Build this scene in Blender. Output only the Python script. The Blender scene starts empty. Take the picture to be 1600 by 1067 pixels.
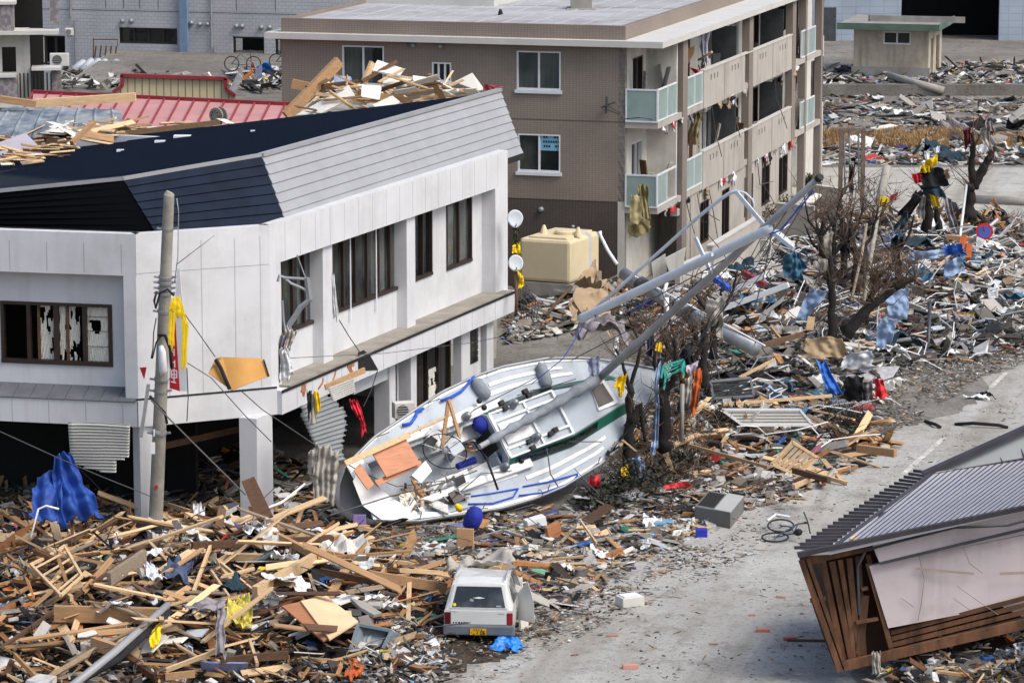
import bpy, math, random
import numpy as np
from mathutils import Vector, Matrix, noise as mnoise
SC = bpy.context.scene
COL = SC.collection
R = math.radians
# ------------------------------------------------------------------ camera, world, sun, exposure
CAM_H = 19.0
FPX = 5200.0            # focal length in pixels of a 1600 px wide frame
PITCH = R(10.07)
cam_data = bpy.data.cameras.new('camera')
cam = bpy.data.objects.new('camera', cam_data)
COL.objects.link(cam)
cam.location = (0, 0, CAM_H)
cam.rotation_euler = (R(90) - PITCH, 0, 0)
cam_data.sensor_width = 36.0
cam_data.lens = FPX / 1600.0 * 36.0
cam_data.clip_start = 0.5
cam_data.clip_end = 3000
SC.camera = cam
SUN_EL, SUN_AZ = R(52), R(122)
world = bpy.data.worlds.new('World')
SC.world = world
world.use_nodes = True
wn = world.node_tree
bg = wn.nodes['Background']
sky = wn.nodes.new('ShaderNodeTexSky')
sky.sky_type = 'NISHITA'
sky.sun_disc = False
sky.sun_elevation = SUN_EL
sky.sun_rotation = SUN_AZ
sky.air_density = 1.0
sky.dust_density = 4.0
sky.ozone_density = 1.0
wn.links.new(sky.outputs[0], bg.inputs[0])
bg.inputs[1].default_value = 0.15
sd = bpy.data.lights.new('sun', 'SUN')
sd.energy = 1.55
sd.angle = R(30)
sd.color = (1.0, 0.985, 0.955)
sun = bpy.data.objects.new('sun', sd)
COL.objects.link(sun)
SUNV = Vector((math.sin(SUN_AZ) * math.cos(SUN_EL), math.cos(SUN_AZ) * math.cos(SUN_EL), math.sin(SUN_EL)))
sun.rotation_euler = SUNV.to_track_quat('Z', 'Y').to_euler()
sun.location = (30, 60, 60)
SC.view_settings.view_transform = 'Standard'
SC.view_settings.look = 'None'
SC.view_settings.gamma = 1.0
SC.view_settings.exposure = 0.42
SC.cycles.max_bounces = 5
SC.cycles.diffuse_bounces = 3
SC.cycles.glossy_bounces = 3
SC.cycles.transmission_bounces = 4
SC.cycles.transparent_max_bounces = 6
SC.cycles.use_denoising = True

# ------------------------------------------------------------------ measuring helpers
V = Vector
UP = V((0, 0, 1))
CP, SP = math.cos(PITCH), math.sin(PITCH)
C0 = V((0, 0, CAM_H))
def ray(px, py):
    x = (px - 800.0) / FPX
    y = -(py - 533.5) / FPX
    return V((x, CP + y * SP, -SP + y * CP))
def G(px, py, z=0.0):                 # point of the level z seen at a pixel of the photograph
    d = ray(px, py)
    t = (z - CAM_H) / d.z
    return C0 + d * t
def D(px, py, Y):                     # point at distance Y seen at a pixel
    d = ray(px, py)
    return C0 + d * (Y / d.y)
def hit(px, py, o, n):
    d = ray(px, py)
    t = (o - C0).dot(n) / d.dot(n)
    return C0 + d * t
def yaw(a):
    return V((math.sin(R(a)), math.cos(R(a)), 0))
class Frame:                          # a vertical wall plane: u along it, n outward, z up
    def __init__(s, o, u, n):
        s.o, s.u, s.n = V(o), V(u).normalized(), V(n).normalized()
    def p(s, a, b, z):
        return s.o + s.u * a + s.n * b + UP * z
    def st(s, px, py, b=0.0):
        h = hit(px, py, s.o + s.n * b, s.n)
        r = h - s.o
        return r.dot(s.u), r.z
    def off(s, a, b=0, z=0):
        return Frame(s.p(a, b, z), s.u, s.n)

# ------------------------------------------------------------------ mesh builder
class MB:
    def __init__(s):
        s.v, s.f, s.m = [], [], []
        s.cm = 0
    def add(s, vs, fs):
        b = len(s.v)
        s.v.extend([tuple(x) for x in vs])
        for f in fs:
            s.f.append(tuple(b + i for i in f)); s.m.append(s.cm)
        return s
    def hexa(s, c):                   # 8 corners: 0-3 bottom ring, 4-7 top ring
        return s.add(c, [(0, 3, 2, 1), (4, 5, 6, 7), (0, 1, 5, 4), (1, 2, 6, 5), (2, 3, 7, 6), (3, 0, 4, 7)])
    def fbox(s, F, a0, a1, b0, b1, z0, z1):
        return s.hexa([F.p(a0, b0, z0), F.p(a1, b0, z0), F.p(a1, b1, z0), F.p(a0, b1, z0),
                       F.p(a0, b0, z1), F.p(a1, b0, z1), F.p(a1, b1, z1), F.p(a0, b1, z1)])
    def box(s, x0, x1, y0, y1, z0, z1):
        return s.hexa([(x0, y0, z0), (x1, y0, z0), (x1, y1, z0), (x0, y1, z0), (x0, y0, z1), (x1, y0, z1), (x1, y1, z1), (x0, y1, z1)])
    def bar(s, p, q, w, h, up=UP):    # rectangular bar from p to q
        p, q = V(p), V(q)
        d = (q - p).normalized()
        x = d.cross(up)
        if x.length < 1e-3: x = d.cross(V((1, 0.1, 0)))
        x.normalize(); y = x.cross(d).normalized()
        x *= w / 2; y *= h / 2
        return s.hexa([p - x - y, p + x - y, q + x - y, q - x - y, p - x + y, p + x + y, q + x + y, q - x + y])
    def tube(s, pts, rad, seg=8, cap=True):
        pts = [V(p) for p in pts]
        n = len(pts)
        if not hasattr(rad, '__len__'): rad = [rad] * n
        ref = None
        b = len(s.v)
        for i, p in enumerate(pts):
            d = (pts[min(i + 1, n - 1)] - pts[max(i - 1, 0)])
            if d.length < 1e-6: d = V((0, 0, 1))
            d.normalize()
            if ref is None:
                ref = d.cross(UP)
                if ref.length < 1e-3: ref = V((1, 0, 0))
            x = (ref - d * ref.dot(d))
            if x.length < 1e-4: x = d.cross(V((0.3, 0.9, 0.1)))
            x.normalize(); ref = x
            y = d.cross(x)
            for k in range(seg):
                a = 2 * math.pi * k / seg
                s.v.append(tuple(p + (x * math.cos(a) + y * math.sin(a)) * rad[i]))
        for i in range(n - 1):
            for k in range(seg):
                k2 = (k + 1) % seg
                s.f.append((b + i * seg + k, b + i * seg + k2, b + (i + 1) * seg + k2, b + (i + 1) * seg + k)); s.m.append(s.cm)
        if cap:
            s.f.append(tuple(b + k for k in range(seg))[::-1]); s.m.append(s.cm)
            s.f.append(tuple(b + (n - 1) * seg + k for k in range(seg))); s.m.append(s.cm)
        return s
    def poly(s, pts):
        return s.add(pts, [tuple(range(len(pts)))])
    def prism(s, pts, vec):
        n = len(pts); vec = V(vec)
        a = [V(p) for p in pts]; c = [p + vec for p in a]
        fs = [tuple(range(n))[::-1], tuple(range(n, 2 * n))]
        fs += [(i, (i + 1) % n, n + (i + 1) % n, n + i) for i in range(n)]
        return s.add(a + c, fs)
    def grid(s, fn, nu, nv):          # fn(u,v) in 0..1
        vs = [fn(i / nu, j / nv) for j in range(nv + 1) for i in range(nu + 1)]
        fs = [(j * (nu + 1) + i, j * (nu + 1) + i + 1, (j + 1) * (nu + 1) + i + 1, (j + 1) * (nu + 1) + i) for j in range(nv) for i in range(nu)]
        return s.add(vs, fs)
    def lathe(s, c, axis, prof, seg=16):   # prof: list of (r, h)
        c = V(c); d = V(axis).normalized()
        return s.tube([c + d * h for r, h in prof], [max(r, 1e-4) for r, h in prof], seg)

def link(name, mb, mats, parent=None, smooth=False, solid=0.0, bevel=0.0, origin=None):
    me = bpy.data.meshes.new(name)
    vs = mb.v
    if origin is None and parent is None:
        a = np.array(vs); origin = V(((a[:, 0].min() + a[:, 0].max()) / 2, (a[:, 1].min() + a[:, 1].max()) / 2, a[:, 2].min()))
    if parent is not None:
        origin = V((0, 0, 0)); w = parent.get('_w')
        pw = PW.get(parent.name, V((0, 0, 0)))
        vs = [(x - pw.x, y - pw.y, z - pw.z) for x, y, z in vs]
    else:
        vs = [(x - origin.x, y - origin.y, z - origin.z) for x, y, z in vs]
    me.from_pydata(vs, [], mb.f)
    if not isinstance(mats, (list, tuple)): mats = [mats]
    for m in mats: me.materials.append(m)
    if len(mats) > 1: me.polygons.foreach_set('material_index', mb.m)
    if smooth: me.polygons.foreach_set('use_smooth', [True] * len(me.polygons))
    me.update()
    o = bpy.data.objects.new(name, me)
    COL.objects.link(o)
    if parent is not None:
        o.parent = parent
        PW[o.name] = PW.get(parent.name, V((0, 0, 0)))
    else:
        o.location = origin
        PW[o.name] = V(origin)
    if bevel:
        b = o.modifiers.new('bevel', 'BEVEL'); b.width = bevel; b.segments = 2; b.limit_method = 'ANGLE'
    if solid:
        b = o.modifiers.new('solid', 'SOLIDIFY'); b.thickness = solid; b.offset = 0
    return o
PW = {}                               # world position of each object's origin (nothing is rotated while building)
def thing(name, loc, label, cat, group=None, kind=None):
    o = bpy.data.objects.new(name, None)
    o.empty_display_size = 0.3
    COL.objects.link(o)
    o.location = loc
    PW[o.name] = V(loc)
    return tag(o, label, cat, group, kind)
def tag(o, label=None, cat=None, group=None, kind=None):
    if label: o['label'] = label
    if cat: o['category'] = cat
    if group: o['group'] = group
    if kind: o['kind'] = kind
    return o
def part(name, mb, mats, parent, **k):
    return link(name, mb, mats, parent, **k)
def copy_tree(o, parent=None):
    c = o.copy(); COL.objects.link(c)
    if parent is not None: c.parent = parent
    for ch in o.children:
        copy_tree(ch, c)
    return c

# ------------------------------------------------------------------ materials
def L(c):                             # 0..255 screen colour to linear
    return tuple((x / 255 / 12.92 if x / 255 <= .04045 else ((x / 255 + .055) / 1.055) ** 2.4) for x in c)
def mk(name, col, rough=0.8, var=0.18, scale=2.0, bump=0.0, bscale=None, metal=0.0, col2=None, detail=5, spec=0.5,
       rnd=0.0, stretch=None, trans=0.0, alpha=1.0, contrast=(0.35, 0.65), coat=0.0, grime=0.0, streak=0.0):
    m = bpy.data.materials.new(name); m.use_nodes = True
    nt = m.node_tree; N, K = nt.nodes, nt.links
    bs = N['Principled BSDF']
    bs.inputs['Roughness'].default_value = rough
    bs.inputs['Metallic'].default_value = metal
    bs.inputs['Specular IOR Level'].default_value = spec
    bs.inputs['Transmission Weight'].default_value = trans
    bs.inputs['Alpha'].default_value = alpha
    bs.inputs['Coat Weight'].default_value = coat
    tc = N.new('ShaderNodeTexCoord')
    src = tc.outputs['Object']
    if stretch:
        mp = N.new('ShaderNodeMapping'); mp.inputs['Scale'].default_value = stretch
        K.new(src, mp.inputs[0]); src = mp.outputs[0]
    no = N.new('ShaderNodeTexNoise'); no.inputs['Scale'].default_value = scale; no.inputs['Detail'].default_value = detail
    no.inputs['Roughness'].default_value = 0.62
    K.new(src, no.inputs['Vector'])
    mr = N.new('ShaderNodeMapRange'); mr.inputs[1].default_value = contrast[0]; mr.inputs[2].default_value = contrast[1]
    K.new(no.outputs['Fac'], mr.inputs[0])
    mx = N.new('ShaderNodeMix'); mx.data_type = 'RGBA'
    a = tuple(max(0, c * (1 - var)) for c in col) + (1,)
    b = tuple(min(1, c * (1 + var)) for c in col) + (1,)
    if col2: a, b = tuple(col) + (1,), tuple(col2) + (1,)
    mx.inputs[6].default_value = a; mx.inputs[7].default_value = b
    K.new(mr.outputs[0], mx.inputs[0])
    out = mx.outputs[2]
    if grime:
        n2 = N.new('ShaderNodeTexNoise'); n2.inputs['Scale'].default_value = 0.45; n2.inputs['Detail'].default_value = 8
        n2.inputs['Roughness'].default_value = 0.7
        K.new(tc.outputs['Object'], n2.inputs['Vector'])
        m2 = N.new('ShaderNodeMapRange'); m2.inputs[1].default_value = 0.5; m2.inputs[2].default_value = 0.72; m2.inputs[4].default_value = grime
        K.new(n2.outputs['Fac'], m2.inputs[0])
        g = N.new('ShaderNodeMix'); g.data_type = 'RGBA'; g.inputs[7].default_value = L((96, 84, 68)) + (1,)
        K.new(m2.outputs[0], g.inputs[0]); K.new(out, g.inputs[6]); out = g.outputs[2]
    if streak:
        mp2 = N.new('ShaderNodeMapping'); mp2.inputs['Scale'].default_value = (2.2, 2.2, .16); K.new(tc.outputs['Object'], mp2.inputs[0])
        n3 = N.new('ShaderNodeTexNoise'); n3.inputs['Scale'].default_value = 1.6; n3.inputs['Detail'].default_value = 7; K.new(mp2.outputs[0], n3.inputs[0])
        m3 = N.new('ShaderNodeMapRange'); m3.inputs[1].default_value = .52; m3.inputs[2].default_value = .72; m3.inputs[4].default_value = streak; K.new(n3.outputs['Fac'], m3.inputs[0])
        g3 = N.new('ShaderNodeMix'); g3.data_type = 'RGBA'; g3.inputs[7].default_value = L((120, 110, 96)) + (1,)
        K.new(m3.outputs[0], g3.inputs[0]); K.new(out, g3.inputs[6]); out = g3.outputs[2]
    if rnd:
        oi = N.new('ShaderNodeObjectInfo')
        hs = N.new('ShaderNodeHueSaturation')
        r2 = N.new('ShaderNodeMapRange'); r2.inputs[3].default_value = 1 - rnd; r2.inputs[4].default_value = 1 + rnd
        K.new(oi.outputs['Random'], r2.inputs[0]); K.new(r2.outputs[0], hs.inputs['Value'])
        K.new(out, hs.inputs['Color']); out = hs.outputs[0]
    K.new(out, bs.inputs['Base Color'])
    if bump:
        nb = N.new('ShaderNodeTexNoise'); nb.inputs['Scale'].default_value = bscale or scale * 4; nb.inputs['Detail'].default_value = 6
        K.new(src, nb.inputs['Vector'])
        bp = N.new('ShaderNodeBump'); bp.inputs['Strength'].default_value = bump; bp.inputs['Distance'].default_value = 0.05
        K.new(nb.outputs['Fac'], bp.inputs['Height']); K.new(bp.outputs[0], bs.inputs['Normal'])
    return m
def tiles(name, col, mortar, bw, bh, F, rough=0.7, var=0.1, msize=0.01, stagger=0.5, grime=0.0):
    """tiled wall: coordinates run along the wall (u) and up (z)"""
    m = bpy.data.materials.new(name); m.use_nodes = True
    nt = m.node_tree; N, K = nt.nodes, nt.links
    bs = N['Principled BSDF']; bs.inputs['Roughness'].default_value = rough
    ge = N.new('ShaderNodeNewGeometry')
    def dot(vec):
        d = N.new('ShaderNodeVectorMath'); d.operation = 'DOT_PRODUCT'; d.inputs[1].default_value = tuple(vec)
        K.new(ge.outputs['Position'], d.inputs[0]); return d.outputs['Value']
    cb = N.new('ShaderNodeCombineXYZ')
    # seen on faces along u or along n
    ad = N.new('ShaderNodeMath'); ad.operation = 'ADD'
    K.new(dot(F.u), ad.inputs[0]); K.new(dot(F.n), ad.inputs[1])
    K.new(ad.outputs[0], cb.inputs[0]); K.new(dot(UP), cb.inputs[1])
    br = N.new('ShaderNodeTexBrick')
    br.inputs['Scale'].default_value = 1.0
    br.inputs['Brick Width'].default_value = bw; br.inputs['Row Height'].default_value = bh
    br.inputs['Mortar Size'].default_value = msize; br.inputs['Mortar Smooth'].default_value = 0.2
    br.offset = stagger
    br.inputs['Color1'].default_value = tuple(c * (1 - var) for c in col) + (1,)
    br.inputs['Color2'].default_value = tuple(c * (1 + var) for c in col) + (1,)
    br.inputs['Mortar'].default_value = tuple(mortar) + (1,)
    K.new(cb.outputs[0], br.inputs['Vector'])
    no = N.new('ShaderNodeTexNoise'); no.inputs['Scale'].default_value = 0.5; no.inputs['Detail'].default_value = 8
    K.new(ge.outputs['Position'], no.inputs['Vector'])
    mr = N.new('ShaderNodeMapRange'); mr.inputs[1].default_value = .3; mr.inputs[2].default_value = .75
    mr.inputs[3].default_value = 1.12; mr.inputs[4].default_value = .85
    K.new(no.outputs['Fac'], mr.inputs[0])
    hs = N.new('ShaderNodeHueSaturation'); K.new(mr.outputs[0], hs.inputs['Value']); K.new(br.outputs['Color'], hs.inputs['Color'])
    K.new(hs.outputs[0], bs.inputs['Base Color'])
    bp = N.new('ShaderNodeBump'); bp.inputs['Strength'].default_value = .4; bp.inputs['Distance'].default_value = .01; bp.invert = True
    K.new(br.outputs['Fac'], bp.inputs['Height']); K.new(bp.outputs[0], bs.inputs['Normal'])
    return m
M = {}
M['white'] = mk('white_panel', L((206, 207, 209)), .6, .05, .8, grime=.2, streak=.12, bump=.05, bscale=30)
M['white_frame'] = mk('white_aluminium', L((215, 218, 220)), .4, .05, 3)
M['joint'] = mk('joint_sealant', L((150, 150, 158)), .8, .1)
M['navy'] = mk('navy_metal', L((22, 32, 48)), .7, .25, 1.5, bump=.05, spec=.12)
M['navytop'] = mk('navy_metal_roof', L((14, 18, 26)), .7, .3, 1.2, bump=.05, spec=.12)
M['navyshade'] = mk('navy_metal_painted_shade', L((9, 10, 14)), .8, .2, 1.2, spec=.08)  # navy metal of the left roof facet, its shade put into the colour
M['greysheen_metal'] = mk('grey_metal_and_painted_sheen', L((150, 151, 153)), .45, .06, 1.2, metal=.0, grime=.12)  # right roof facet's reflection painted as grey; plain grey on caps and gutter
M['dark'] = mk('dark_edge', L((28, 26, 26)), .6, .2)
M['bronze'] = mk('bronze_aluminium', L((48, 36, 30)), .45, .2)
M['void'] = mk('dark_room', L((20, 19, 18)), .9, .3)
M['glass'] = mk('window_glass', L((40, 46, 46)), .08, .3, .8, spec=.8, contrast=(.4, .6), col2=L((86, 90, 86)), alpha=.45)
M['glassdark'] = mk('dark_glass', L((22, 26, 28)), .08, .3, .8, spec=.7, alpha=.8)
M['curtain'] = mk('curtain_cloth', L((196, 198, 196)), .9, .12, 4, stretch=(9, 9, .6))
M['curtaingreen'] = mk('green_curtain', L((176, 192, 184)), .9, .12, 4, stretch=(12, 12, .5))
M['shoji'] = mk('paper_screen', L((214, 212, 202)), .9, .08, 2)
M['stone'] = mk('ledge_stone', L((142, 136, 126)), .9, .18, 1.6, bump=.3, grime=.25)
M['slate'] = mk('slate', L((96, 98, 104)), .8, .15, 2)
M['concrete'] = mk('concrete', L((150, 147, 140)), .9, .16, 1.4, bump=.25, grime=.3)
M['concrete_pole'] = mk('pole_concrete', L((150, 146, 136)), .9, .2, 2.2, bump=.3, grime=.35)
M['steel'] = mk('galvanised_steel', L((150, 154, 158)), .45, .15, 3, metal=.4)
M['steel_dark'] = mk('dark_steel', L((70, 74, 78)), .5, .2, 3, metal=.3)
M['black'] = mk('black_rubber', L((18, 18, 20)), .7, .2)
M['wire'] = mk('grey_wire', L((74, 74, 74)), .6, .1)
M['yellow'] = mk('yellow_cloth', L((232, 196, 10)), .8, .08, 3)
M['red'] = mk('red_paint', L((190, 26, 34)), .6, .08, 3)
M['whitepaint'] = mk('white_paint', L((226, 228, 230)), .5, .05, 3)
M['blue'] = mk('blue_tarp', L((24, 66, 146)), .65, .2, 1.2, bump=.15)
M['wood'] = mk('pale_timber', L((206, 175, 134)), .85, .16, 2.2, rnd=.22, stretch=(1, 9, 9), bump=.15, grime=.18)
M['wood2'] = mk('orange_timber', L((170, 134, 96)), .85, .18, 2.2, rnd=.22, stretch=(1, 9, 9), bump=.15, grime=.22)
M['wood3'] = mk('brown_timber', L((92, 66, 46)), .85, .25, 2.2, rnd=.25, stretch=(1, 9, 9), bump=.15, grime=.2)
M['woodgrey'] = mk('weathered_timber', L((136, 122, 104)), .9, .22, 2.2, rnd=.25, stretch=(1, 9, 9), bump=.2, grime=.3)
M['plaster'] = mk('plasterboard', L((222, 218, 206)), .9, .06, 1.5, rnd=.08, grime=.28)
M['ply'] = mk('veneer_board', L((166, 112, 74)), .6, .12, 1.5, stretch=(1, 8, 8))
# ------------------------------------------------------------------ ground, road
def ground_mat(name, cols, specks=0.5, seed=0.0):
    m = bpy.data.materials.new(name); m.use_nodes = True
    nt = m.node_tree; N, K = nt.nodes, nt.links
    bs = N['Principled BSDF']; bs.inputs['Roughness'].default_value = .95; bs.inputs['Specular IOR Level'].default_value = .2
    tc = N.new('ShaderNodeTexCoord')
    mp = N.new('ShaderNodeMapping'); mp.inputs['Location'].default_value = (seed, seed, seed); K.new(tc.outputs['Object'], mp.inputs[0])
    def nz(sc, det, lo, hi, rough=.65):
        n = N.new('ShaderNodeTexNoise'); n.inputs['Scale'].default_value = sc; n.inputs['Detail'].default_value = det; n.inputs['Roughness'].default_value = rough
        K.new(mp.outputs[0], n.inputs['Vector'])
        r = N.new('ShaderNodeMapRange'); r.inputs[1].default_value = lo; r.inputs[2].default_value = hi; K.new(n.outputs['Fac'], r.inputs[0])
        return r.outputs[0]
    def mix(f, a, b):
        x = N.new('ShaderNodeMix'); x.data_type = 'RGBA'; K.new(f, x.inputs[0])
        for i, c in ((6, a), (7, b)):
            if isinstance(c, tuple): x.inputs[i].default_value = c + (1,)
            else: K.new(c, x.inputs[i])
        return x.outputs[2]
    o = mix(nz(.16, 9, .38, .62), cols[0], cols[1])
    if seed == 31.0:
        m8 = N.new('ShaderNodeMapping'); m8.inputs['Rotation'].default_value = (0, 0, R(13)); K.new(tc.outputs['Object'], m8.inputs[0]); m9 = N.new('ShaderNodeMapping'); m9.inputs['Scale'].default_value = (1.1, .07, 1); K.new(m8.outputs[0], m9.inputs[0])
        n9 = N.new('ShaderNodeTexNoise'); n9.inputs['Scale'].default_value = 1.0; n9.inputs['Detail'].default_value = 6; K.new(m9.outputs[0], n9.inputs[0])
        r9 = N.new('ShaderNodeMapRange'); r9.inputs[1].default_value = .48; r9.inputs[2].default_value = .7; K.new(n9.outputs['Fac'], r9.inputs[0]); o = mix(r9.outputs[0], o, L((148, 144, 135)))
    o = mix(nz(.9, 10, .5, .68, .75), o, cols[2])
    o = mix(nz(7, 8, .58 - .08 * specks, .66, .8), o, cols[3])
    o = mix(nz(13, 4, .62, .7, .7), o, cols[4])
    K.new(o, bs.inputs['Base Color'])
    n = N.new('ShaderNodeTexNoise'); n.inputs['Scale'].default_value = 9; n.inputs['Detail'].default_value = 9; n.inputs['Roughness'].default_value = .8
    K.new(mp.outputs[0], n.inputs['Vector'])
    bp = N.new('ShaderNodeBump'); bp.inputs['Strength'].default_value = .7; bp.inputs['Distance'].default_value = .06
    K.new(n.outputs['Fac'], bp.inputs['Height']); K.new(bp.outputs[0], bs.inputs['Normal'])
    return m
M['ground'] = ground_mat('muddy_gravel', [L((112, 109, 103)), L((138, 135, 128)), L((92, 87, 79)), L((74, 69, 62)), L((176, 174, 168))], .9)
M['road'] = ground_mat('dusty_asphalt', [L((184, 183, 178)), L((162, 160, 153)), L((136, 131, 121)), L((108, 104, 97)), L((202, 201, 198))], .6, 31.0)
M['mud'] = ground_mat('dark_mud', [L((62, 54, 45)), L((80, 72, 62)), L((44, 38, 32)), L((34, 30, 27)), L((120, 112, 100))], 1.0, 7.0)

# mounds of rubble: (centre pixel on the ground, height, radius along x, radius along y, turn)
MOUNDS = []
def mound(px, py, h, rx, ry, turn=0):
    c = G(px, py); MOUNDS.append((c.x, c.y, h, rx, ry, math.cos(R(turn)), math.sin(R(turn))))
mound(250, 1010, .7, 5.0, 4.0)
mound(330, 930, .75, 3.6, 2.8)
mound(420, 900, .45, 1.8, 1.8)
mound(60, 960, .3, 3.0, 4.5)
mound(540, 960, .3, 1.4, 2.2)
mound(60, 830, .4, 3.0, 1.4)
mound(1560, 1050, .8, 2.2, 2.0)
mound(1030, 690, .65, 1.4, 3.0, 20)
mound(1000, 780, .45, 1.8, 1.2)
mound(1210, 690, .6, 2.2, 1.8)
mound(1330, 610, .8, 2.4, 4.0, -15)
mound(1250, 560, .7, 3.2, 5.0, 0)
mound(1420, 420, .9, 3.2, 6.0)
mound(1330, 480, .8, 3.0, 4.0)
mound(1080, 520, .7, 3.0, 4.0)
mound(1180, 480, .5, 3.0, 5.0)
mound(940, 470, .5, 2.6, 3.0)
mound(1560, 480, .3, 3.0, 9.0)
def hgt(x, y):
    z = 0
    for cx, cy, h, rx, ry, c, s in MOUNDS:
        dx, dy = x - cx, y - cy
        a, b = (dx * c + dy * s) / rx, (-dx * s + dy * c) / ry
        q = a * a + b * b
        if q < 9: z += h * math.exp(-q * .9)
    return z
# one ground sheet to the horizon
mb = MB()
xs = [-1500, -300, -80] + [(-40 + i * 2) for i in range(41)] + [80, 300, 1500]
ys = [-200, 0, 40] + [60 + j * 2.5 for j in range(61)] + [260, 400, 1500]
vs = [(x, y, 0) for y in ys for x in xs]
nx = len(xs)
mb.add(vs, [(j * nx + i, j * nx + i + 1, (j + 1) * nx + i + 1, (j + 1) * nx + i) for j in range(len(ys) - 1) for i in range(nx - 1)])
tag(link('ground', mb, M['ground'], origin=V((0, 0, 0))), 'grey muddy gravel ground under the wreckage', 'ground', kind='structure')
# rubble body under the litter
st = .35
for x0, x1, y0, y1, rname, rmat, rlab in ((-16, 2.85, 60, 82.05, 'rubble', 'mud', 'dark muddy rubble under the front timber heap'), (-16, 26.05, 82.05, 150, 'rubble', 'ground', 'grey rubble under the litter right of the yacht'), (2.85, 26.05, 60, 82.05, 'rubble', 'ground', 'low grey rubble beside the road')):
    mb = MB()
    nx, ny = int((x1 - x0) / st), int((y1 - y0) / st)
    idx = {}
    hs = np.zeros((ny + 1, nx + 1))
    for j in range(ny + 1):
        for i in range(nx + 1):
            x, y = x0 + i * st, y0 + j * st
            h = hgt(x, y)
            if h > .02: h = h + .25 * min(1, h * 2) * mnoise.noise(V((x * .9, y * .9, 1))) + .12 * min(1, h * 2) * mnoise.noise(V((x * 3, y * 3, 5)))
            hs[j, i] = h - .10
    def vid(j, i):
        if (j, i) not in idx:
            idx[(j, i)] = len(mb.v); mb.v.append((x0 + i * st, y0 + j * st, hs[j, i]))
        return idx[(j, i)]
    for j in range(ny):
        for i in range(nx):
            if hs[j:j + 2, i:i + 2].max() > .03:
                mb.f.append((vid(j, i), vid(j, i + 1), vid(j + 1, i + 1), vid(j + 1, i))); mb.m.append(0)
    if mb.f: tag(link(rname, mb, M[rmat], origin=V((0, 0, 0))), rlab, 'rubble', kind='stuff')
# road: from the bottom middle to the upper right
rd_l = [(480, 1100), (650, 1010), (700, 930), (800, 880), (950, 800), (1050, 730), (1150, 660), (1240, 600), (1330, 560), (1450, 535)]
rd_r = [(1380, 1100), (1450, 1010), (1520, 960), (1580, 900), (1640, 850), (1700, 800), (1730, 740), (1760, 690), (1790, 640), (1820, 600)]
mb = MB()
n = len(rd_l)
A_, B_ = [G(*p) for p in rd_l], [G(*p) for p in rd_r]
for i in range(n):
    j = 0
    for k in range(9):
        p = A_[i].lerp(B_[i], k / 8); mb.v.append((p.x + (j if k == 0 else 0), p.y, .004))
for i in range(n - 1):
    for k in range(8):
        a = i * 9 + k; mb.f.append((a, a + 1, a + 10, a + 9)); mb.m.append(0)
tag(link('road', mb, M['road'], origin=V((0, 0, 0))), 'pale dusty road running up to the right', 'road', kind='structure')
# far lane behind the heaps
mb = MB()
mb.poly([G(1200, 350, .004), G(1700, 372, .004), G(1700, 262, .004), G(1180, 262, .004)])
tag(link('road', mb, M['road'], origin=V((0, 0, 0))), 'pale dusty lane behind the rubble heaps', 'road', kind='structure')
# worn white line on the road
def worn(name, w0, col, bk, lo, hi, sc):
    m = mk(name, col, .9, .05, 3)
    nt = m.node_tree; N, K = nt.nodes, nt.links
    tc = N.new('ShaderNodeTexCoord'); n = N.new('ShaderNodeTexNoise'); n.inputs['Scale'].default_value = sc; n.inputs['Detail'].default_value = 8; n.inputs['Roughness'].default_value = .8
    K.new(tc.outputs['Object'], n.inputs[0])
    r = N.new('ShaderNodeMapRange'); r.inputs[1].default_value = lo; r.inputs[2].default_value = hi; K.new(n.outputs['Fac'], r.inputs[0])
    x = N.new('ShaderNodeMix'); x.data_type = 'RGBA'; x.inputs[6].default_value = bk + (1,); x.inputs[7].default_value = col + (1,)
    K.new(r.outputs[0], x.inputs[0]); K.new(x.outputs[2], N['Principled BSDF'].inputs['Base Color'])
    return m
M['line'] = worn('worn_road_paint', 0, L((214, 213, 206)), L((172, 169, 161)), .47, .62, 3)
mb = MB()
for a, b in (((1411, 741), (1475, 684)), ((1548, 606), (1572, 582))):
    p, q = G(*a), G(*b); d = (q - p).normalized(); s = V((d.y, -d.x, 0)) * .075
    mb.poly([V((t.x, t.y, .008)) for t in (p - s, p + s, q + s, q - s)])
tag(link('road_marking', mb, M['line'], origin=V((0, 0, 0))), 'worn white line on the dusty road', 'road marking', kind='structure')

# ------------------------------------------------------------------ the white building with the dark roof
A = G(427, 822)
uR = yaw(20.5); nR = V((uR.y, -uR.x, 0))
uC = -yaw(64); nC = V((-uC.y, uC.x, 0))
FR = Frame(A, uR, nR)
FC = Frame(A, uC, nC)                 # u runs left from A
LB = FC.st(217, 664)[0]
B = FC.p(LB, 0, 0)
uL = yaw(-77.5); nL = V((uL.y, -uL.x, 0))
nL = -nL if nL.y > 0 else nL
FL = Frame(B, uL, nL)
ZB, ZL, ZT, ZE = 2.85, 3.5, 6.53, 7.3  # beam bottom, ledge, top of openings, eave
LEND = 16.6
wb = thing('white_building', (A.x, A.y, 0), 'white two storey corner shop building with dark metal roof beside the stranded yacht', 'building')
def rs(px, py, b=0): return FR.st(px, py, b)[0]
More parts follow.
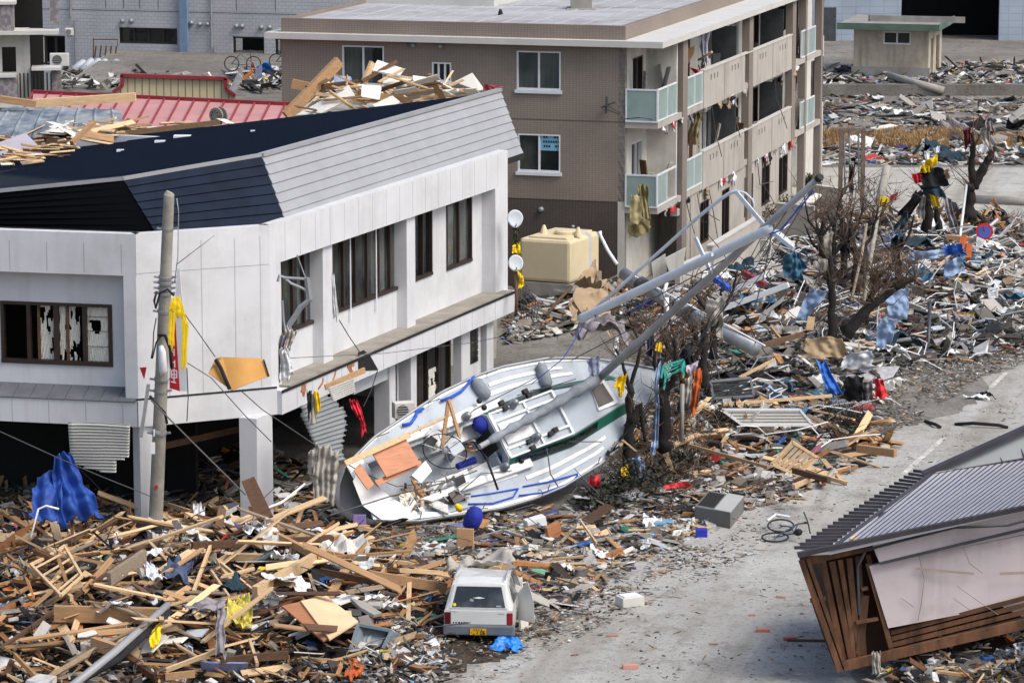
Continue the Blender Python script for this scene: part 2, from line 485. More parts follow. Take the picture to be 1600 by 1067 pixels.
# walls ---------------- right face
mb = MB()
mb.fbox(FR, 0, LEND, -.30, 0, ZT + .02, ZE + .25)                       # top band
mb.fbox(FR, 0, LEND, -.30, .28, ZB, ZL - .06)                        # fascia
c_end = rs(774, 380)
mb.fbox(FR, 0, rs(439, 480), -.5, 0, ZL - .06, ZT + .02)              # corner pier
mb.fbox(FR, c_end, LEND, -2.0, 0.001, ZL - .06, ZT + .02)             # end pier
for a, b in ((505, 519.5), (636, 649)):
    a, b = rs(a, 480, -.12), rs(b, 440, -.12)
    mb.fbox(FR, a, b, -.6, -.12, ZL + .0, ZT + .06)
WN = -.42                              # window wall plane
wins = []                              # (s0, s1, z0, z1, plane)
def win_px(x0, x1, yb0, yt0, pl):
    s0, z0 = FR.st(x0, yb0, pl); s1 = FR.st(x1, yb0 - (x1 - x0) * .42, pl)[0]
    zt = FR.st(x0, yt0, pl)[1]
    return s0, s1, z0, zt
W1 = (FR.st(440, 500, WN)[0], FR.st(494, 500, WN)[0], FR.st(460, 516, WN)[1], ZT, WN)
W2 = (FR.st(518, 430, WN)[0], FR.st(627, 430, WN)[0], FR.st(531, 487, WN)[1], ZT - .02, WN)
W3 = (FR.st(647, 400, WN)[0], FR.st(674.5, 390, WN)[0], FR.st(649, 439, WN)[1], ZT - .02, WN)
W4 = (FR.st(697, 370, WN)[0], FR.st(736.5, 360, WN)[0], FR.st(700, 422, WN)[1], FR.st(700, 316, WN)[1], WN)
segs = sorted([W1, W2, W3, W4])
cur = .2
for w in segs:
    if w[0] > cur: mb.fbox(FR, cur, w[0], WN - .15, WN, ZL - .02, ZT + .05)
    mb.fbox(FR, w[0], w[1], WN - .15, WN, ZL - .02, w[2])
    if w[3] < ZT - .1: mb.fbox(FR, w[0], w[1], WN - .15, WN, w[3], ZT + .05)
    cur = w[1]
mb.fbox(FR, cur, c_end + .02, WN - .15, WN, ZL - .02, ZT + .05)
mb.fbox(FR, LEND - .2, LEND, -14, -2.0, 0, ZE + .2)                  # far end wall
# ground floor right face
def gcol(x0, x1, y, d0=-.7, d1=0.0, z1=ZB + .05):
    a, b = rs(x0, y, d1), rs(x1, y, d1); mb.fbox(FR, a, b, d0, d1, 0, z1)
gcol(401.5, 426, 700, -.45, .02)
gcol(642, 651, 600, -.55, -.02)
gcol(760.5, 771, 540, -.5, 0)
gcol(721, 751, 560, -.35, -.1)
gcol(608.5, 618, 600, -.6, -.15)
a, b = rs(619, 600, -.5), rs(642, 600, -.5); mb.fbox(FR, a, b, -.6, -.5, 0, ZB + .05)
part('wall', mb, M['white'], wb)
# joints of the cladding boards
mb = MB()
s = .9
while s < LEND:
    mb.fbox(FR, s, s + .012, -.001, .003, ZT + .04, ZE + .2); mb.fbox(FR, s, s + .012, .27, .283, ZB + .01, ZL - .1); s += .93
for k in range(1, 4):
    s = LB * k / 4 + .05
    mb.fbox(FC, s, s + .014, -.001, .003, ZL, ZE)
mb.fbox(FC, .02, LB, -.001, .0035, ZE - .72, ZE - .706)
mb.fbox(FC, .25, .262, -.001, .003, ZL, ZE)
for k in range(10):
    s = .35 + k * .95
    mb.fbox(FL, s, s + .014, -.001, .003, ZT + .05, ZE); mb.fbox(FL, s, s + .014, -.001 + .12, .123, ZB, ZL - .1)
part('panel_joint', mb, M['joint'], wb)
# ledge along the right face
mb = MB()
mb.fbox(FR, .45, c_end + .6, WN - .02, .30, ZL - .06, ZL + .0)
part('ledge', mb, M['stone'], wb)
mb = MB(); mb.fbox(FR, -.02, LEND + .01, .281, .31, ZL - .11, ZL - .04); mb.fbox(FC, -.1, LB + .1, .10, .125, ZL - .0, ZL + .05)
part('ledge_edge', mb, M['dark'], wb)
# chamfer and left faces
mb = MB()
mb.fbox(FC, .001, LB, -.3, 0, ZL - .02, ZE + .25)
mb.fbox(FC, -.1, LB + .05, -.3, .12, ZB, ZL - .02)
mb.fbox(FC, LB - .42, LB - .0, -.45, .04, 0, ZB + .02)
mb.fbox(FC, .02, .55, -.42, .03, 0, ZB + .02)
ll = 9.0
wl0, wz0 = FL.st(177, 573, -.45); wz1 = FL.st(177, 476, -.45)[1]; wl1 = FL.st(3, 560, -.45)[0]
xr = FL.st(194, 500)[0]
mb.fbox(FL, -.02, ll, -.3, 0.0, ZT, ZE + .25)
mb.fbox(FL, 0, ll, -.3, .12, ZB, ZL - .05)
mb.fbox(FL, 0.0, xr, -.45, .0, ZL - .05, ZT)
mb.fbox(FL, xr - .1, wl0, -.6, -.45, ZL, ZT + .05)
mb.fbox(FL, wl0, wl1, -.6, -.45, ZL, wz0); mb.fbox(FL, wl0, wl1, -.6, -.45, wz1, ZT + .05)
mb.fbox(FL, wl1, ll, -.6, -.45, ZL, ZT + .05)
part('wall', mb, M['white'], wb)
# slate lean-to ledge on the left
mb = MB()
for k in range(16):
    a = .05 + k * .45
    mb.hexa([FL.p(a, .14, ZL - .05), FL.p(a + .435, .14, ZL - .05), FL.p(a + .435, -.46, ZL - .05), FL.p(a, -.46, ZL - .05),
             FL.p(a, .16, ZL - .03), FL.p(a + .435, .16, ZL - .03), FL.p(a + .435, -.46, ZL + .22), FL.p(a, -.46, ZL + .22)])
part('slate_ledge', mb, M['slate'], wb)
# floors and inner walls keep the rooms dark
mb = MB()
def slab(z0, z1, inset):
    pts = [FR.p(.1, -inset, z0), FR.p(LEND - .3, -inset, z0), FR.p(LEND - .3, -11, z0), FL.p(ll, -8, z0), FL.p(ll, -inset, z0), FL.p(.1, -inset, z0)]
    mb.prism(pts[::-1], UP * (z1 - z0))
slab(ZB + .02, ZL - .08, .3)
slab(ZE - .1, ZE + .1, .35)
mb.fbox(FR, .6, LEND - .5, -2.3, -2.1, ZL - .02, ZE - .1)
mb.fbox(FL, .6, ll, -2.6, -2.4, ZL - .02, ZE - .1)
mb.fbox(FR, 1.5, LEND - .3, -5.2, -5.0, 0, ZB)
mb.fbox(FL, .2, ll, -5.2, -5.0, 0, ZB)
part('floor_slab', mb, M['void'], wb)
# windows
def window(F, s0, s1, z0, z1, pl, npan, par, curtain=None, broken=(), fr=.07, fmat='bronze', cmat='curtain', gmat='glass'):
    f = MB()
    f.fbox(F, s0, s1, pl - .12, pl + .03, z1 - fr, z1); f.fbox(F, s0, s1, pl - .12, pl + .045, z0, z0 + fr * 1.3)
    f.fbox(F, s0, s0 + fr, pl - .12, pl + .03, z0 + fr * 1.3, z1 - fr); f.fbox(F, s1 - fr, s1, pl - .12, pl + .03, z0 + fr * 1.3, z1 - fr)
    w = (s1 - s0) / npan
    for k in range(1, npan):
        f.fbox(F, s0 + w * k - fr * .6, s0 + w * k + fr * .6, pl - .1, pl + .015, z0 + fr * 1.3, z1 - fr)
    fo = part('window', f, M[fmat], par)
    g = MB()
    for k in range(npan):
        if k in broken: continue
        g.fbox(F, s0 + w * k + fr * .55, s0 + w * (k + 1) - fr * .55, pl - .07, pl - .062, z0 + fr * 1.25, z1 - fr * .95)
    if g.v: part('pane', g, M[gmat], fo)
    if curtain:
        c = MB()
        for a, b, zb in curtain:
            a0, b0 = s0 + (s1 - s0) * a, s0 + (s1 - s0) * b
            nn = max(6, int((b0 - a0) / .05))
            c.grid(lambda u, v: F.p(a0 + (b0 - a0) * u, pl - .10 + .012 * math.sin(u * nn * 1.6), z1 - fr + (zb + (z0 - zb) * 1.0 - (z1 - fr)) * v * 1.0), nn, 6)
        part('curtain', c, M[cmat], fo)
    return fo
window(FR, *W1[:4], WN, 3, wb, curtain=[(.55, .85, .2)])
window(FR, *W2[:4], WN, 6, wb, curtain=[(.60, .80, .1)])
window(FR, *W3[:4], WN, 2, wb, curtain=[(.42, .62, .1)], gmat='glassdark')
window(FR, *W4[:4], WN, 2, wb, curtain=[(.05, .38, .2), (.55, .95, .2)])
# white downpipes on the wide window
mb = MB()
for px in (547.5, 588):
    mb = MB(); a = rs(px, 430, WN + .06); mb.tube([FR.p(a, WN + .06, W2[2] - .35), FR.p(a, WN + .06, ZT)], .02, 6); part('downpipe', mb, M['whitepaint'], wb)
# big broken paper-screen window on the left face
fo = window(FL, wl0, wl1, wz0, wz1, -.45, 4, wb, broken=(0, 1, 2, 3), fr=.08)
mb = MB()
rnd = random.Random(5)
def torn(F, s0, s1, z0, z1, pl, holes, mb):
    nu, nv = 14, 20
    hl = [(rnd.uniform(0, 1), rnd.uniform(0, .9), rnd.uniform(.08, .26), rnd.uniform(.05, .16)) for _ in range(holes)]
    for j in range(nv):
        for i in range(nu):
            u, v = (i + .5) / nu, (j + .5) / nv
            if any(((u - a) / c) ** 2 + ((v - b) / d) ** 2 < 1 + .6 * math.sin(9 * u + 7 * v) for a, b, c, d in hl): continue
            p = lambda a, b: F.p(s0 + (s1 - s0) * a / nu, pl + .02 * math.sin(a * 2.1 + b), z0 + (z1 - z0) * b / nv)
            mb.add([p(i, j), p(i + 1, j), p(i + 1, j + 1), p(i, j + 1)], [(0, 1, 2, 3)])
ws = lambda px: FL.st(px, 520, -.55)[0]
torn(FL, ws(170), ws(135), wz0 + .1, wz1 - .08, -.56, 1, mb)
torn(FL, ws(124), ws(107), wz0 + .1, wz1 - .08, -.6, 9, mb)
torn(FL, ws(103), ws(90), wz0 + .1, wz1 - .08, -.56, 6, mb)
torn(FL, ws(85), ws(62), wz0 + .1, wz1 - .08, -.6, 9, mb)
part('paper_screen', mb, M['shoji'], fo)
mb = MB()
for px in (171, 134, 106, 86, 61, 44):
    a = ws(px); mb.fbox(FL, a - .03, a + .03, -.59, -.53, wz0 + .08, wz1 - .05)
for zf in (.3, .55, .78):
    mb.fbox(FL, ws(171), ws(134), -.535, -.525, wz0 + (wz1 - wz0) * zf, wz0 + (wz1 - wz0) * zf + .012)
part('screen_frame', mb, M['wood3'], fo)
# roof -------------------------------------------------------
E = dict(l=G(-260, 356, ZE - .1), b=G(250, 376, ZE - .1), a=G(451, 363, ZE - .1), c=G(816, 240, ZE - .1))
T4, T3 = G(781, 142, 9.0), G(408, 244, 9.0)
T2 = G(192, 281, 8.62)
T1 = G(0, 300, 8.28); T0 = T2 + (T1 - T2) * 2.3
# roof plane through T3, T4, T2
npl = (T4 - T3).cross(T2 - T3).normalized()
K1, K2, K3 = [hit(px, py, T3, npl) for px, py in ((740, 150), (345, 197), (-330, 232))]
mb = MB()
mb.poly([T4, K1, K2, K3, T0, T2, T3][::-1])
mb.v = [v for v in mb.v]
deck = part('roof', mb, M['navytop'], wb)
# seams of the roof sheets, parallel to the rear edge
mb = MB()
ed = (K1 - K2).normalized(); ru = (T4 - T3).normalized()
nrm = npl if npl.z > 0 else -npl
from mathutils import geometry as mg
polyd = [T4, K1, K2, K3, T0, T2, T3]
def clip_line(p, d):
    ts = []
    for i in range(len(polyd)):
        a, b = polyd[i], polyd[(i + 1) % len(polyd)]
        e = b - a; den = d.x * e.y - d.y * e.x
        if abs(den) < 1e-9: continue
        w = a - p
        t = (w.x * e.y - w.y * e.x) / den; q = (w.x * d.y - w.y * d.x) / den
        if 0 <= q <= 1: ts.append(t)
    return (min(ts), max(ts)) if len(ts) >= 2 else None
perp = V((ed.y, -ed.x, 0))
for k in range(1, 40):
    p = K2 + perp * (k * .45)
    r = clip_line(p, ed)
    if not r or r[1] - r[0] < .3: continue
    def onp(t):
        q = p + ed * t
        q.z = T3.z - ((q.x - T3.x) * nrm.x + (q.y - T3.y) * nrm.y) / nrm.z
        return q
    mb.bar(onp(r[0] + .05) + nrm * .02, onp(r[1] - .05) + nrm * .02, .035, .05)
part('roof_seam', mb, mk('seam_blue', L((34, 44, 62)), .6, .1, spec=.2), deck)
def facet(e0, e1, t1, t0, mat, nb, name):
    """lapped boards from eave (e) to top (t)"""
    m = MB(); e0, e1, t0, t1 = V(e0), V(e1), V(t0), V(t1)
    nf = (e1 - e0).cross(t0 - e0).normalized()
    if nf.y > 0 and nf.x < .3: nf = -nf
    if nf.z < 0: nf = -nf
    for k in range(nb):
        a, b = k / nb, (k + 1) / nb + .002
        p0, p1, q1, q0 = e0.lerp(t0, a), e1.lerp(t1, a), e1.lerp(t1, b), e0.lerp(t0, b)
        lift = nf * .045
        m.hexa([p0, p1, q1, q0, p0 + lift, p1 + lift, q1 + lift * .25, q0 + lift * .25])
    return part(name, m, mat, wb)
facet(E['a'], E['c'], T4, T3, M['greysheen_metal'], 8, 'roof_cladding')['label'] = 'lapped dark blue metal cladding with its sky sheen painted light grey'
facet(E['b'], E['a'], T3, T2, M['navy'], 8, 'roof_cladding')['label'] = 'dark navy lapped metal cladding'
facet(E['l'], E['b'], T2, T0, M['navyshade'], 8, 'roof_cladding')['label'] = 'navy metal cladding with its shade painted black above the paper screens'
mb = MB()
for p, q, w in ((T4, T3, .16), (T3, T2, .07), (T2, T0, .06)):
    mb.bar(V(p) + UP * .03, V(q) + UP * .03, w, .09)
part('ridge_cap', mb, M['greysheen_metal'], wb)
mb = MB()
for p, q in ((E['a'], E['c']), (E['b'], E['a']), (E['l'], E['b'])):
    mb.bar(V(p) - UP * .07, V(q) - UP * .07, .14, .17)
ctr = V((-8, 90, ZE - .16))
mb.poly([E['l'] - UP * .16, E['b'] - UP * .16, E['a'] - UP * .16, E['c'] - UP * .16, FR.p(LEND, -3, ZE - .26), FL.p(9, -3, ZE - .26)])
part('gutter', mb, M['dark'], wb)
# gable end triangle at the far right
mb = MB(); mb.prism([E['c'] + V((-.06, 0, 0)), T4 + V((-.04, 0, 0)), K1, FR.p(LEND - .1, -3, ZE - .1)], V((-.1, -.02, 0)))
part('roof_end', mb, M['dark'], wb)
# sign strokes left on the fascia
mb = MB()
def stroke(pts, w):
    P = [FR.p(*((lambda h: (h[0], .286, h[1]))(FR.st(x, y, .286)))) for x, y in pts]
    for i in range(len(P) - 1): mb.bar(P[i], P[i + 1], .012, w, up=UP if abs((P[i + 1] - P[i]).normalized().z) < .8 else FR.u)
stroke([(470, 597), (478, 603)], .1); stroke([(471, 606), (477, 612)], .18); stroke([(473, 614), (476, 617)], .1)
stroke([(494, 588), (499, 584)], .1); stroke([(505, 590), (504, 598), (497, 608)], .07)
stroke([(526, 573), (524, 583), (520, 595)], .07)
stroke([(546, 563), (549, 575)], .16); stroke([(543, 570), (552, 585)], .12); stroke([(551, 562), (553, 572)], .1)
part('sign_lettering', mb, mk('rusty_letters', L((166, 112, 78)), .8, .35, 8), wb)
# ground floor fittings of the white building
mb = MB()
a, b = rs(553, 600, -.2), rs(608, 590, -.2)
mb.fbox(FR, a, b, -.35, -.2, ZB - .55, ZB + .02)
part('shutter_box', mb, M['white_frame'], wb)
mb = MB()
a, b = rs(612, 600, -.3), rs(618, 600, -.3)
mb.tube([FR.p(rs(626, 600, -.4), -.42, 0), FR.p(rs(626, 600, -.4), -.42, ZB)], .04, 8)
part('downpipe', mb, M['whitepaint'], wb); mb = MB(); mb.tube([FR.p(rs(622, 600, -.4), -.42, 0), FR.p(rs(622, 600, -.4), -.42, ZB)], .03, 8)
part('downpipe', mb, M['whitepaint'], wb)
# glazed shop opening with hanging curtain
a, b = rs(651, 600, -.4), rs(721, 560, -.4)
fo = window(FR, a, b, .25, ZB, -.42, 4, wb, broken=(1, 3), gmat='glassdark')
mb = MB()
ca, cb_ = a + .05, a + (b - a) * .2
mb.grid(lambda u, v: FR.p(ca + (cb_ - ca) * u, -.5 + .03 * math.sin(u * 22), .3 + (ZB - .35) * v), 24, 4)
part('curtain', mb, mk('brown_curtain', L((60, 46, 40)), .9, .2, 3), fo)
mb = MB()
torn(FR, a + (b - a) * .28, a + (b - a) * .5, .5, 1.9, -.5, 7, mb)
part('paper_screen', mb, M['shoji'], fo)
# glass block window
a, b = rs(734.5, 540, -.1), rs(746, 540, -.1)
z0, z1 = FR.st(740, 567, -.1)[1], FR.st(740, 503, -.1)[1]
mb = MB(); mb.fbox(FR, a, b, -.12, -.09, z0, z1)
fo = part('window', mb, M['bronze'], wb)
g = MB()
for i in range(2):
    for j in range(7):
        w_, h_ = (b - a) / 2, (z1 - z0) / 7
        g.fbox(FR, a + w_ * i + .03, a + w_ * (i + 1) - .03, -.09, -.06, z0 + h_ * j + .025, z0 + h_ * (j + 1) - .025)
part('glass_block', g, M['glass'], fo)
# timber beam inside the chamfer opening
mb = MB()
p, q = G(259, 708, 0), 0
mb.bar(FC.p(LB - .5, -.9, 2.05), FC.p(.55, -.9, 2.35), .1, .16)
part('inner_beam', mb, M['wood3'], wb)
# torn hole in the fascia
mb = MB()
P = [FR.p(*((lambda h: (h[0], .288, h[1]))(FR.st(x, y, .288)))) for x, y in ((559, 551), (568, 547), (577, 553), (591, 578), (560, 580))]
mb.prism(P, FR.n * .004)
part('torn_hole', mb, M['void'], wb)

# ------------------------------------------------------------------ brown tiled apartment block
Q = G(975, 455); Q.z = 0
uA = yaw(16.2); nA = V((uA.y, -uA.x, 0))
FA = Frame(Q, uA, nA)                  # long face, u runs away
uF = V((-nA.x, -nA.y, 0)); nF = V((-uA.x, -uA.y, 0))
FF = Frame(Q, uF, nF)                  # short face towards the camera, u runs left
ap = thing('apartment_block', (Q.x, Q.y, 0), 'brown tiled three storey apartment block with wrecked balconies', 'building')
M['tile'] = tiles('brown_tile', L((136, 124, 112)), L((121, 110, 100)), .12, .075, FF, grime=.2, var=.05, msize=.012, stagger=0)
M['tiled'] = tiles('dark_brown_tile', L((84, 74, 69)), L((68, 60, 56)), .12, .075, FF, var=.1, msize=.012, stagger=0)
M['cream'] = mk('cream_render', L((200, 197, 188)), .8, .06, 1, grime=.35, streak=.35)
M['beigegrey'] = mk('grey_beige_panel', L((172, 166, 158)), .8, .05, 1, grime=.35, streak=.4)
M['fin'] = mk('brown_fin', L((126, 116, 108)), .8, .1, 1)
M['slabroof'] = mk('grey_roof_sheet', L((164, 164, 166)), .95, .14, .35, stretch=(1, 2, 1), grime=.45, spec=.1)
M['roofseam'] = mk('roof_seam_grey', L((174, 174, 175)), .7, .08, 1)
M['balglass'] = mk('frosted_glass', L((138, 158, 154)), .3, .08, 2, spec=.6)
M['seal'] = mk('white_coping', L((196, 194, 188)), .6, .05, 1, grime=.1)
WL = FF.st(440, 120)[0]
zR = 9.02; FH = 3.03
AL = 31.5
mb = MB()
# short face wall with window holes built as strips
fw = []                                # windows: s0,s1,z0,z1
def fpx(x0, x1, y0, y1):
    a = FF.st(x1, (y0 + y1) / 2); b = FF.st(x0, (y0 + y1) / 2)
    return a[0], b[0], FF.st((x0 + x1) / 2, y1)[1], FF.st((x0 + x1) / 2, y0)[1]
fwin = [fpx(807.5, 876, 80.5, 141), fpx(809, 875.5, 210, 269), fpx(535, 600, 72, 133), fpx(675, 705, 98, 128)]
def wall_holes(mb, F, a0, a1, z0, z1, b0, b1, holes):
    xs_ = sorted(set([a0, a1] + [h[0] for h in holes] + [h[1] for h in holes]))
    for i in range(len(xs_) - 1):
        x0, x1 = xs_[i], xs_[i + 1]; cut = sorted([(h[2], h[3]) for h in holes if h[0] <= x0 + 1e-6 and h[1] >= x1 - 1e-6])
        z = z0
        for c0, c1 in cut:
            if c0 > z: mb.fbox(F, x0, x1, b0, b1, z, c0)
            z = c1
        if z < z1: mb.fbox(F, x0, x1, b0, b1, z, z1)
zd = FF.st(900, 313)[1]
wall_holes(mb, FF, 0, WL, zd, zR - .32, -.25, 0, fwin)
part('wall', mb, M['tile'], ap)
mb = MB(); mb.fbox(FF, 0, WL, -.25, -.015, 0, zd)
part('wall', mb, M['tiled'], ap)['label'] = 'dark brown tiled base'
mb = MB(); mb.fbox(FF, 0, WL, -.01, .006, 6.03, 6.06); part('expansion_joint', mb, M['tiled'], ap)
for i, w in enumerate(fwin):
    cur = [[(.05, .98, .1)], None, [(.3, .95, .1)], None][i]
    window(FF, w[0], w[1], w[2], w[3], -.02, 2 if i < 3 else 3, ap, curtain=cur, fr=.05, fmat='white_frame', cmat='curtaingreen', gmat='glass' if i != 3 else 'glassdark')
    s_ = MB(); s_.fbox(FF, w[0] - .06, w[1] + .06, .001, .09, w[2] - .12, w[2] - .001)
    part('window_sill', s_, M['white_frame'], ap)
# vents
for px, py, r in ((635, 70, .06), (646, 71, .09), (689, 72, .10), (846, 327, .1), (896, 354, .07)):
    s_, z_ = FF.st(px, py); mb = MB()
    mb.lathe(FF.p(s_, 0, z_), FF.n, [(r * .8, 0), (r, .03), (r, .1), (r * .7, .14), (.01, .16)], 12)
    part('wall_vent', mb, M['steel'], ap, smooth=True)
# roof: parapet band, eave slab, roof sheet
mb = MB()
mb.fbox(FF, -1.45, WL + .5, -AL, .42, zR - .30, zR - .08)
part('eave_slab', mb, M['seal'], ap)
mb = MB()
mb.fbox(FF, .0, WL, -.2, .0, zR - .08, zR + .42)
mb.fbox(FF, .0, .2, -AL, -.2, zR - .08, zR + .42)
mb.fbox(FF, WL - .2, WL, -9, -.2, zR - .08, zR + .42)
part('parapet', mb, M['tile'], ap)
mb = MB(); mb.fbox(FF, .2, WL - .2, -AL, -.2, zR - .05, zR + .30)
part('roof', mb, M['slabroof'], ap)
mb = MB()
for k in range(1, 13):
    a = WL * k / 13; mb.fbox(FF, a - .02, a + .02, -AL, -.25, zR + .302, zR + .325)
for k in range(3, 4):
    mb.fbox(FF, .25, WL - .25, -3.2 * k - .02, -3.2 * k + .02, zR + .303, zR + .322)
part('roof_seam', mb, M['roofseam'], ap)
mb = MB(); mb.fbox(FF, WL * .0 + 7.5, WL - .2, -9.2, -9, zR + .3, zR + .75); mb.fbox(FF, 7.5, 7.7, -AL, -9.2, zR + .3, zR + .75)
part('parapet', mb, M['seal'], ap)
p = G(908, 14, zR + .3)
mb = MB(); mb.box(p.x - .4, p.x + .4, p.y - .4, p.y + .4, zR + .3, zR + .78); mb.box(p.x - .55, p.x + .55, p.y - .6, p.y + .55, zR + .3, zR + .34)
mb.box(p.x - .25, p.x + .25, p.y - .25, p.y + .25, zR + .78, zR + .95)
part('roof_vent', mb, M['concrete'], ap)
mb = MB(); p = G(782, 24, zR + .3); mb.lathe(p, UP, [(.1, 0), (.08, .12), (.04, .22)], 8); part('roof_vent', mb, M['black'], ap)
# long face
BN = 1.2                               # balcony plane
GL = FA.st(1240, 250, BN)[0]           # end of solid part
mb = MB()
lw = []
def au(px, py, b=0): return FA.st(px, py, b)[0]
for fl in (1, 2):
    z = FH * fl
    for x0, x1 in ((1.0, 2.6), (4.0, 5.8), (8.3, 10.0), (12.0, 14.0), (17, 18.8), (20.5, 22.6), (25.5, 27.5), (30, 32), (34, 37)):
        lw.append((x0, x1, z + .05, z + 2.15))
wall_holes(mb, FA, 0, AL, 0, zR - .3, -.25, 0, lw)
mb.fbox(FA, AL - .3, AL, -WL, 0, 0, zR - .3)
mb.fbox(FA, 0.3, AL, -WL, -WL + .2, 0, zR - .3)
part('wall', mb, M['cream'], ap)
mb = MB()
for w in lw: mb.fbox(FA, w[0] - .05, w[1] + .05, -1.2, -1.1, w[2], w[3])
for z in (FH, 2 * FH): mb.fbox(FA, .3, AL - .4, -3, -.3, z - .2, z)
part('floor_slab', mb, M['void'], ap)
rr = random.Random(3)
for w in lw:
    window(FA, w[0], w[1], w[2], w[3], -.05, 2, ap, curtain=[(.1, .4, .1)] if rr.random() < .5 else None, broken=(1,) if rr.random() < .6 else (0, 1),
           fr=.06, fmat='white_frame' if rr.random() < .5 else 'bronze', gmat='glassdark')
# ground floor: projecting wall
mb = MB()
g0 = []
for x0, x1, y in ((1058, 1073, 330), (1094, 1108, 330), (1128, 1140, 320), (1163, 1177, 290), (1190, 1203, 280), (1217, 1231, 260)):
    a, b = au(x0, y, BN - .05), au(x1, y, BN - .05)
    g0.append((a, b, .05 if x0 in (1128,) else .7, 2.3))
wall_holes(mb, FA, 5.3, GL, 0, 2 * FH * .5 - .25, BN - .3, BN - .05, g0)
mb.fbox(FA, 5.3, 5.5, 0, BN - .05, 0, FH - .25)
mb.fbox(FA, GL - .2, GL, 0, BN - .05, 0, FH - .25)
part('wall', mb, M['beigegrey'], ap)
for w in g0: window(FA, w[0], w[1], w[2], w[3], BN - .1, 2, ap, broken=(0,), fr=.06, fmat='bronze', gmat='glassdark')
# balcony slabs, guards
u58, u73, u98 = au(1058, 190, BN), au(1073, 190, BN), au(1098, 180, BN)
u163, u175, u236, u250 = au(1163, 140, BN), au(1175, 140, BN), au(1236, 130, BN), au(1252, 130, BN)
mb = MB()
for z in (FH, 2 * FH):
    mb.fbox(FA, 0.0, GL + 6.5, 0, BN, z - .22, z)
part('balcony_slab', mb, M['beigegrey'], ap)
for fl in (1, 2):
    z = FH * fl
    mb = MB()
    for a, b in ((u98 + .05, (u98 + u163) / 2 - .04), ((u98 + u163) / 2 + .04, u163), (u175, (u175 + u236) / 2 - .04), ((u175 + u236) / 2 + .04, u236)):
        mb = MB()
        # guard board with three round-topped holes near its top
        h0 = [((a + b) / 2 + d - .09, (a + b) / 2 + d + .09, z + .72, z + .95) for d in (-.55, 0, .55)]
        wall_holes(mb, FA, a, b, z - .24, z + 1.18, BN - .1, BN + .02, h0); part('balcony_guard', mb, M['beigegrey'], ap)
    mb = MB()
    mb.fbox(FA, u98, u236, BN - .13, BN + .05, z + 1.18, z + 1.23)
    part('coping', mb, M['seal'], ap)
    for (a, b, sd_) in ((0.03, u58, 'n'), (u73, u98, 'n'), (u250, GL + 4.5, 'n')):
        f = MB()
        f.fbox(FA, a, b, BN - .06, BN, z + 1.12, z + 1.18); f.fbox(FA, a, b, BN - .06, BN, z + .02, z + .07)
        npan = max(2, int((b - a) / 1.3))
        for k in range(npan + 1):
            q = a + (b - a - .05) * k / npan; f.fbox(FA, q, q + .05, BN - .06, BN, z + .07, z + 1.12)
        fo = part('balcony_rail', f, M['white_frame'], ap)
        g = MB()
        for k in range(npan):
            if fl == 1 and a < 1 and k == 1: continue
            q0, q1 = a + (b - a - .05) * k / npan, a + (b - a - .05) * (k + 1) / npan
            g.fbox(FA, q0 + .05, q1, BN - .04, BN - .03, z + .07, z + 1.12)
        if g.v: part('glass_panel', g, M['balglass'], fo)
    # end panel facing the camera
    f = MB(); fe = Frame(FA.p(0, 0, 0), FA.n, -FA.u)
    f.fbox(fe, 0.02, BN, 0, .05, z + 1.12, z + 1.18); f.fbox(fe, .02, BN, 0, .05, z + .0, z + .05); f.fbox(fe, .02, .07, 0, .05, z + .05, z + 1.12); f.fbox(fe, BN - .05, BN, 0, .05, z + .05, z + 1.12)
    fo = part('balcony_rail', f, M['white_frame'], ap)
    g = MB(); g.fbox(fe, .07, BN - .05, .015, .03, z + .05, z + 1.12); part('glass_panel', g, M['balglass'], fo)
# fins
mb = MB()
for a, b in ((u58 + .05, u73 - .05), (u163 + .02, u175 - .02), (u236 + .02, u236 + .75)):
    mb = MB(); mb.fbox(FA, b - .75, b, BN - .26, BN + .04, FH * 1 - .3 if a > 20 else .0, zR - .3); part('fin_wall', mb, M['fin'], ap)
for q in (5.8, 2.2): mb = MB(); mb.fbox(FA, GL + q, GL + q + .4, BN - .3, BN, 0, zR - .3); part('fin_wall', mb, M['fin'], ap)
# dark partition boards on the balconies
mb = MB()
for fl in (1, 2):
    for u_ in (u163 - 1.0, u236 - 1.2):
        mb = MB(); mb.fbox(FA, u_, u_ + .06, .1, BN - .12, FH * fl + .35, FH * fl + 2.35); part('partition_board', mb, M['steel_dark'], ap)
# ceiling of balconies
mb = MB()
mb.fbox(FA, 3.2, 3.35, 0, BN - .1, FH * 2, zR - .3); mb.fbox(FA, 3.2, 3.35, 0, BN - .1, FH, 2 * FH - .22)
part('partition_wall', mb, M['cream'], ap)

# ------------------------------------------------------------------ grey tiled building behind on the left
Yg = 165
g0_, g1_ = D(85, 118, Yg), D(760, 118, Yg - 6)
uG = V((g1_.x - g0_.x, g1_.y - g0_.y, 0)).normalized(); nG = V((uG.y, -uG.x, 0))
FG = Frame((g0_.x, g0_.y, 0), uG, nG)
M['gtile'] = tiles('grey_block_tile', L((176, 176, 178)), L((158, 159, 162)), .34, .17, FG, var=.03, msize=.02)
gb = thing('tiled_office', (g0_.x, g0_.y, 0), 'pale grey tiled building with small dark windows behind the red roof', 'building')
def gpx(x0, x1, y0, y1):
    return FG.st(x0, (y0 + y1) / 2)[0], FG.st(x1, (y0 + y1) / 2)[0], FG.st((x0 + x1) / 2, y1)[1], FG.st((x0 + x1) / 2, y0)[1]
gw = [gpx(186, 277, 44, 69), gpx(364, 413, 58, 104), gpx(430, 440, 60, 106), gpx(54, 102, 56, 102)]
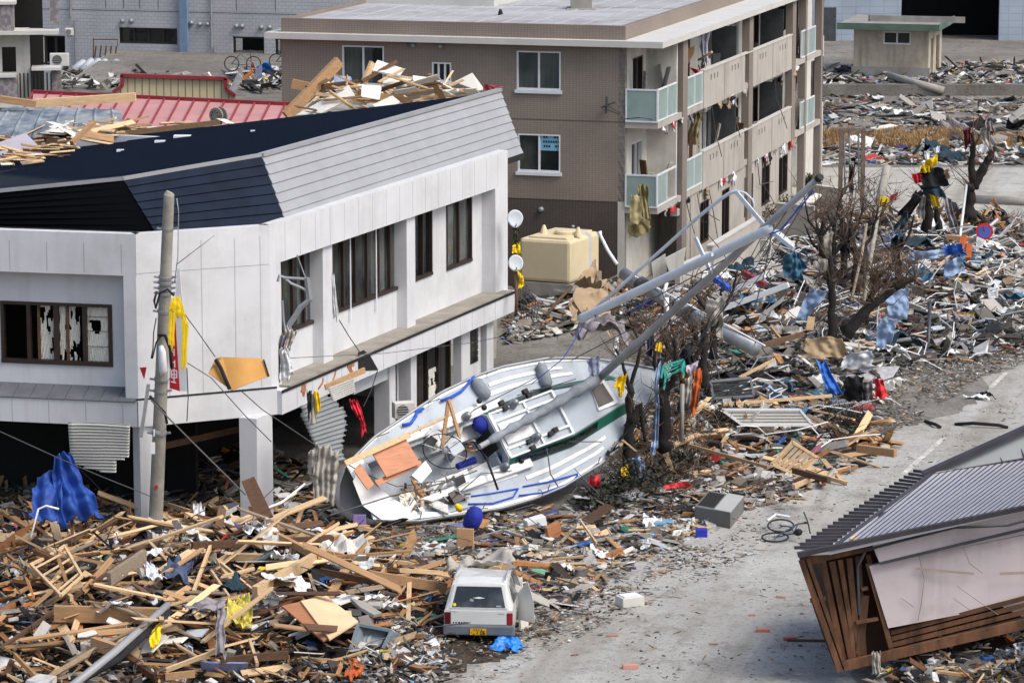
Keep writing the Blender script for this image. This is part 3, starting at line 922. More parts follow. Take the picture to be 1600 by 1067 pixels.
mb = MB(); wall_holes(mb, FG, -4, FG.st(842, 60)[0], 0, 16, -.3, 0, gw); mb.fbox(FG, -4, 21, -12, -11.7, 0, 16)
part('wall', mb, M['gtile'], gb)
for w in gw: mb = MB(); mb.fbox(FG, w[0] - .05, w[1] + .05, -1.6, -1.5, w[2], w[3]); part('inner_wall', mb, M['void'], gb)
for i, w in enumerate(gw):
    window(FG, w[0], w[1], w[2], w[3], -.1, [4, 1, 1, 3][i], gb, fr=.08, fmat='dark', gmat='glassdark', broken=() if i == 0 else (0, 1, 2))
mb = MB()
for px in (0,): pass
for x in (290,):
    a = FG.st(x - 6, 60)[0]; b = FG.st(x + 6, 60)[0]; mb.fbox(FG, a, b, .0, .3, 0, 16)
part('blue_downpipe', mb, mk('blue_grey_pipe', L((112, 134, 162)), .5, .12, 2), gb)
for x, y0, y1, r in ((112, -10, 30, .06), (120, 30, 108, .05), (332, -10, 75, .06), (337, 72, 118, .045)):
    a, z0 = FG.st(x, y1); z1 = FG.st(x, y0)[1]; mb = MB(); mb.tube([FG.p(a, .12, z0), FG.p(a, .12, z1)], r, 8)
    part('downpipe', mb, M['steel'], gb)
for x, y in ((192, 33), (206, 33), (300, 36), (313, 38), (325, 38), (370, 41), (379, 41), (409, 43), (422, 43)):
    a, z = FG.st(x, y); mb = MB(); mb.lathe(FG.p(a, 0, z), FG.n, [(.12, 0), (.12, .12), (.08, .2), (.01, .22)], 10)
    part('wall_vent', mb, M['steel'], gb, smooth=True)
mb = MB()
for x in (165, 193, 247, 369, 430, 218):
    a = FG.st(x, 20)[0]; mb.fbox(FG, a, a + .03, -.01, .006, 6.5, 16)
for y in (20,):
    z = FG.st(300, y)[1]; mb.fbox(FG, -4, 21, -.01, .006, z, z + .03)
part('expansion_joint', mb, M['steel_dark'], gb)
# pale rooftop box beyond the apartment roof
# gravel roofed low building in front of it
mb = MB()
z = 19 - 150 * .0955
p = [D(60, 128, 140), D(640, 138, 140), D(640, 110, 160), D(60, 106, 160)]
mb.box(D(60, 1, 140).x, D(470, 1, 140).x, 138, 164, 0, 4.35)
lb = thing('low_building', (-15, 138, 0), 'low flat gravel roofed building in front of the grey tiled building', 'building')
part('wall', mb, M['concrete'], lb)
mb = MB(); mb.box(D(60, 1, 140).x + .2, D(470, 1, 140).x - .2, 138.2, 163.9, 4.3, 4.45); part('gravel_roof', mb, M['ground'], lb)
mb = MB(); mb.box(D(60, 1, 140).x, D(470, 1, 140).x, 137.8, 138.1, 3.9, 4.5); part('roof_edge', mb, M['concrete'], lb)
# ------------------------------------------------------------------ red roofed building
rb = thing('red_roof_building', (-12, 108, 0), 'low building with a faded red ribbed metal roof behind the dark roof', 'building')
M['redroof'] = mk('faded_red_metal', L((186, 138, 136)), .7, .12, .9, grime=.3, spec=.2)
M['redtrim'] = mk('red_trim', L((140, 44, 50)), .5, .15, 2)
ra, rbp = D(52, 146, 122), D(470, 166, 118)
za, zb2 = ra.z, rbp.z
rc, rdp = D(40, 260, 108), D(470, 262, 104)
rc.z = rdp.z = min(rc.z, rdp.z)
mb = MB(); mb.prism([ra, rbp, rdp, rc], V((0, 0, -.08))); rf = part('roof', mb, M['redroof'], rb)
mb = MB()
for k in range(19):
    t = k / 18; p, q = ra.lerp(rbp, t), V(rc).lerp(V(rdp), t) + (V(rc) - V(rdp)).normalized() * 1.3
    mb.bar(p + UP * .04, q + UP * .04, .05, .07)
mb.bar(ra + UP * .06, rbp + UP * .06, .16, .12)
part('roof_seam', mb, M['redtrim'], rf)
mb = MB(); mb.box(ra.x + .3, rbp.x - .3, 109, 121, 0, min(rc.z, rdp.z) - .3); part('wall', mb, M['concrete'], rb)
# beige sign parapet with red cap standing on its rear side
sp0, sp1 = D(177, 150, 124), D(368, 156, 124)
fs = Frame((sp0.x, sp0.y, 0), sp1 - sp0, (0, -1, 0))
zt = fs.st(190, 117)[1]; ztr = fs.st(356, 124)[1]; zb_ = fs.st(190, 148)[1]
w_ = (sp1 - sp0).length
mb = MB(); mb.prism([fs.p(.0, 0, zb_ - .6), fs.p(w_, 0, zb_ - .6), fs.p(w_, 0, zb_ + .1), fs.p(w_ - .35, 0, zb_ + .3), fs.p(w_ - .35, 0, zt), fs.p(.35, 0, zt), fs.p(.35, 0, zb_ + .3), fs.p(0, 0, zb_ + .1)], V((0, .2, 0)))
po = part('parapet', mb, mk('beige_sheet', L((206, 190, 152)), .7, .06, 1), rb)
mb = MB()
for k in range(1, 17): mb.fbox(fs, w_ * k / 17, w_ * k / 17 + .03, .001, .012, zb_ - .5, zt - .05)
part('panel_joint', mb, mk('tan_joint', L((128, 116, 92)), .8), po)
mb = MB()
for p, q in (((0, zb_ + .1), (.35, zb_ + .35)), ((.35, zb_ + .35), (.35, zt)), ((.3, zt), (w_ - .3, zt)), ((w_ - .35, zt), (w_ - .35, zb_ + .35)), ((w_ - .35, zb_ + .35), (w_, zb_ + .1))):
    mb.bar(fs.p(p[0], .03, p[1]), fs.p(q[0], .03, q[1]), .3, .12, up=UP if abs(p[0] - q[0]) > .1 else fs.u)
part('red_cap', mb, M['redtrim'], po)
# old corrugated grey sheet roof at the left
M['oldsheet'] = mk('weathered_sheet', L((92, 104, 116)), .7, .2, 1.1, col2=L((150, 156, 160)), contrast=(.4, .6), grime=.6, spec=.2)
o0, o1, o2, o3 = D(18, 168, 112), D(186, 172, 111), D(196, 215, 107), D(-30, 219, 107)
mb = MB()
nfo = (o1 - o0).cross(o3 - o0).normalized(); nfo = nfo if nfo.z > 0 else -nfo
def osf(u, v):
    p = o0.lerp(o1, u).lerp(o3.lerp(o2, u), v)
    return p + nfo * (.10 * math.sin(math.pi * min(1, v * 1.05)) * 2.5 + .05 * (abs((u * 7) % 1 - .5) < .08) + .05 * mnoise.noise(p * .7))
mb.grid(osf, 70, 12)
os_ = link('sheet_roof', mb, M['oldsheet'], smooth=False, solid=.05)
tag(os_, 'weathered grey metal roof sheet torn loose beside the red roof', 'roof sheet')
# grey-tile ridge in front: lavender slabs
mb = MB()
mb.prism([D(0, 222, 100), D(40, 208, 101), D(62, 230, 99.5), D(0, 252, 98)], V((0, .3, -.25)))
tag(link('wall_slab', mb, mk('lavender_slab', L((168, 162, 170)), .9, .1, 1, grime=.3)), 'pale lavender slab lying at the left end of the dark roof', 'slab')
# ------------------------------------------------------------------ balcony block, top left
Yb = 132
bb = thing('balcony_block', (D(0, 150, Yb).x, Yb, 0), 'speckled grey block of flats with balconies at the upper left', 'building')
M['speck'] = mk('speckled_tile', L((128, 122, 124)), .8, .25, 5, detail=3, contrast=(.45, .55))
fb = Frame(D(0, 150, Yb) - UP * D(0, 150, Yb).z, (1, .12, 0), (.12, -1, 0))
def bpx(x, y, b=0): return fb.st(x, y, b)
mb = MB(); ws_ = fb.st(46, 60)[0]
wall_holes(mb, fb, -6, ws_, 0, 16, -.3, 0, [(bpx(3, 90)[0], bpx(25, 90)[0], bpx(3, 118)[1], bpx(3, 74)[1]), (bpx(22, 20)[0], bpx(45, 20)[0], bpx(3, 45)[1], bpx(3, -8)[1])])
part('wall', mb, M['cream'], bb)
mb = MB(); mb.fbox(fb, -6, ws_ + .5, -2, -1.9, 0, 16); part('inner_wall', mb, M['void'], bb)
mb = MB()
x0 = bpx(22, 20)[0]
mb.fbox(fb, -6, x0, 0, .9, bpx(3, 50)[1], bpx(3, 5)[1])
mb.fbox(fb, -6, bpx(28, 130)[0], 0, .9, bpx(3, 158)[1], bpx(3, 118)[1])
mb.fbox(fb, bpx(78, 20)[0], bpx(92, 20)[0], -.3, .2, bpx(3, 38)[1], 16)
mb.fbox(fb, bpx(80, 120)[0], bpx(96, 120)[0], 0, .3, bpx(3, 142)[1], bpx(3, 108)[1])
part('balcony_guard', mb, M['speck'], bb)
mb = MB()
for y in (5, 118): mb.fbox(fb, -6, bpx(26, y)[0], -.1, 1.0, bpx(3, y)[1], bpx(3, y)[1] + .12)
mb.fbox(fb, -6, bpx(92, 45)[0], -.3, 1.0, bpx(3, 52)[1], bpx(3, 46)[1])
mb.fbox(fb, bpx(50, 110)[0], bpx(96, 110)[0], -.3, .9, bpx(3, 108)[1], bpx(3, 104)[1])
mb.fbox(fb, -6, bpx(50, 150)[0], -.3, .9, bpx(3, 165)[1], bpx(3, 156)[1])
part('balcony_slab', mb, M['seal'], bb)
mb = MB()
for k in range(9):
    a = bpx(31 + k * 6, 120)[0]; mb.fbox(fb, a, a + .06, .8, .86, bpx(3, 150)[1], bpx(3, 112)[1])
part('balcony_rail', mb, M['dark'], bb)

# ------------------------------------------------------------------ upper right: warehouse, kerb, hut
Yw = 215
wh = thing('warehouse', (D(1400, 40, Yw).x, Yw, 0), 'pale blue-grey warehouse with a big dark doorway behind the hut', 'building')
fwH = Frame(V((D(1270, 40, Yw).x, Yw, 0)), (1, .02, 0), (.02, -1, 0))
M['bluewall'] = tiles('blue_grey_wall', L((148, 160, 174)), L((136, 148, 162)), .9, .45, fwH, var=.04, msize=.03, stagger=0)
dx0, dx1 = fwH.st(1408, 40)[0], fwH.st(1561, 40)[0]
mb = MB(); wall_holes(mb, fwH, -3, 22, 0, 12, -.3, 0, [(dx0, dx1, .0, 9)]); part('wall', mb, M['bluewall'], wh)
mb = MB(); mb.box(fwH.p(dx0, 0, 0).x - 2, fwH.p(dx1, 0, 0).x + 2, Yw + 8, Yw + 8.2, 0, 12); mb.box(fwH.p(dx0, 0, 0).x - 2, fwH.p(dx1, 0, 0).x + 2, Yw + .4, Yw + 8, 9, 9.2)
mb.box(fwH.p(dx0, 0, 0).x - 2.2, fwH.p(dx0, 0, 0).x - 2, Yw + .4, Yw + 8, 0, 9); mb.box(fwH.p(dx1, 0, 0).x + 2, fwH.p(dx1, 0, 0).x + 2.2, Yw + .4, Yw + 8, 0, 9)
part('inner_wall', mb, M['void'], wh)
mb = MB(); a, b = fwH.st(1283, 30)[0], fwH.st(1306, 30)[0]
zz = fwH.st(1290, 66)[1]
mb.fbox(fwH, a, b, .0, .2, zz, fwH.st(1290, 12)[1]); part('door', mb, M['steel_dark'], wh)
# kerb-like low concrete wall
k0, k1 = G(1262, 150), G(1640, 152)
mb = MB(); mb.box(k0.x, k1.x + 6, k0.y, k0.y + .5, 0, .62); mb.box(k0.x - 2, k1.x + 6, k0.y + .5, k0.y + 34, 0, .52)
tag(link('terrace', mb, M['ground']), 'raised concrete yard edge below the small hut', 'terrace', kind='structure')
# hut
zk = .52
h0 = G(1333, 117, zk)
fh = Frame((h0.x, h0.y, 0), (.966, -.259, 0), (-.259, -.966, 0))
hw = fh.st(1451, 80)[0]
hz = fh.st(1390, 40)[1]
hut = thing('hut', (h0.x, h0.y, zk), 'small cream hut with a flat roof and green edge before the warehouse', 'hut')
hole = (fh.st(1380, 60)[0], fh.st(1423, 60)[0], fh.st(1400, 70)[1], fh.st(1400, 50)[1])
mb = MB(); wall_holes(mb, fh, 0, hw, zk, hz, -.15, 0, [hole])
fhs = Frame(fh.p(hw, 0, 0), -fh.n, fh.u)
wall_holes(mb, fhs, .15, 5.5, zk, hz, -.15, 0, [(.9, 2.0, zk, 2.6), (3.2, 4.6, zk, 2.6)])
mb.fbox(fh, 0, .15, -5.5, -.15, zk, hz); mb.fbox(fh, .15, hw - .15, -5.5, -5.35, zk, hz)
part('wall', mb, mk('stained_cream', L((182, 172, 154)), .85, .1, .8, grime=.6, streak=.6), hut)
window(fh, *hole, -.05, 2, hut, fr=.07, fmat='white_frame', gmat='glassdark')
mb = MB(); mb.fbox(fh, -.8, hw + .6, -5.9, .8, hz, hz + .1); part('roof', mb, mk('dirty_felt', L((140, 138, 130)), .9, .2, .7, grime=.5), hut)
mb = MB(); mb.fbox(fh, -.85, hw + .7, .8, .9, hz - .22, hz + .16); mb.fbox(fh, hw + .6, hw + .7, -5.9, .8, hz - .22, hz + .16)
part('green_edge', mb, mk('green_fascia', L((84, 104, 92)), .8, .2, 1, grime=.5), hut)
mb = MB(); mb.fbox(fh, .6, 6.2, -1.5, -1.4, hz + .1, hz + .45); mb.fbox(fh, .6, .7, -1.5, -1.4, hz + .1, hz + .45)
mb.fbox(fh, -.1, hw + .1, .001, .05, zk - .0, zk + .5)
part('plinth', mb, M['concrete'], hut)
# ------------------------------------------------------------------ the stranded yacht, heeled towards the camera
def camv(x, d, u): return V((x, d * CP + u * SP, -d * SP + u * CP))
YN = camv(.44, -.80, .40).normalized()           # deck normal
YA0 = camv(.775, .567, .28)
YA = (YA0 - YN * YA0.dot(YN)).normalized()        # towards the bow
YB = YN.cross(YA).normalized()                    # towards the uphill (port) side
YO = D(562, 770, 80.3)                            # middle of the stern
YL = 10.0
def yp(s, b, h=0.0): return YO + YA * s + YB * b + YN * h
def yd(px, py, h=0.0):
    p = hit(px, py, YO + YN * h, YN) - YO
    return p.dot(YA), p.dot(YB)
def ypx(px, py, h=0.0):
    return yp(*yd(px, py, h), h)
M['deck'] = mk('deck_blue_grey', L((164, 173, 181)), .55, .08, 1.5, grime=.5, detail=8)
M['gel'] = mk('white_gelcoat', L((218, 219, 218)), .35, .05, 1.5, grime=.3, detail=8)
M['grey_cover'] = mk('grey_sail_cover', L((128, 134, 140)), .8, .22, 3, bump=.4, bscale=5)
M['green'] = mk('green_stripe', L((20, 104, 84)), .5, .08, 2)
M['bluerope'] = mk('blue_rope', L((24, 84, 196)), .7, .1)
M['mastgrey'] = mk('mast_alloy', L((150, 153, 156)), .4, .15, 2, metal=.25, grime=.3)
M['poletube'] = mk('white_tube', L((200, 208, 216)), .3, .06, 2, grime=.25)
YW = [(0, .75), (.2, .86), (1.1, 1.2), (2.3, 1.44), (3.5, 1.68), (4.6, 1.77), (5.5, 1.76), (6.9, 1.56), (8, 1.22), (9.2, .66), (9.9, .27), (10.25, .04)]
YWs, YWb = [a for a, b in YW], [b for a, b in YW]
YLEN = YWs[-1]
def ysec(s): return float(np.interp(s, YWs, YWb))
yt = thing('yacht', (YO.x, YO.y, 0), 'white sailing yacht washed ashore and lying heeled over beside the white shop building', 'yacht')
# hull
mb = MB()
NS, NP = 44, 14
def hullp(i, j):
    s = YLEN * i / NS; w = ysec(s); t = -math.pi / 2 + math.pi * j / NP
    dep = 1.25 * (0.55 + .45 * math.sin(math.pi * min(1, s / YLEN * 1.15 + .08)))
    if s > 8.5: dep *= 1 - .35 * (s - 8.5) / (YLEN - 8.5)
    h = -dep * (max(0, math.cos(t)) ** .75)
    return yp(s - .15 * max(0, math.cos(t)) * (i == 0), w * math.copysign(abs(math.sin(t)) ** .8, math.sin(t)) + 0, h)
mb.add([hullp(i, j) for i in range(NS + 1) for j in range(NP + 1)],
       [(i * (NP + 1) + j, (i + 1) * (NP + 1) + j, (i + 1) * (NP + 1) + j + 1, i * (NP + 1) + j + 1) for i in range(NS) for j in range(NP)])
tc_ = sum((hullp(0, j) for j in range(NP + 1)), V((0, 0, 0))) / (NP + 1)
t0i = len(mb.v)
mb.v.extend([tuple((hullp(0, j) * .55 + tc_ * .45) - YA * .22) for j in range(NP + 1)] + [tuple(tc_ - YA * .28)])
for j in range(NP):
    mb.f.append((j, j + 1, t0i + j + 1, t0i + j)); mb.m.append(0); mb.f.append((t0i + j, t0i + j + 1, t0i + NP + 1)); mb.m.append(0)
part('hull', mb, M['gel'], yt, smooth=True)
# deck with an open cockpit
mb = MB()
CK0, CK1, CKW = .55, 4.05, .62
ss = sorted(set([YLEN * i / NS for i in range(NS + 1)] + [CK0, CK1]))
def camber(s, b): return .06 * (1 - (b / max(.05, ysec(s))) ** 2)
cols = [-1, -.93, -.6, -.35, 0, .35, .6, .93, 1]
def dk(s, k):
    w = ysec(s); b = cols[k] * w
    if k in (3, 5) and CK0 - .01 <= s <= CK1 + .01: b = math.copysign(CKW, cols[k])
    return yp(s, b, .0 + (camber(s, b)))
for i in range(len(ss) - 1):
    for k in range(8):
        if k in (3, 4) and ss[i] >= CK0 - .01 and ss[i + 1] <= CK1 + .01: continue
        mb.add([dk(ss[i], k), dk(ss[i + 1], k), dk(ss[i + 1], k + 1), dk(ss[i], k + 1)], [(0, 1, 2, 3)])
part('deck', mb, M['deck'], yt)
def ybox(mb, s0, s1, b0, b1, h0, h1):
    return mb.hexa([yp(s0, b0, h0), yp(s1, b0, h0), yp(s1, b1, h0), yp(s0, b1, h0), yp(s0, b0, h1), yp(s1, b0, h1), yp(s1, b1, h1), yp(s0, b1, h1)])
mb = MB()
ybox(mb, CK0, CK1, -CKW, CKW, -.62, -.55)
ybox(mb, CK0, CK1 + .05, -CKW - .04, -CKW, -.6, .06); ybox(mb, CK0, CK1 + .05, CKW, CKW + .04, -.6, .06); ybox(mb, CK1, CK1 + .05, -CKW, CKW, -.6, .1)
ybox(mb, CK0 - .05, CK0, -CKW, CKW, -.6, .05)
part('cockpit', mb, M['deck'], yt)
mb = MB()
ybox(mb, 1.4, CK1, -CKW, -.34, -.55, -.28); ybox(mb, 1.4, CK1, .34, CKW, -.55, -.28)
part('bench', mb, M['gel'], yt)
# white margins and stripes
def strip(mb, s0, s1, f0, f1, h=.012, n=14):
    for i in range(n):
        a, b = s0 + (s1 - s0) * i / n, s0 + (s1 - s0) * (i + 1) / n
        P = []
        for s, f in ((a, f0), (b, f0), (b, f1), (a, f1)):
            bb = f * ysec(s); P.append(yp(s, bb, camber(s, bb) + h))
        mb.prism(P, YN * .01)
mb = MB()
for sg in (-1, 1):
    strip(mb, .0, 10.1, sg * .99, sg * .93, n=30)
    strip(mb, 4.6, 7.4, sg * .70, sg * .64); strip(mb, 4.9, 7.2, sg * .83, sg * .775)
    strip(mb, 1.2, 4.4, sg * .60, sg * .56)
strip(mb, 0.02, .5, -.93, .93, n=3)
part('deck_stripe', mb, M['gel'], yt)
for sg in (-1, 1):
    mb = MB(); mb.tube([yp(s, sg * (ysec(s) - .01), .05) for s in np.linspace(.1, 10.2, 40)], .035, 6)
    part('toe_rail', mb, M['mastgrey'], yt, smooth=True)
# coamings either side of the cockpit
for sg in (-1, 1):
    mb = MB()
    pts = [(1.35, .72), (4.9, .72), (4.9, 1.0), (1.7, .9)]
    mb.prism([yp(s, sg * b, .03) for s, b in pts][:: sg], YN * .17)
    part('coaming', mb, M['gel'], yt, bevel=.03)
# cabin trunk
mb = MB()
ct = [(4.15, .70), (6.3, .74), (8.35, .42), (8.7, .30)]
lo = [yp(s, b + .15, .03) for s, b in ct] + [yp(s, -b - .15, .03) for s, b in ct[::-1]]
hi = [yp(s + (.0 if s < 5 else -.12), b - .09, .42 - .02 * (s - 4)) for s, b in ct] + [yp(s + (.0 if s < 5 else -.12), -b + .09, .42 - .02 * (s - 4)) for s, b in ct[::-1]]
n_ = len(lo); mb.add(lo + hi, [tuple(range(n_))[::-1], tuple(range(n_, 2 * n_))] + [(i, (i + 1) % n_, n_ + (i + 1) % n_, n_ + i) for i in range(n_)])
cabin = part('cabin', mb, M['deck'], yt)
mb = MB()
for s0, s1, b0, b1 in ((4.18, 4.26, -.6, .6), (5.3, 5.36, -.6, .6), (6.25, 6.32, -.62, .62), (4.2, 6.3, .36, .42), (4.2, 6.3, -.42, -.36), (4.2, 6.3, .6, .645), (4.2, 6.3, -.645, -.6)):
    ybox(mb, s0, s1, b0, b1, .38, .45)
part('cabin_trim', mb, M['gel'], cabin)
for sg in (-1, 1):
    mb = MB(); gr = MB()
    for (u0, u1, v0, v1, m_) in ((0, 1, .08, .95, gr), (.05, .72, .16, .84, mb)):
        P = []
        nseg = 10
        for i in range(nseg + 1):
            t = u0 + (u1 - u0) * i / nseg
            s = 4.2 + 4.2 * t; b = np.interp(s, [4.15, 6.3, 8.35], [.70, .74, .42])
            tp = .42 - .02 * (s - 4); k = .004 if m_ is gr else .012
            q0 = yp(s, sg * (b + .15 - .24 * v0 + k), .03 + (tp - .03) * v0 + k); q1 = yp(s, sg * (b + .15 - .24 * v1 + k), .03 + (tp - .03) * v1 + k)
            P.append((q0, q1))
        for i in range(nseg): m_.add([P[i][0], P[i + 1][0], P[i + 1][1], P[i][1]], [(0, 1, 2, 3)])
    part('green_band', gr, M['green'], cabin); part('cabin_window', mb, M['glassdark'], cabin)
# foredeck hatch and companionway
def ypoly(pts, h, t, name, mat, par, **k):
    m = MB(); P = [ypx(x, y, h) for x, y in pts]
    if (P[1] - P[0]).cross(P[2] - P[1]).dot(YN) < 0: P = P[::-1]
    m.prism(P, YN * t); return part(name, m, mat, par, **k)
hf = ypoly([(922, 607), (942, 594), (966, 630), (934, 643)], .34, .06, 'hatch', M['gel'], cabin)
ypoly([(926, 608), (941, 599), (958, 628), (936, 636)], .405, .02, 'hatch_glass', M['glassdark'], hf) if False else None
hg = MB(); P = [ypx(x, y, .41) for x, y in [(925, 609), (941, 598), (959, 626), (936, 636)]]
hg.prism(P if (P[1] - P[0]).cross(P[2] - P[1]).dot(YN) > 0 else P[::-1], YN * .012); part('hatch_glass', hg, M['bronze'], cabin)
mb = MB(); ybox(mb, 4.3, 5.2, -.3, .3, .41, .46); part('companion_hatch', mb, M['gel'], cabin, bevel=.02)
mb = MB(); ybox(mb, 4.03, 4.055, -.28, .28, -.4, .36); part('companionway', mb, M['void'], yt)
ypoly([(551, 752), (558, 738), (578, 752), (612, 778), (650, 800), (700, 800), (690, 806), (640, 812), (596, 812), (566, 790)], .07, .02, 'stern_moulding', M['gel'], yt)
# winches
def winch(px, py, h, r=.1):
    c = ypx(px, py, h); s, b = yd(px, py, h); c = yp(s, b, h)
    m = MB(); m.lathe(c, YN, [(r * 1.15, 0), (r * 1.15, .04), (r * .8, .06), (r * .75, .13), (r, .17), (r * .6, .19), (r * .55, .23), (.01, .235)], 14)
    part('winch', m, M['steel'], yt, smooth=True)
for a in ((727, 652, .2), (772, 648, .2), (801, 632, .44), (807, 701, .2), (787, 731, .2), (836, 684, .44), (735, 695, -.2)): winch(*a)
for px, py in ((756, 637), (814, 720), (748, 627)):
    m = MB(); m.lathe(ypx(px, py, .2), YN, [(.07, 0), (.075, .04), (.05, .08), (.01, .09)], 12); part('deck_block', m, M['black'], yt)
for px, py in ((783, 630), (789, 638), (826, 690), (832, 700), (820, 612), (826, 618), (860, 678), (867, 672)):
    m = MB(); c = ypx(px, py, .45); m.hexa([c + YA * i * .07 + YB * j * .06 + YN * k for k in (-.05, .07) for i, j in ((-1, -1), (1, -1), (1, 1), (-1, 1))]); part('instrument', m, M['black'], yt)
# blue bags
def blob(name, c, rx, ry, rz, mat, par, seed=0, lab=None):
    m = MB(); c = V(c)
    nu, nv = 12, 8
    vs = []
    for j in range(nv + 1):
        for i in range(nu):
            th, ph = math.pi * j / nv, 2 * math.pi * i / nu
            d = V((math.sin(th) * math.cos(ph), math.sin(th) * math.sin(ph), math.cos(th)))
            k = 1 + .28 * mnoise.noise(d * 1.7 + V((seed, 0, 0)))
            vs.append(c + V((d.x * rx, d.y * ry, d.z * rz)) * k)
    m.add(vs, [(j * nu + i, j * nu + (i + 1) % nu, (j + 1) * nu + (i + 1) % nu, (j + 1) * nu + i) for j in range(nv) for i in range(nu)])
    o = link(name, m, mat, par, smooth=True)
    return o
M['bluebag'] = mk('blue_canvas', L((26, 40, 138)), .8, .25, 3, bump=.3)
for px, py, r in ((752, 664, .24), (788, 712, .2)):
    blob('sheet_bag', ypx(px, py, .1), r, r * .8, r * .9, M['bluebag'], yt, px)
mb = MB(); c = ypx(727, 724, -.1)
mb.tube([c - YA * .25, c + YA * .3], [.09, .1], 8); part('blue_cushion', mb, M['bluebag'], yt)
# steering wheel, pedestal
c = ypx(695, 705, .55); wx = (YB * .95 + YN * .2).normalized(); wy = (YN * .95 - YB * .2 + YA * .15).normalized()
wx, wy = ray(0, 0) * 0 + V((.80, .25, -.55)), V((.45, -.3, .83))
wx.normalize(); wy = (wy - wx * wy.dot(wx)).normalized()
mb = MB(); mb.tube([c + (wx * math.cos(t) * .58 + wy * math.sin(t) * .48) for t in np.linspace(0, 2 * math.pi, 33)], .014, 6, cap=False)
sw = part('steering_wheel', mb, M['black'], yt, smooth=True)
mb = MB()
for k in range(3):
    t = k * math.pi / 3 + .3; e = (wx * math.cos(t) * .62 + wy * math.sin(t) * .5); mb.tube([c - e, c + e], .012, 5)
mb.lathe(c - wx.cross(wy) * .06, wx.cross(wy), [(.08, 0), (.08, .1), (.02, .13)], 10)
part('spoke', mb, M['steel'], sw)
mb = MB(); mb.tube([ypx(705, 712, -.5), c], [.11, .08], 8); part('pedestal', mb, M['steel_dark'], yt)
# console boxes in the cockpit
for pts, h, t, m_ in (([(660, 690), (672, 676), (690, 688), (678, 706)], .0, .3, 'gel'), ([(705, 745), (726, 735), (731, 755), (712, 765)], .1, .16, 'gel'),
                     ([(693, 700), (712, 690), (722, 706), (704, 718)], .1, .2, 'deck')):
    o = ypoly(pts, h, t, 'console', M[m_], yt, bevel=.02)
ypoly([(664, 690), (673, 680), (684, 688), (676, 700)], .31, .01, 'console_screen', M['black'], yt)
ypoly([(709, 747), (724, 740), (728, 753), (714, 761)], .27, .01, 'console_screen', M['black'], yt)
ypoly([(697, 773), (713, 765), (722, 782), (707, 789)], .1, .12, 'seat_box', M['bronze'], yt)
# fenders
for (a, b) in (((741, 592), (762, 622)), ((843, 568), (856, 604))):
    p, q = ypx(*a, .12), ypx(*b, .12); d = q - p
    mb = MB(); mb.tube([p - d * .05, p, p + d * .12, p + d * .5, q - d * .12, q, q + d * .03], [.03, .05, .15, .17, .16, .09, .02], 12)
    part('fender', mb, M['grey_cover'], yt, smooth=True)
# blue ropes along the deck
def yrope(pts, r, mat='bluerope', h=.09, par=yt, name='rope'):
    m = MB(); P = [ypx(x, y, h) for x, y in pts]; m.tube(P, r, 6); return part(name, m, M[mat], par, smooth=True)
yrope([(689, 626), (705, 620), (722, 610), (741, 588)], .035)
yrope([(629, 664), (642, 661), (650, 650), (652, 642), (662, 638)], .04)
for q in ([(736, 775), (765, 771), (810, 763)], [(732, 787), (770, 786), (802, 776), (810, 763)], [(817, 760), (860, 752), (903, 740)], [(811, 774), (850, 769), (893, 754), (903, 742)]): yrope(q, .02, h=.05)
yrope([(849, 680), (856, 710), (860, 740), (872, 760)], .018, h=.3, mat='steel_dark'); yrope([(740, 690), (760, 715), (778, 765)], .03, 'black', .4)
for pts in ([(808, 618), (830, 610), (860, 604), (900, 592)], [(690, 700), (740, 640), (838, 590)], [(705, 780), (752, 740), (800, 735)], [(570, 740), (620, 760), (700, 750), (800, 700)], [(860, 650), (890, 690), (940, 690)], [(640, 790), (652, 770), (700, 762)]):
    yrope(pts, .012, 'wire', .25)
# mast, boom with its sail cover, tubes, spreaders
mbase = ypx(926, 600, .35)
mtip = D(1279, 279, mbase.y - 7.6)
md = (mtip - mbase)
mb = MB(); mb.tube([mbase - md * .01, mbase + md * .3, mbase + md * .7, mtip], [.105, .10, .09, .075], 12)
mast = part('mast', mb, M['mastgrey'], yt, smooth=True)
mb = MB(); mb.tube([mtip - md * .004, mtip + md * .008], .09, 10); part('mast_cap', mb, M['black'], mast)
def onmast(px):                        # mast point above image column px
    lo_, hi_ = 0, 1
    for _ in range(30):
        m_ = (lo_ + hi_) / 2; p = mbase + md * m_
        if 800 + FPX * p.x / ((p - C0).dot(V((0, CP, -SP)))) < px: lo_ = m_
        else: hi_ = m_
    return mbase + md * m_
mb = MB()
cr = md.normalized().cross(YA).normalized()
mb.tube([onmast(1268) + V((.05, -.1, -.12)), onmast(1215) + V((.05, -.1, -.35)), onmast(1190) + V((.03, -.1, -.12))], .02, 6); part('halyard', mb, M['bluerope'], mast)
# spreaders
for a, b, px in (((1151, 301), (1240, 389), 1196), ((1087, 372), (1113, 398), 1113)):
    m0 = onmast(px); mb = MB()
    p, q = D(*a, m0.y + .5), D(*b, m0.y - .8)
    mb.bar(p, m0, .05, .1); mb.bar(m0, q, .05, .1)
    part('spreader', mb, M['poletube'], mast)
pt = onmast(1203) + V((0, -.12, -.12)); pb = D(907, 498, 83.5)
mb = MB(); mb.tube([pb, pb.lerp(pt, .02), pb.lerp(pt, .98), pt], [.12, .115, .115, .1], 12); sp_ = part('white_tube', mb, M['poletube'], yt, smooth=True)
mb = MB(); mb.tube([pb + V((0, 0, 0)), pb + V((.03, 0, -.25)), D(880, 560, 83.3), D(830, 600, 84)], .012, 5); mb.tube([pb + (pt - pb) * .075 + V((0, -.13, .1)), pb + (pt - pb) * .085 + V((0, -.1, -.14))], .015, 5); part('rope', mb, M['bluerope'], sp_)
mm = onmast(1150)
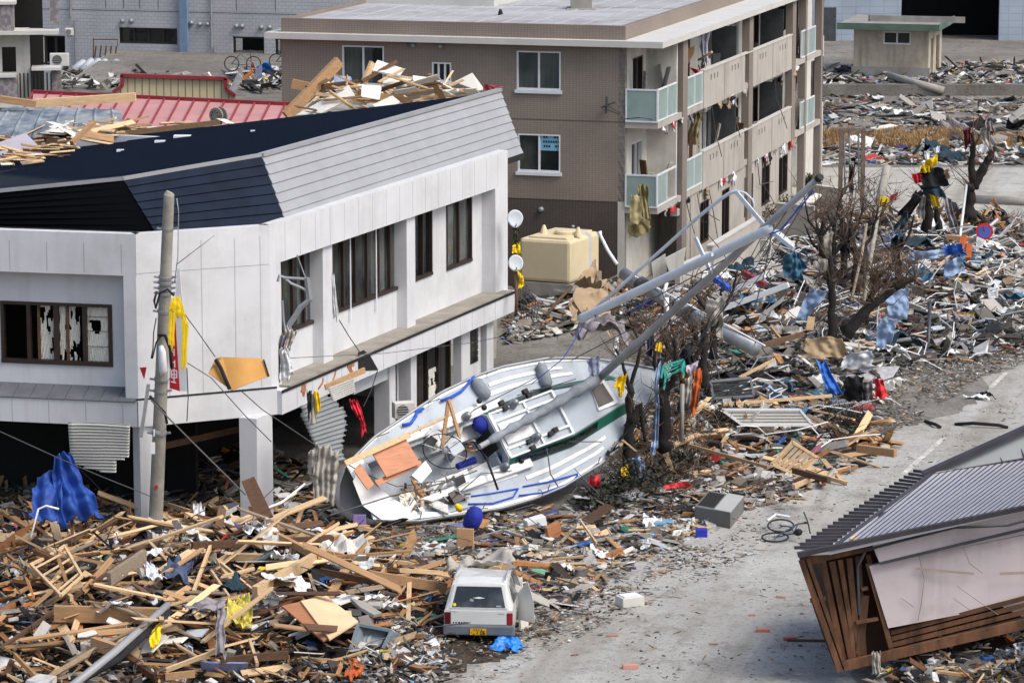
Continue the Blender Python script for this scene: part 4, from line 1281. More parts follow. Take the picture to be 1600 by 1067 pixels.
pts = [D(x, y, mm.y + 1.5 + (1151 - x) * .012) for x, y in ((930, 482), (980, 438), (1040, 385), (1090, 340), (1125, 312), (1140, 302), (1152, 299), (1165, 302), (1176, 312), (1180, 330))]
mb = MB(); mb.tube(pts, [.045] * 6 + [.04, .03, .02, .015], 8); part('bent_tube', mb, M['poletube'], yt, smooth=True)
bo, bi = ypx(760, 692, .75), mbase + md * .03
mb = MB()
P = [bo.lerp(bi, t) + YN * (.05 * math.sin(9 * t)) for t in np.linspace(0, 1, 24)]
mb.tube(P, [.05] + [.10 + .03 * math.sin(i * 1.9) + .06 * i / 24 for i in range(22)] + [.12], 12)
boom = part('boom', mb, M['grey_cover'], yt, smooth=True)
mb = MB(); mb.tube([bo - (bi - bo) * .06, bo + (bi - bo) * .03], .075, 10); part('boom_end', mb, M['steel'], boom)
mb = MB(); mb.tube([bo, ypx(738, 690, .2), ypx(712, 700, .1)], .02, 5); mb.tube([bo, ypx(745, 705, .1)], .02, 5); part('mainsheet', mb, M['black'], boom)
# shrouds
for a, b in ((yp(7.6, ysec(7.6) * .95, .05), onmast(1151)), (yp(7.4, -ysec(7.4) * .95, .05), onmast(1240)), (mtip, yp(10.1, 0, .1)), (onmast(1151), pb), (mtip, D(1120, 520, 84)), (onmast(1200), D(1075, 560, 83)), (onmast(1200), D(980, 560, 85)), (onmast(1120), D(1165, 480, 88)), (onmast(1210), D(1180, 478, 88))):
    mb = MB(); a, b = V(a), V(b); mb.tube([a, a.lerp(b, .5) - UP * .25, b], .014, 4); part('shroud', mb, M['wire'], mast)
# stanchions
for s in (1.2, 3.0, 5.0, 6.8, 8.6):
    for sg in (-1, 1):
        mb = MB(); w = ysec(s) - .05; mb.tube([yp(s, sg * w, .03), yp(s + .06 * sg, sg * (w - .1), .5 if sg > 0 else .38)], .014, 5); part('stanchion', mb, M['steel'], yt)
# clutter lying in the stern
for pts, h, t, m_ in (([(622, 772), (640, 768), (655, 795), (628, 796)], .05, .02, 'plaster'), ([(642, 765), (662, 758), (670, 778), (652, 784)], .08, .02, 'wood'), ([(640, 745), (662, 722), (672, 738), (655, 757)], .05, .12, 'gel')):
    ypoly(pts, h, t, 'loose_panel', M[m_], yt)
# ---- boards lying on the yacht
def free_board(pts, h, t, label, mat, name='board', cat='board', group=None):
    m = MB(); P = [ypx(x, y, h) for x, y in pts]
    if (P[1] - P[0]).cross(P[2] - P[1]).dot(YN) < 0: P = P[::-1]
    m.prism(P, YN * t); return tag(link(name, m, mat), label, cat, group)
M['ply2'] = mk('red_brown_veneer', L((184, 122, 86)), .6, .16, 1.2, stretch=(2, 2, 14))
free_board([(582, 710), (633, 685), (656, 725), (603, 746)], .75, .03, 'red-brown veneer board lying across the yacht stern', M['ply2'])
free_board([(552, 735), (562, 724), (584, 757), (574, 766)], .68, .03, 'narrow brown board at the end of the yacht stern', M['ply2'])
free_board([(584, 752), (656, 720), (658, 727), (590, 760)], .62, .05, 'brown edge strip below the veneer board on the stern', M['ply2'])
def beam_px(a, b, ha, hb, w, t, mat, label, name='timber_beam', cat='beam', group=None):
    m = MB(); m.bar(ypx(*a, ha), ypx(*b, hb), w, t, up=YN); return tag(link(name, m, mat), label, cat, group)
beam_px((539, 724), (640, 679), .85, .85, .14, .05, M['wood'], 'long pale plank along the edge of the yacht stern')
beam_px((640, 677), (706, 646), .7, .7, .06, .04, M['wood'], 'thin pale batten crossing the yacht deck')
beam_px((690, 705), (701, 625), .5, .8, .09, .06, M['wood2'], 'upright timber strut standing on the yacht cockpit')
beam_px((701, 624), (718, 682), .85, .5, .08, .06, M['wood2'], 'leaning timber strut beside the yacht wheel')
# ------------------------------------------------------------------ helpers for objects
def quadsheet(c, amp=.05, freq=2.0, nu=10, nv=10, fold=0.0, nf=5, seed=0):
    """crumpled sheet through four corners c = p00, p10, p11, p01"""
    c = [V(p) for p in c]; n = (c[1] - c[0]).cross(c[3] - c[0]).normalized()
    m = MB()
    def f(u, v):
        w = .07
        u = .5 + (u - .5) * (1 + .26 * mnoise.noise(V((v * 4.1, seed * 2.3, 3)))); v = .5 + (v - .5) * (1 + .26 * mnoise.noise(V((u * 4.1, seed * 1.3, 6))))
        uu = u + w * (mnoise.noise(V((v * 2.3, seed * 1.7, 0)))) * (1 if abs(u - .5) > .3 else .5)
        vv = v + w * (mnoise.noise(V((u * 2.3, seed * 1.7, 9))))
        p = c[0].lerp(c[1], uu).lerp(c[3].lerp(c[2], uu), vv)
        k = amp * mnoise.noise(p * freq + V((seed * 3.1, seed, 0))) * 2 + amp * .7 * mnoise.noise(p * freq * 3.1) + fold * math.sin(u * nf * 2 * math.pi + 2 * mnoise.noise(p + V((seed, 0, 0))))
        k += amp * .55 * (1 - 2 * abs(mnoise.noise(p * freq * 1.9 + V((seed, 4, 2))))) + amp * .22 * mnoise.noise(p * freq * 7)
        e = amp * .7
        return p + n * k + V((mnoise.noise(p * freq * .8 + V((7, seed, 1))), 0, mnoise.noise(p * freq * .8 + V((3, 5, seed))))) * e
    m.grid(f, nu, nv); return m
def cloth(name, corners, mat, label, cat, amp=.06, freq=2.5, nu=12, nv=12, fold=0.02, nf=3, seed=0, solid=.012, par=None, smooth=True, group=None):
    o = link(name, quadsheet(corners, amp, freq, nu + 14, nv + 14, fold * .8, nf * .8, seed), mat, par, smooth=smooth, solid=solid)
    return tag(o, label, cat, group)
def D4(pts, Ys):
    if isinstance(Ys, str): return [gs(x, y, float(Ys)) for x, y in pts]
    if not hasattr(Ys, '__len__'): Ys = [Ys] * 4
    return [D(x, y, Y) for (x, y), Y in zip(pts, Ys)]
def gz(px, py):                        # ground point under a pixel with the mound's height solved
    p = G(px, py)
    for _ in range(6):
        p = G(px, py, max(0, hgt(p.x, p.y) - .05))
    return p
def gs(px, py, dz=.1):                 # point on the heap surface, dz above it
    p = G(px, py, dz)
    for _ in range(14):
        p = G(px, py, .6 * p.z + .4 * (hgt(p.x, p.y) + dz))
    return p
def rodthing(name, pts, r, mat, label, cat, seg=8, group=None):
    m = MB(); m.tube(pts, r, seg); return tag(link(name, m, mat, smooth=True), label, cat, group)
def text_strokes(m, F, o_s, o_z, w, h, strokes, t, b):
    for (x0, y0, x1, y1) in strokes:
        p, q = F.p(o_s + x0 * w, b, o_z + y0 * h), F.p(o_s + x1 * w, b, o_z + y1 * h)
        m.bar(p, q, .006, t, up=F.u if abs((q - p).normalized().z) > .7 else UP)
GL7 = {'0': 'abcdef', '1': 'bc', '2': 'abged', '3': 'abgcd', '4': 'fgbc', '5': 'afgcd', '6': 'afgedc', '7': 'abc', '8': 'abcdefg', '9': 'abcdfg'}
SEG = dict(a=(0, 1, 1, 1), b=(1, 1, 1, .5), c=(1, .5, 1, 0), d=(0, 0, 1, 0), e=(0, 0, 0, .5), f=(0, .5, 0, 1), g=(0, .5, 1, .5))

# ------------------------------------------------------------------ broken concrete utility pole
pb_, pt_ = G(242, 846), D(264, 302, 77.6)
po = thing('utility_pole', pb_, 'leaning broken concrete utility pole in front of the white building', 'utility pole')
mb = MB(); mb.tube([pb_, pb_.lerp(pt_, .5), pt_ - UP * .04, pt_ + V((.03, 0, .02))], [.175, .155, .125, .10], 18)
part('pole', mb, M['concrete_pole'], po, smooth=False)
def onp(py):
    lo_, hi_ = 0.0, 1.0
    for _ in range(30):
        m_ = (lo_ + hi_) / 2; p = pb_.lerp(pt_, m_); r_ = p - C0
        yy = 533.5 - FPX * r_.dot(V((0, SP, CP))) / r_.dot(V((0, CP, -SP)))
        if yy > py: lo_ = m_
        else: hi_ = m_
    return pb_.lerp(pt_, m_)
pdir = (pt_ - pb_).normalized()
for py, r in ((357, .15), (433, .17), (441, .18), (450, .17), (458, .165), (486, .17), (592, .18), (610, .175), (676, .185)):
    mb = MB(); c = onp(py); mb.tube([c - pdir * .03, c + pdir * .03], r, 14)
    for sg in (-1, 1): mb.bar(c + V((sg * (r - .01), -.05, 0)), c + V((sg * (r + .09), -.08, .02)), .04, .05)
    part('pole_band', mb, M['steel'], po)
mb = MB(); c = onp(560)
mb.tube([c + V((-.0, -.2, .35)), c + V((.02, -.22, .2)), c + V((.04, -.22, -.25)), c + V((0, -.2, -.38))], [.05, .09, .1, .04], 10); part('switch_box', mb, M['whitepaint'], po, smooth=True)
def cab(pts, r=.02, mat='black', par=po, name='cable'):
    m = MB(); m.tube([D(*p) for p in pts], r, 6); return part(name, m, M[mat], par, smooth=True)
Yp = 77.1
cab([(245, 455, Yp), (241, 470, Yp), (243, 482, Yp), (250, 458, Yp), (262, 452, Yp), (272, 462, Yp)], .03)
cab([(244, 497, Yp), (240, 520, Yp), (239, 545, Yp), (236, 560, Yp)], .015)
cab([(247, 524, Yp), (258, 524, Yp), (266, 545, Yp), (268, 575, Yp)], .04)
cab([(238, 560, Yp), (244, 535, Yp), (252, 524, Yp)], .02)
cab([(276, 310, Yp), (279, 330, Yp), (278, 400, Yp), (273, 440, Yp)], .012, 'steel')
cab([(275, 414, Yp), (300, 395, Yp), (335, 368, 77)], .012, 'steel')
cab([(234, 618, Yp), (245, 632, Yp), (258, 645, Yp), (261, 662, Yp)], .035)
mb = MB(); mb.bar(D(220, 683, 77), D(232, 600, 77), .08, .08); mb.bar(D(220, 668, 77), D(250, 676, 77.2), .06, .06); part('bracket', mb, M['steel'], po)
mb = MB(); mb.bar(D(241, 671, 77.1) , D(241, 681, 77.1), .16, .02, up=V((1, 0, 0))); part('number_plate', mb, M['whitepaint'], po); mb = MB(); mb.bar(D(239, 691, 76.9), D(239, 709, 76.9), .02, .10, up=V((1, 0, 0))); part('number_plate', mb, M['whitepaint'], po)
mb = MB(); c = onp(758) + V((0, -.17, 0)); mb.tube([c, c + V((0, -.03, 0))], .045, 10); part('red_reflector', mb, M['red'], po)
# red and white company board behind the pole
fs2 = Frame(D(268, 600, 77.5) - UP * D(268, 600, 77.5).z, (1, -.25, 0), (-.25, -1, 0))
def bq(x, y, b=0): s, z = fs2.st(x, y, b); return fs2.p(s, b, z)
mb = MB(); mb.prism([bq(277, 420), bq(281, 420), bq(294, 611), bq(281, 611), bq(266, 607), bq(270, 520)], fs2.n * -.03)
sg_ = tag(link('sign_board', mb, M['white_frame']), 'red and white sign board with white characters hanging on the utility pole', 'sign board')
mb = MB(); mb.prism([bq(274, 500, .01), bq(281, 611, .01), bq(265, 606, .01), bq(270, 500, .01)], fs2.n * .004); part('red_field', mb, M['red'], sg_)
mb = MB()
def st2(x0, y0, x1, y1, w=.05):
    p, q = bq(x0, y0, .02), bq(x1, y1, .02); mb.bar(p, q, .006, w, up=V((0, 0, 1)) if abs((q - p).normalized().z) < .7 else fs2.u)
for s_ in ((268, 579, 276, 579), (269, 585, 275, 585), (268, 590, 277, 590), (272, 576, 272, 596), (268, 579, 268, 590), (276, 579, 276, 590), (267, 596, 275, 598), (273, 563, 273, 574), (269, 566, 272, 566), (268, 549, 273, 551), (272, 545, 272, 556), (263, 590, 264, 600)):
    st2(*s_, w=.025)
part('lettering', mb, M['whitepaint'], sg_)
# inverted red triangle of a stop sign
mb = MB(); mb.prism([D(217, 573, 77.4), D(229, 574, 77.35), D(225, 594, 77.4)], V((0, .02, 0)))
ts = tag(link('stop_sign', mb, M['red']), 'small inverted red triangle sign on the left of the utility pole', 'sign')
mb = MB()
for a, b in (((217, 573), (229, 574)), ((217, 573), (225, 594))): mb.bar(D(*a, 77.38), D(*b, 77.38), .01, .02)
part('sign_rim', mb, M['whitepaint'], ts)
# yellow cloths tied round the pole
cloth('yellow_cloth', D4([(268, 466), (281, 462), (285, 500), (264, 485)], 76.85), M['yellow'], 'yellow cloth knotted round the utility pole', 'cloth', .02, nu=8, nv=8, fold=.004)
cloth('yellow_cloth', D4([(264, 482), (274, 487), (272, 544), (263, 540)], 76.85), M['yellow'], 'shorter yellow ribbon hanging in front of the utility pole', 'ribbon', .008, fold=.003, nu=6)
cloth('yellow_cloth', D4([(279, 466), (285, 474), (294, 508), (288, 512)], 76.85), M['yellow'], 'upper slanting end of the longer yellow ribbon on the utility pole', 'ribbon', .008, fold=.003, nu=6)
cloth('yellow_cloth', D4([(284, 500), (294, 506), (291, 574), (283, 579)], 76.85), M['yellow'], 'longer yellow ribbon hanging right of the utility pole', 'ribbon', .008, fold=.003, nu=6)
# wires from the pole
def wire(pts, label, r=.013, sag=.0, name='wire', cat='wire', mat='wire'):
    P = [D(*p) for p in pts]; m = MB(); m.tube(P, r, 5); return tag(link(name, m, M[mat]), label, cat)
wire([(-20, 665, 72), (90, 715, 74), (160, 745, 76), (235, 775, 77)], 'slack cable crossing the lower left to the utility pole foot')
wire([(236, 625, 77), (300, 690, 77), (384, 773, 77)], 'taut grey cable running down right from the utility pole', .02)
wire([(288, 490, 77), (310, 520, 77), (336, 557, 77.3)], 'dark wire from the yellow ribbon to the tan folded board')
wire([(293, 567, 77), (330, 590, 77), (382, 648, 77), (424, 690, 77.5)], 'thin wire looping under the tan folded board')
wire([(292, 575, 77), (294, 620, 77.2), (292, 658, 77.5)], 'black cable hanging down over the shop fascia')
wire([(376, 610, 77.6), (410, 640, 78), (500, 700, 79), (560, 735, 80)], 'thin wire from the corner of the shop to the yacht')
wire([(530, 500, 80.4), (545, 525, 80.7), (562, 550, 81)], 'thin wire running down over the stone ledge')
wire([(590, 578, 81.5), (580, 610, 81.5), (568, 635, 81.5)], 'thin wire hanging in front of the dark shop opening')
wire([(440, 560, 78.5), (600, 552, 81), (740, 535, 84), (905, 500, 83.5)], 'thin wire strung from the shop corner to the white tube', .008)
wire([(515, 805, 76), (610, 775, 78), (700, 752, 80.5), (745, 735, 81.5)], 'slack rope from the timber heap to the yacht', .018)
wire([(455, 1030, 69), (500, 980, 70), (560, 905, 72), (655, 895, 73)], 'thin cable across the grey tub and timber heap', .015)
# ------------------------------------------------------------------ tan folded board on the ledge
a, b, c, d, e, f = D(348, 558, 77.6), D(412, 561, 78), D(421, 588, 77.9), D(362, 610, 77.2), D(326, 583, 77.3), D(337, 560, 77.8)
M['tan'] = mk('tan_cardboard', L((186, 138, 72)), .8, .12, 1.2, grime=.25)
mb = MB()
mb.grid(lambda u, v: a.lerp(b, u).lerp(d.lerp(c, u), v) + V((0, -.18 * math.sin(math.pi * u), .04 * math.sin(math.pi * u))), 14, 6)
mb.add([a, d, e, f], [(0, 1, 2, 3)])
o = tag(link('folded_board', mb, M['tan'], solid=.03), 'tan folded board stuck on the shop ledge beside the utility pole', 'board')
mb = MB(); mb.tube([D(337, 562, 77.4), D(345, 575, 77.3), D(352, 592, 77.2), D(359, 608, 77.2)], .05, 6); part('foam_edge', mb, M['black'], o)
mb = MB(); mb.tube([D(412, 562, 77.9), D(420, 588, 77.8)], .02, 6); part('foam_edge', mb, M['black'], o)
# ------------------------------------------------------------------ twisted street light bracket at the building corner
o = thing('bent_lamp_arm', D(445, 530, 78.6), 'bent grey metal lamp arm hanging on the shop corner', 'lamp arm')
Y1 = 79.2
for pts, r, nm in (([(434, 440), (436, 430), (445, 434), (480, 436)], .035, 'arm'), ([(480, 434), (484, 468), (470, 480), (452, 508), (447, 535)], .07, 'arm'), ([(447, 436), (455, 443), (476, 452), (483, 460)], .035, 'stay'), ([(464, 398), (472, 420), (478, 436)], .015, 'stay'), ([(441, 470), (443, 500), (448, 530)], .03, 'stay')):
    mb = MB(); mb.tube([D(x, y, Y1) for x, y in pts], r, 8); part(nm, mb, M['steel'], o)
cloth('pale_rag', D4([(445, 508), (460, 515), (455, 548), (446, 560)], 78.4), mk('pale_rag', L((190, 182, 172)), .9, .2, 3, grime=.3), 'pale rag caught on the bent lamp arm', 'rag', .12, fold=.05)
cloth('dark_rag', D4([(436, 525), (450, 520), (446, 560), (438, 600)], 78.5), M['speck'], 'dark torn rags hanging down the shop corner', 'rag', .1, fold=.06)
cloth('white_plastic', D4([(440, 545), (452, 545), (456, 590), (438, 600)], 78.3), M['whitepaint'], 'white plastic strip under the rags at the shop corner', 'plastic', .1, fold=.05)
cloth('curtain_strip', D4([(518, 430), (522, 430), (528, 495), (520, 500)], 80.0), M['curtain'], 'pale curtain strip blown out of the wide window', 'curtain', .03, fold=.02)
# ------------------------------------------------------------------ corrugated sheets
def corr(c, n, amp, mat, label, vertical=False, cut=None, seed=0, name='corrugated_sheet'):
    c = [V(p) for p in c]; nn = (c[1] - c[0]).cross(c[3] - c[0]).normalized()
    m = MB(); N1, N2 = (n * 6, 14)
    def f(u, v):
        w = u if not vertical else v
        p = c[0].lerp(c[1], u).lerp(c[3].lerp(c[2], u), v)
        return p + nn * (amp * math.sin(w * n * 2 * math.pi) + .12 * mnoise.noise(p * .8 + V((seed, 0, 0))))
    nu, nv = (N1, N2) if not vertical else (N2, N1)
    vs = [f(i / nu, j / nv) for j in range(nv + 1) for i in range(nu + 1)]
    fs = [(j * (nu + 1) + i, j * (nu + 1) + i + 1, (j + 1) * (nu + 1) + i + 1, (j + 1) * (nu + 1) + i) for j in range(nv) for i in range(nu) if not (cut and cut((i + .5) / nu, (j + .5) / nv))]
    m.add(vs, fs)
    return tag(link(name, m, mat, smooth=True, solid=.01), label, 'metal sheet')
M['corrw'] = mk('corrugated_white', L((178, 178, 172)), .5, .1, 1, grime=.35)
M['corrg'] = mk('corrugated_grey', L((132, 136, 138)), .5, .15, 1, metal=.2, grime=.35)
corr(D4([(106, 660), (203, 664), (200, 745), (112, 742)], [76.8, 76.8, 77, 77.2]), 17, .025, M['corrw'], 'torn white corrugated sheet hanging under the left fascia', True,
     lambda u, v: u > 1.45 - v * .75 or v > .82 + .2 * u * (u < .8) - .04 * (u < .2) or (u > .8 and v > .7))
corr(D4([(460, 638), (525, 612), (568, 712), (500, 728)], [79.3, 80, 79.5, 78.8]), 15, .035, M['corrg'], 'grey corrugated sheet fallen out of the shop front', True,
     lambda u, v: u > .78 + .2 * math.sin(v * 5) or u < .12 - .12 * v)
corr(D4([(512, 606), (553, 590), (556, 612), (520, 628)], [80.4, 80.8, 80.8, 80.3]), 7, .02, M['corrw'], 'white slatted shutter curtain sagging below the sign letters', True)
# tan paper shroud over shop beam
beam = MB(); beam.bar(D(508, 605, 80.6), D(570, 578, 81.4), .05, .14); tag(link('broken_batten', beam, M['wood2']), 'rusty brown batten hanging under the fascia letters', 'batten')
# ------------------------------------------------------------------ blue tarp, cloths and things at the shop front
cloth('blue_tarp', D4([(84, 718), (110, 712), (166, 806), (92, 814)], [75.8, 76, 75.6, 75.2]), M['blue'], 'blue tarpaulin draped over wreckage under the left fascia', 'tarpaulin', .16, 1.2, 18, 18, .10, 3, 1)
cloth('blue_tarp', D4([(58, 742), (98, 722), (104, 814), (45, 804)], [75.8, 76, 75, 75]), M['blue'], 'second fold of blue tarpaulin further left under the fascia', 'tarpaulin', .16, 1.2, 16, 16, .08, 2, 4)
M['greycloth'] = mk('dirty_grey_cloth', L((166, 160, 150)), .9, .2, 3, grime=.3)
cloth('grey_curtain', D4([(492, 696), (530, 706), (522, 790), (489, 782)], 78.4), M['greycloth'], 'dirty grey curtain hanging left of the yacht stern', 'curtain', .09, 2.2, 20, 16, .06, 5, 2)
cloth('grey_curtain', D4([(482, 706), (494, 697), (492, 745), (480, 742)], 78.4), M['greycloth'], 'small grey rag left of the hanging curtain', 'rag', .1, 1.6, 10, 10, .04, 2, 3)
cloth('yellow_bag', D4([(490, 612), (497, 612), (501, 640), (493, 648)], 79), M['yellow'], 'yellow and white bag strip hanging below the shop sign', 'bag', .06, 2, 8, 10, .03, 2, 2)
cloth('white_bag', D4([(484, 615), (491, 614), (497, 662), (485, 665)], 79.02), M['greycloth'], 'pale cloth beside the yellow strip below the shop sign', 'cloth', .06, 2, 8, 10, .03, 2, 3)
cloth('black_bag', D4([(479, 612), (486, 612), (486, 650), (481, 655)], 79.05), M['black'], 'black cloth beside the yellow strip below the shop sign', 'cloth', .06, 2, 8, 10, .03, 2, 5)
M['redcloth'] = mk('red_cloth', L((196, 34, 52)), .85, .2, 3)
cloth('red_cloth', D4([(550, 626), (560, 626), (572, 678), (565, 682)], 80), M['redcloth'], 'twisted red cloth hanging in the dark shop opening', 'cloth', .12, 2.5, 8, 16, .05, 3, 2)
M['boxwhite'] = mk('appliance_white', L((206, 204, 196)), .5, .04, 2, grime=.25)
# outdoor air conditioner by the recess
def ac_unit(c, u, n, w, h, d, label):
    F = Frame(V((c.x, c.y, 0)), u, n); z = c.z
    t = thing('air_conditioner', c, label, 'air conditioner')
    m = MB(); m.fbox(F, 0, w, -d, 0, z, z + h); part('casing', m, M['boxwhite'], t, bevel=.02)
    m = MB(); cc = F.p(w * .38, .005, z + h * .5)
    m.tube([cc, cc + F.n * .015], h * .38, 16); part('fan_grille', m, M['steel_dark'], t)
    m = MB()
    for k in range(5): m.fbox(F, w * .38 - h * .36, w * .38 + h * .36, .022, .03, z + h * (.2 + k * .15) - .006, z + h * (.2 + k * .15) + .006)
    part('grille_bar', m, M['boxwhite'], t)
    m = MB(); m.fbox(F, .1, .16, -d, .02, z - .08, z); m.fbox(F, w - .16, w - .1, -d, .02, z - .08, z); part('foot', m, M['steel_dark'], t)
ac_unit(D(617, 655, 84.5), (.9, .3, 0), (.3, -.9, 0), .55, .42, .3, 'white outdoor air conditioner between the shop columns')
# ------------------------------------------------------------------ satellite dishes with yellow cloth at the far end of the shop
def dish(c, nrm, r, label, shape=1.0):
    c, nrm = V(c), V(nrm).normalized()
    x = nrm.cross(UP).normalized(); y = x.cross(nrm)
    t = thing('satellite_dish', c, label, 'satellite dish')
    m = MB(); vs = []; fs = []
    for j in range(6):
        for i in range(20):
            a = 2 * math.pi * i / 20; q = r * j / 5
            vs.append(c + (x * math.cos(a) * (1 - .25 * (shape < 1) * (math.sin(a) < 0) * -math.sin(a)) + y * math.sin(a) * 1.1) * q - nrm * (.12 * r * (1 - (j / 5) ** 2)))
    fs = [(j * 20 + i, j * 20 + (i + 1) % 20, (j + 1) * 20 + (i + 1) % 20, (j + 1) * 20 + i) for j in range(5) for i in range(20)]
    m.add(vs, fs); part('reflector', m, mk('dish_grey', L((196, 202, 206)), .5, .05, 2), t, smooth=True, solid=.015)
    m = MB(); m.tube([c - y * r * .9, c - y * .6 * r + nrm * r * .9], .02, 6); m.tube([c - nrm * .1, c - nrm * .35 - UP * .1], .03, 6); part('arm', m, M['steel'], t)
dish(D(805, 342, 95.3), (.2, -1, .2), .24, 'upper satellite dish at the far corner of the white building', .5)
dish(D(806, 411, 95.1), (.15, -1, .25), .22, 'lower satellite dish at the far corner of the white building')
cloth('yellow_cloth', D4([(800, 384), (811, 378), (812, 400), (799, 398)], 95.3), M['yellow'], 'yellow cloth between the two satellite dishes', 'cloth', .1)
cloth('yellow_cloth', D4([(810, 420), (817, 428), (818, 450), (810, 452)], 95.1), M['yellow'], 'yellow cloth hanging beside the lower satellite dish', 'cloth', .1)
cloth('green_net', D4([(802, 358), (811, 356), (812, 392), (803, 396)], 95.4), mk('dark_green_net', L((52, 54, 34)), .9, .3, 4), 'dark green rag below the upper satellite dish', 'rag', .12, seed=2)
rodthing('post', [D(806, 428, 95.1), D(807, 470, 95), D(806, 493, 95)], .05, M['wood3'], 'short brown post under the lower satellite dish', 'post')
# ------------------------------------------------------------------ cream water tank
M['creamtank'] = mk('cream_tank', L((212, 197, 162)), .55, .05, 1, grime=.15)
tb = G(812, 478); 
t0_, t1_ = G(811, 476), G(891, 482)
ft = Frame((t0_.x, t0_.y, 0), t1_ - t0_, V(((t1_ - t0_).y, -(t1_ - t0_).x, 0)))
tw = ft.st(891, 420)[0]; tz0 = ft.st(850, 441)[1]; tz1 = ft.st(850, 374)[1]
wt = thing('water_tank', ft.p(0, 0, 0), 'large cream water tank beside the brown apartment block', 'water tank')
mb = MB(); mb.fbox(ft, 0, tw, -2.6, 0, tz0, tz1); part('tank_body', mb, M['creamtank'], wt, bevel=.12)
mb = MB(); mb.fbox(ft, .0, tw + .05, -2.65, .05, 0, tz0 - .02); part('plinth', mb, M['concrete'], wt)
mb = MB(); mb.fbox(ft, .3, tw - .2, -2.4, -.15, tz1 - .01, tz1 + .07); part('tank_lid', mb, M['creamtank'], wt, bevel=.03)
mb = MB(); c = ft.p(tw * .68, -1.1, tz1 + .07); mb.lathe(c, UP, [(.42, 0), (.42, .1), (.36, .14), (.01, .16)], 20); part('manhole', mb, M['creamtank'], wt, smooth=False)
for q in (.28, .95):
    mb = MB(); c = ft.p(tw * q, -.9, tz1 + .07); mb.lathe(c, UP, [(.14, 0), (.1, .15), (.05, .28), (.01, .3)], 10); part('tank_nozzle', mb, M['creamtank'], wt)
mb = MB(); mb.bar(D(918, 365, 115), D(920, 425, 115), .08, .25); mb.bar(D(902, 364, 115), D(919, 365, 115), .1, .1); part('frame_rail', mb, M['white_frame'], wt)
rodthing('white_pipe', [D(936, 362, 113), D(938, 368, 113), D(950, 392, 112.5), D(964, 413, 112)], [.09, .06, .06, .06], M['whitepaint'], 'bent white pipe standing before the dark tiled base', 'pipe')
# crumpled tan sheet beside the tank
M['tansheet'] = mk('tan_crumpled_sheet', L((160, 138, 108)), .8, .2, 1, grime=.4)
for i, (pts, Ys, lab) in enumerate((([(880, 455), (925, 410), (975, 450), (905, 480)], [98, 100, 99, 96], 'crumpled tan sheet metal before the cream water tank'),
    ([(882, 478), (945, 432), (958, 500), (900, 492)], [95, 97, 95, 93], 'lower crumpled tan sheet leaning near the cream water tank'),
    ([(912, 425), (930, 405), (962, 440), (940, 470)], [101, 103, 101, 99], 'upright tan sheet fin behind the crumpled sheets'),
    ([(890, 505), (960, 488), (985, 512), (930, 530)], [93, 94, 92, 91], 'dark grey crumpled sheet lying under the tan sheets'))):
    cloth('crumpled_sheet', D4(pts, Ys), M['tansheet'] if i < 3 else M['speck'], lab, 'sheet', .45, .75, 16, 16, .06, 2, i * 5, smooth=False)
rodthing('dark_batten', [D(853, 494, 96), D(872, 470, 97), D(893, 448, 98)], .05, M['wood3'], 'dark broken batten leaning before the cream tank', 'batten')
# metal mesh crate
mb = MB()
P = D4([(812, 428), (842, 476), (838, 500), (815, 498)], 96)
for k in range(7):
    mb.tube([P[0].lerp(P[3], k / 6), P[1].lerp(P[2], k / 6)], .012, 4); mb.tube([P[0].lerp(P[1], k / 6), P[3].lerp(P[2], k / 6)], .012, 4)
tag(link('wire_basket', mb, M['steel_dark']), 'bent wire mesh basket below the satellite dishes', 'wire basket')
# ------------------------------------------------------------------ big galvanised pipe lying across the heap
o = thing('steel_pole', D(980, 435, 97), 'thick galvanised steel pole lying across the rubble behind the white tube', 'steel pole')
mb = MB(); mb.tube([D(975, 428, 99), D(1010, 450, 98), D(1080, 492, 96), D(1180, 545, 93)], [.19, .20, .21, .22], 16); part('tube', mb, M['steel'], o, smooth=True)
mb = MB(); mb.bar(D(985, 428, 98.6), D(1195, 540, 92.6), .06, .03); part('rib', mb, M['white_frame'], o)
for (x, y, Y) in ((1003, 446, 97.8), (1078, 491, 95.8)): mb = MB(); c = D(x, y, Y); dd = V((.5, -.8, -.3)).normalized(); mb.tube([c - dd * .1, c + dd * .1], .24, 14); part('collar', mb, M['steel_dark'], o)
rodthing('white_post', [D(1041, 465, 92), D(1043, 520, 92)], .07, M['whitepaint'], 'upright white post fragment below the mast', 'post')
rodthing('white_post', [D(1034, 468, 92), D(1042, 442, 92)], .05, M['whitepaint'], 'short white stub leaning above the upright post fragment', 'post')
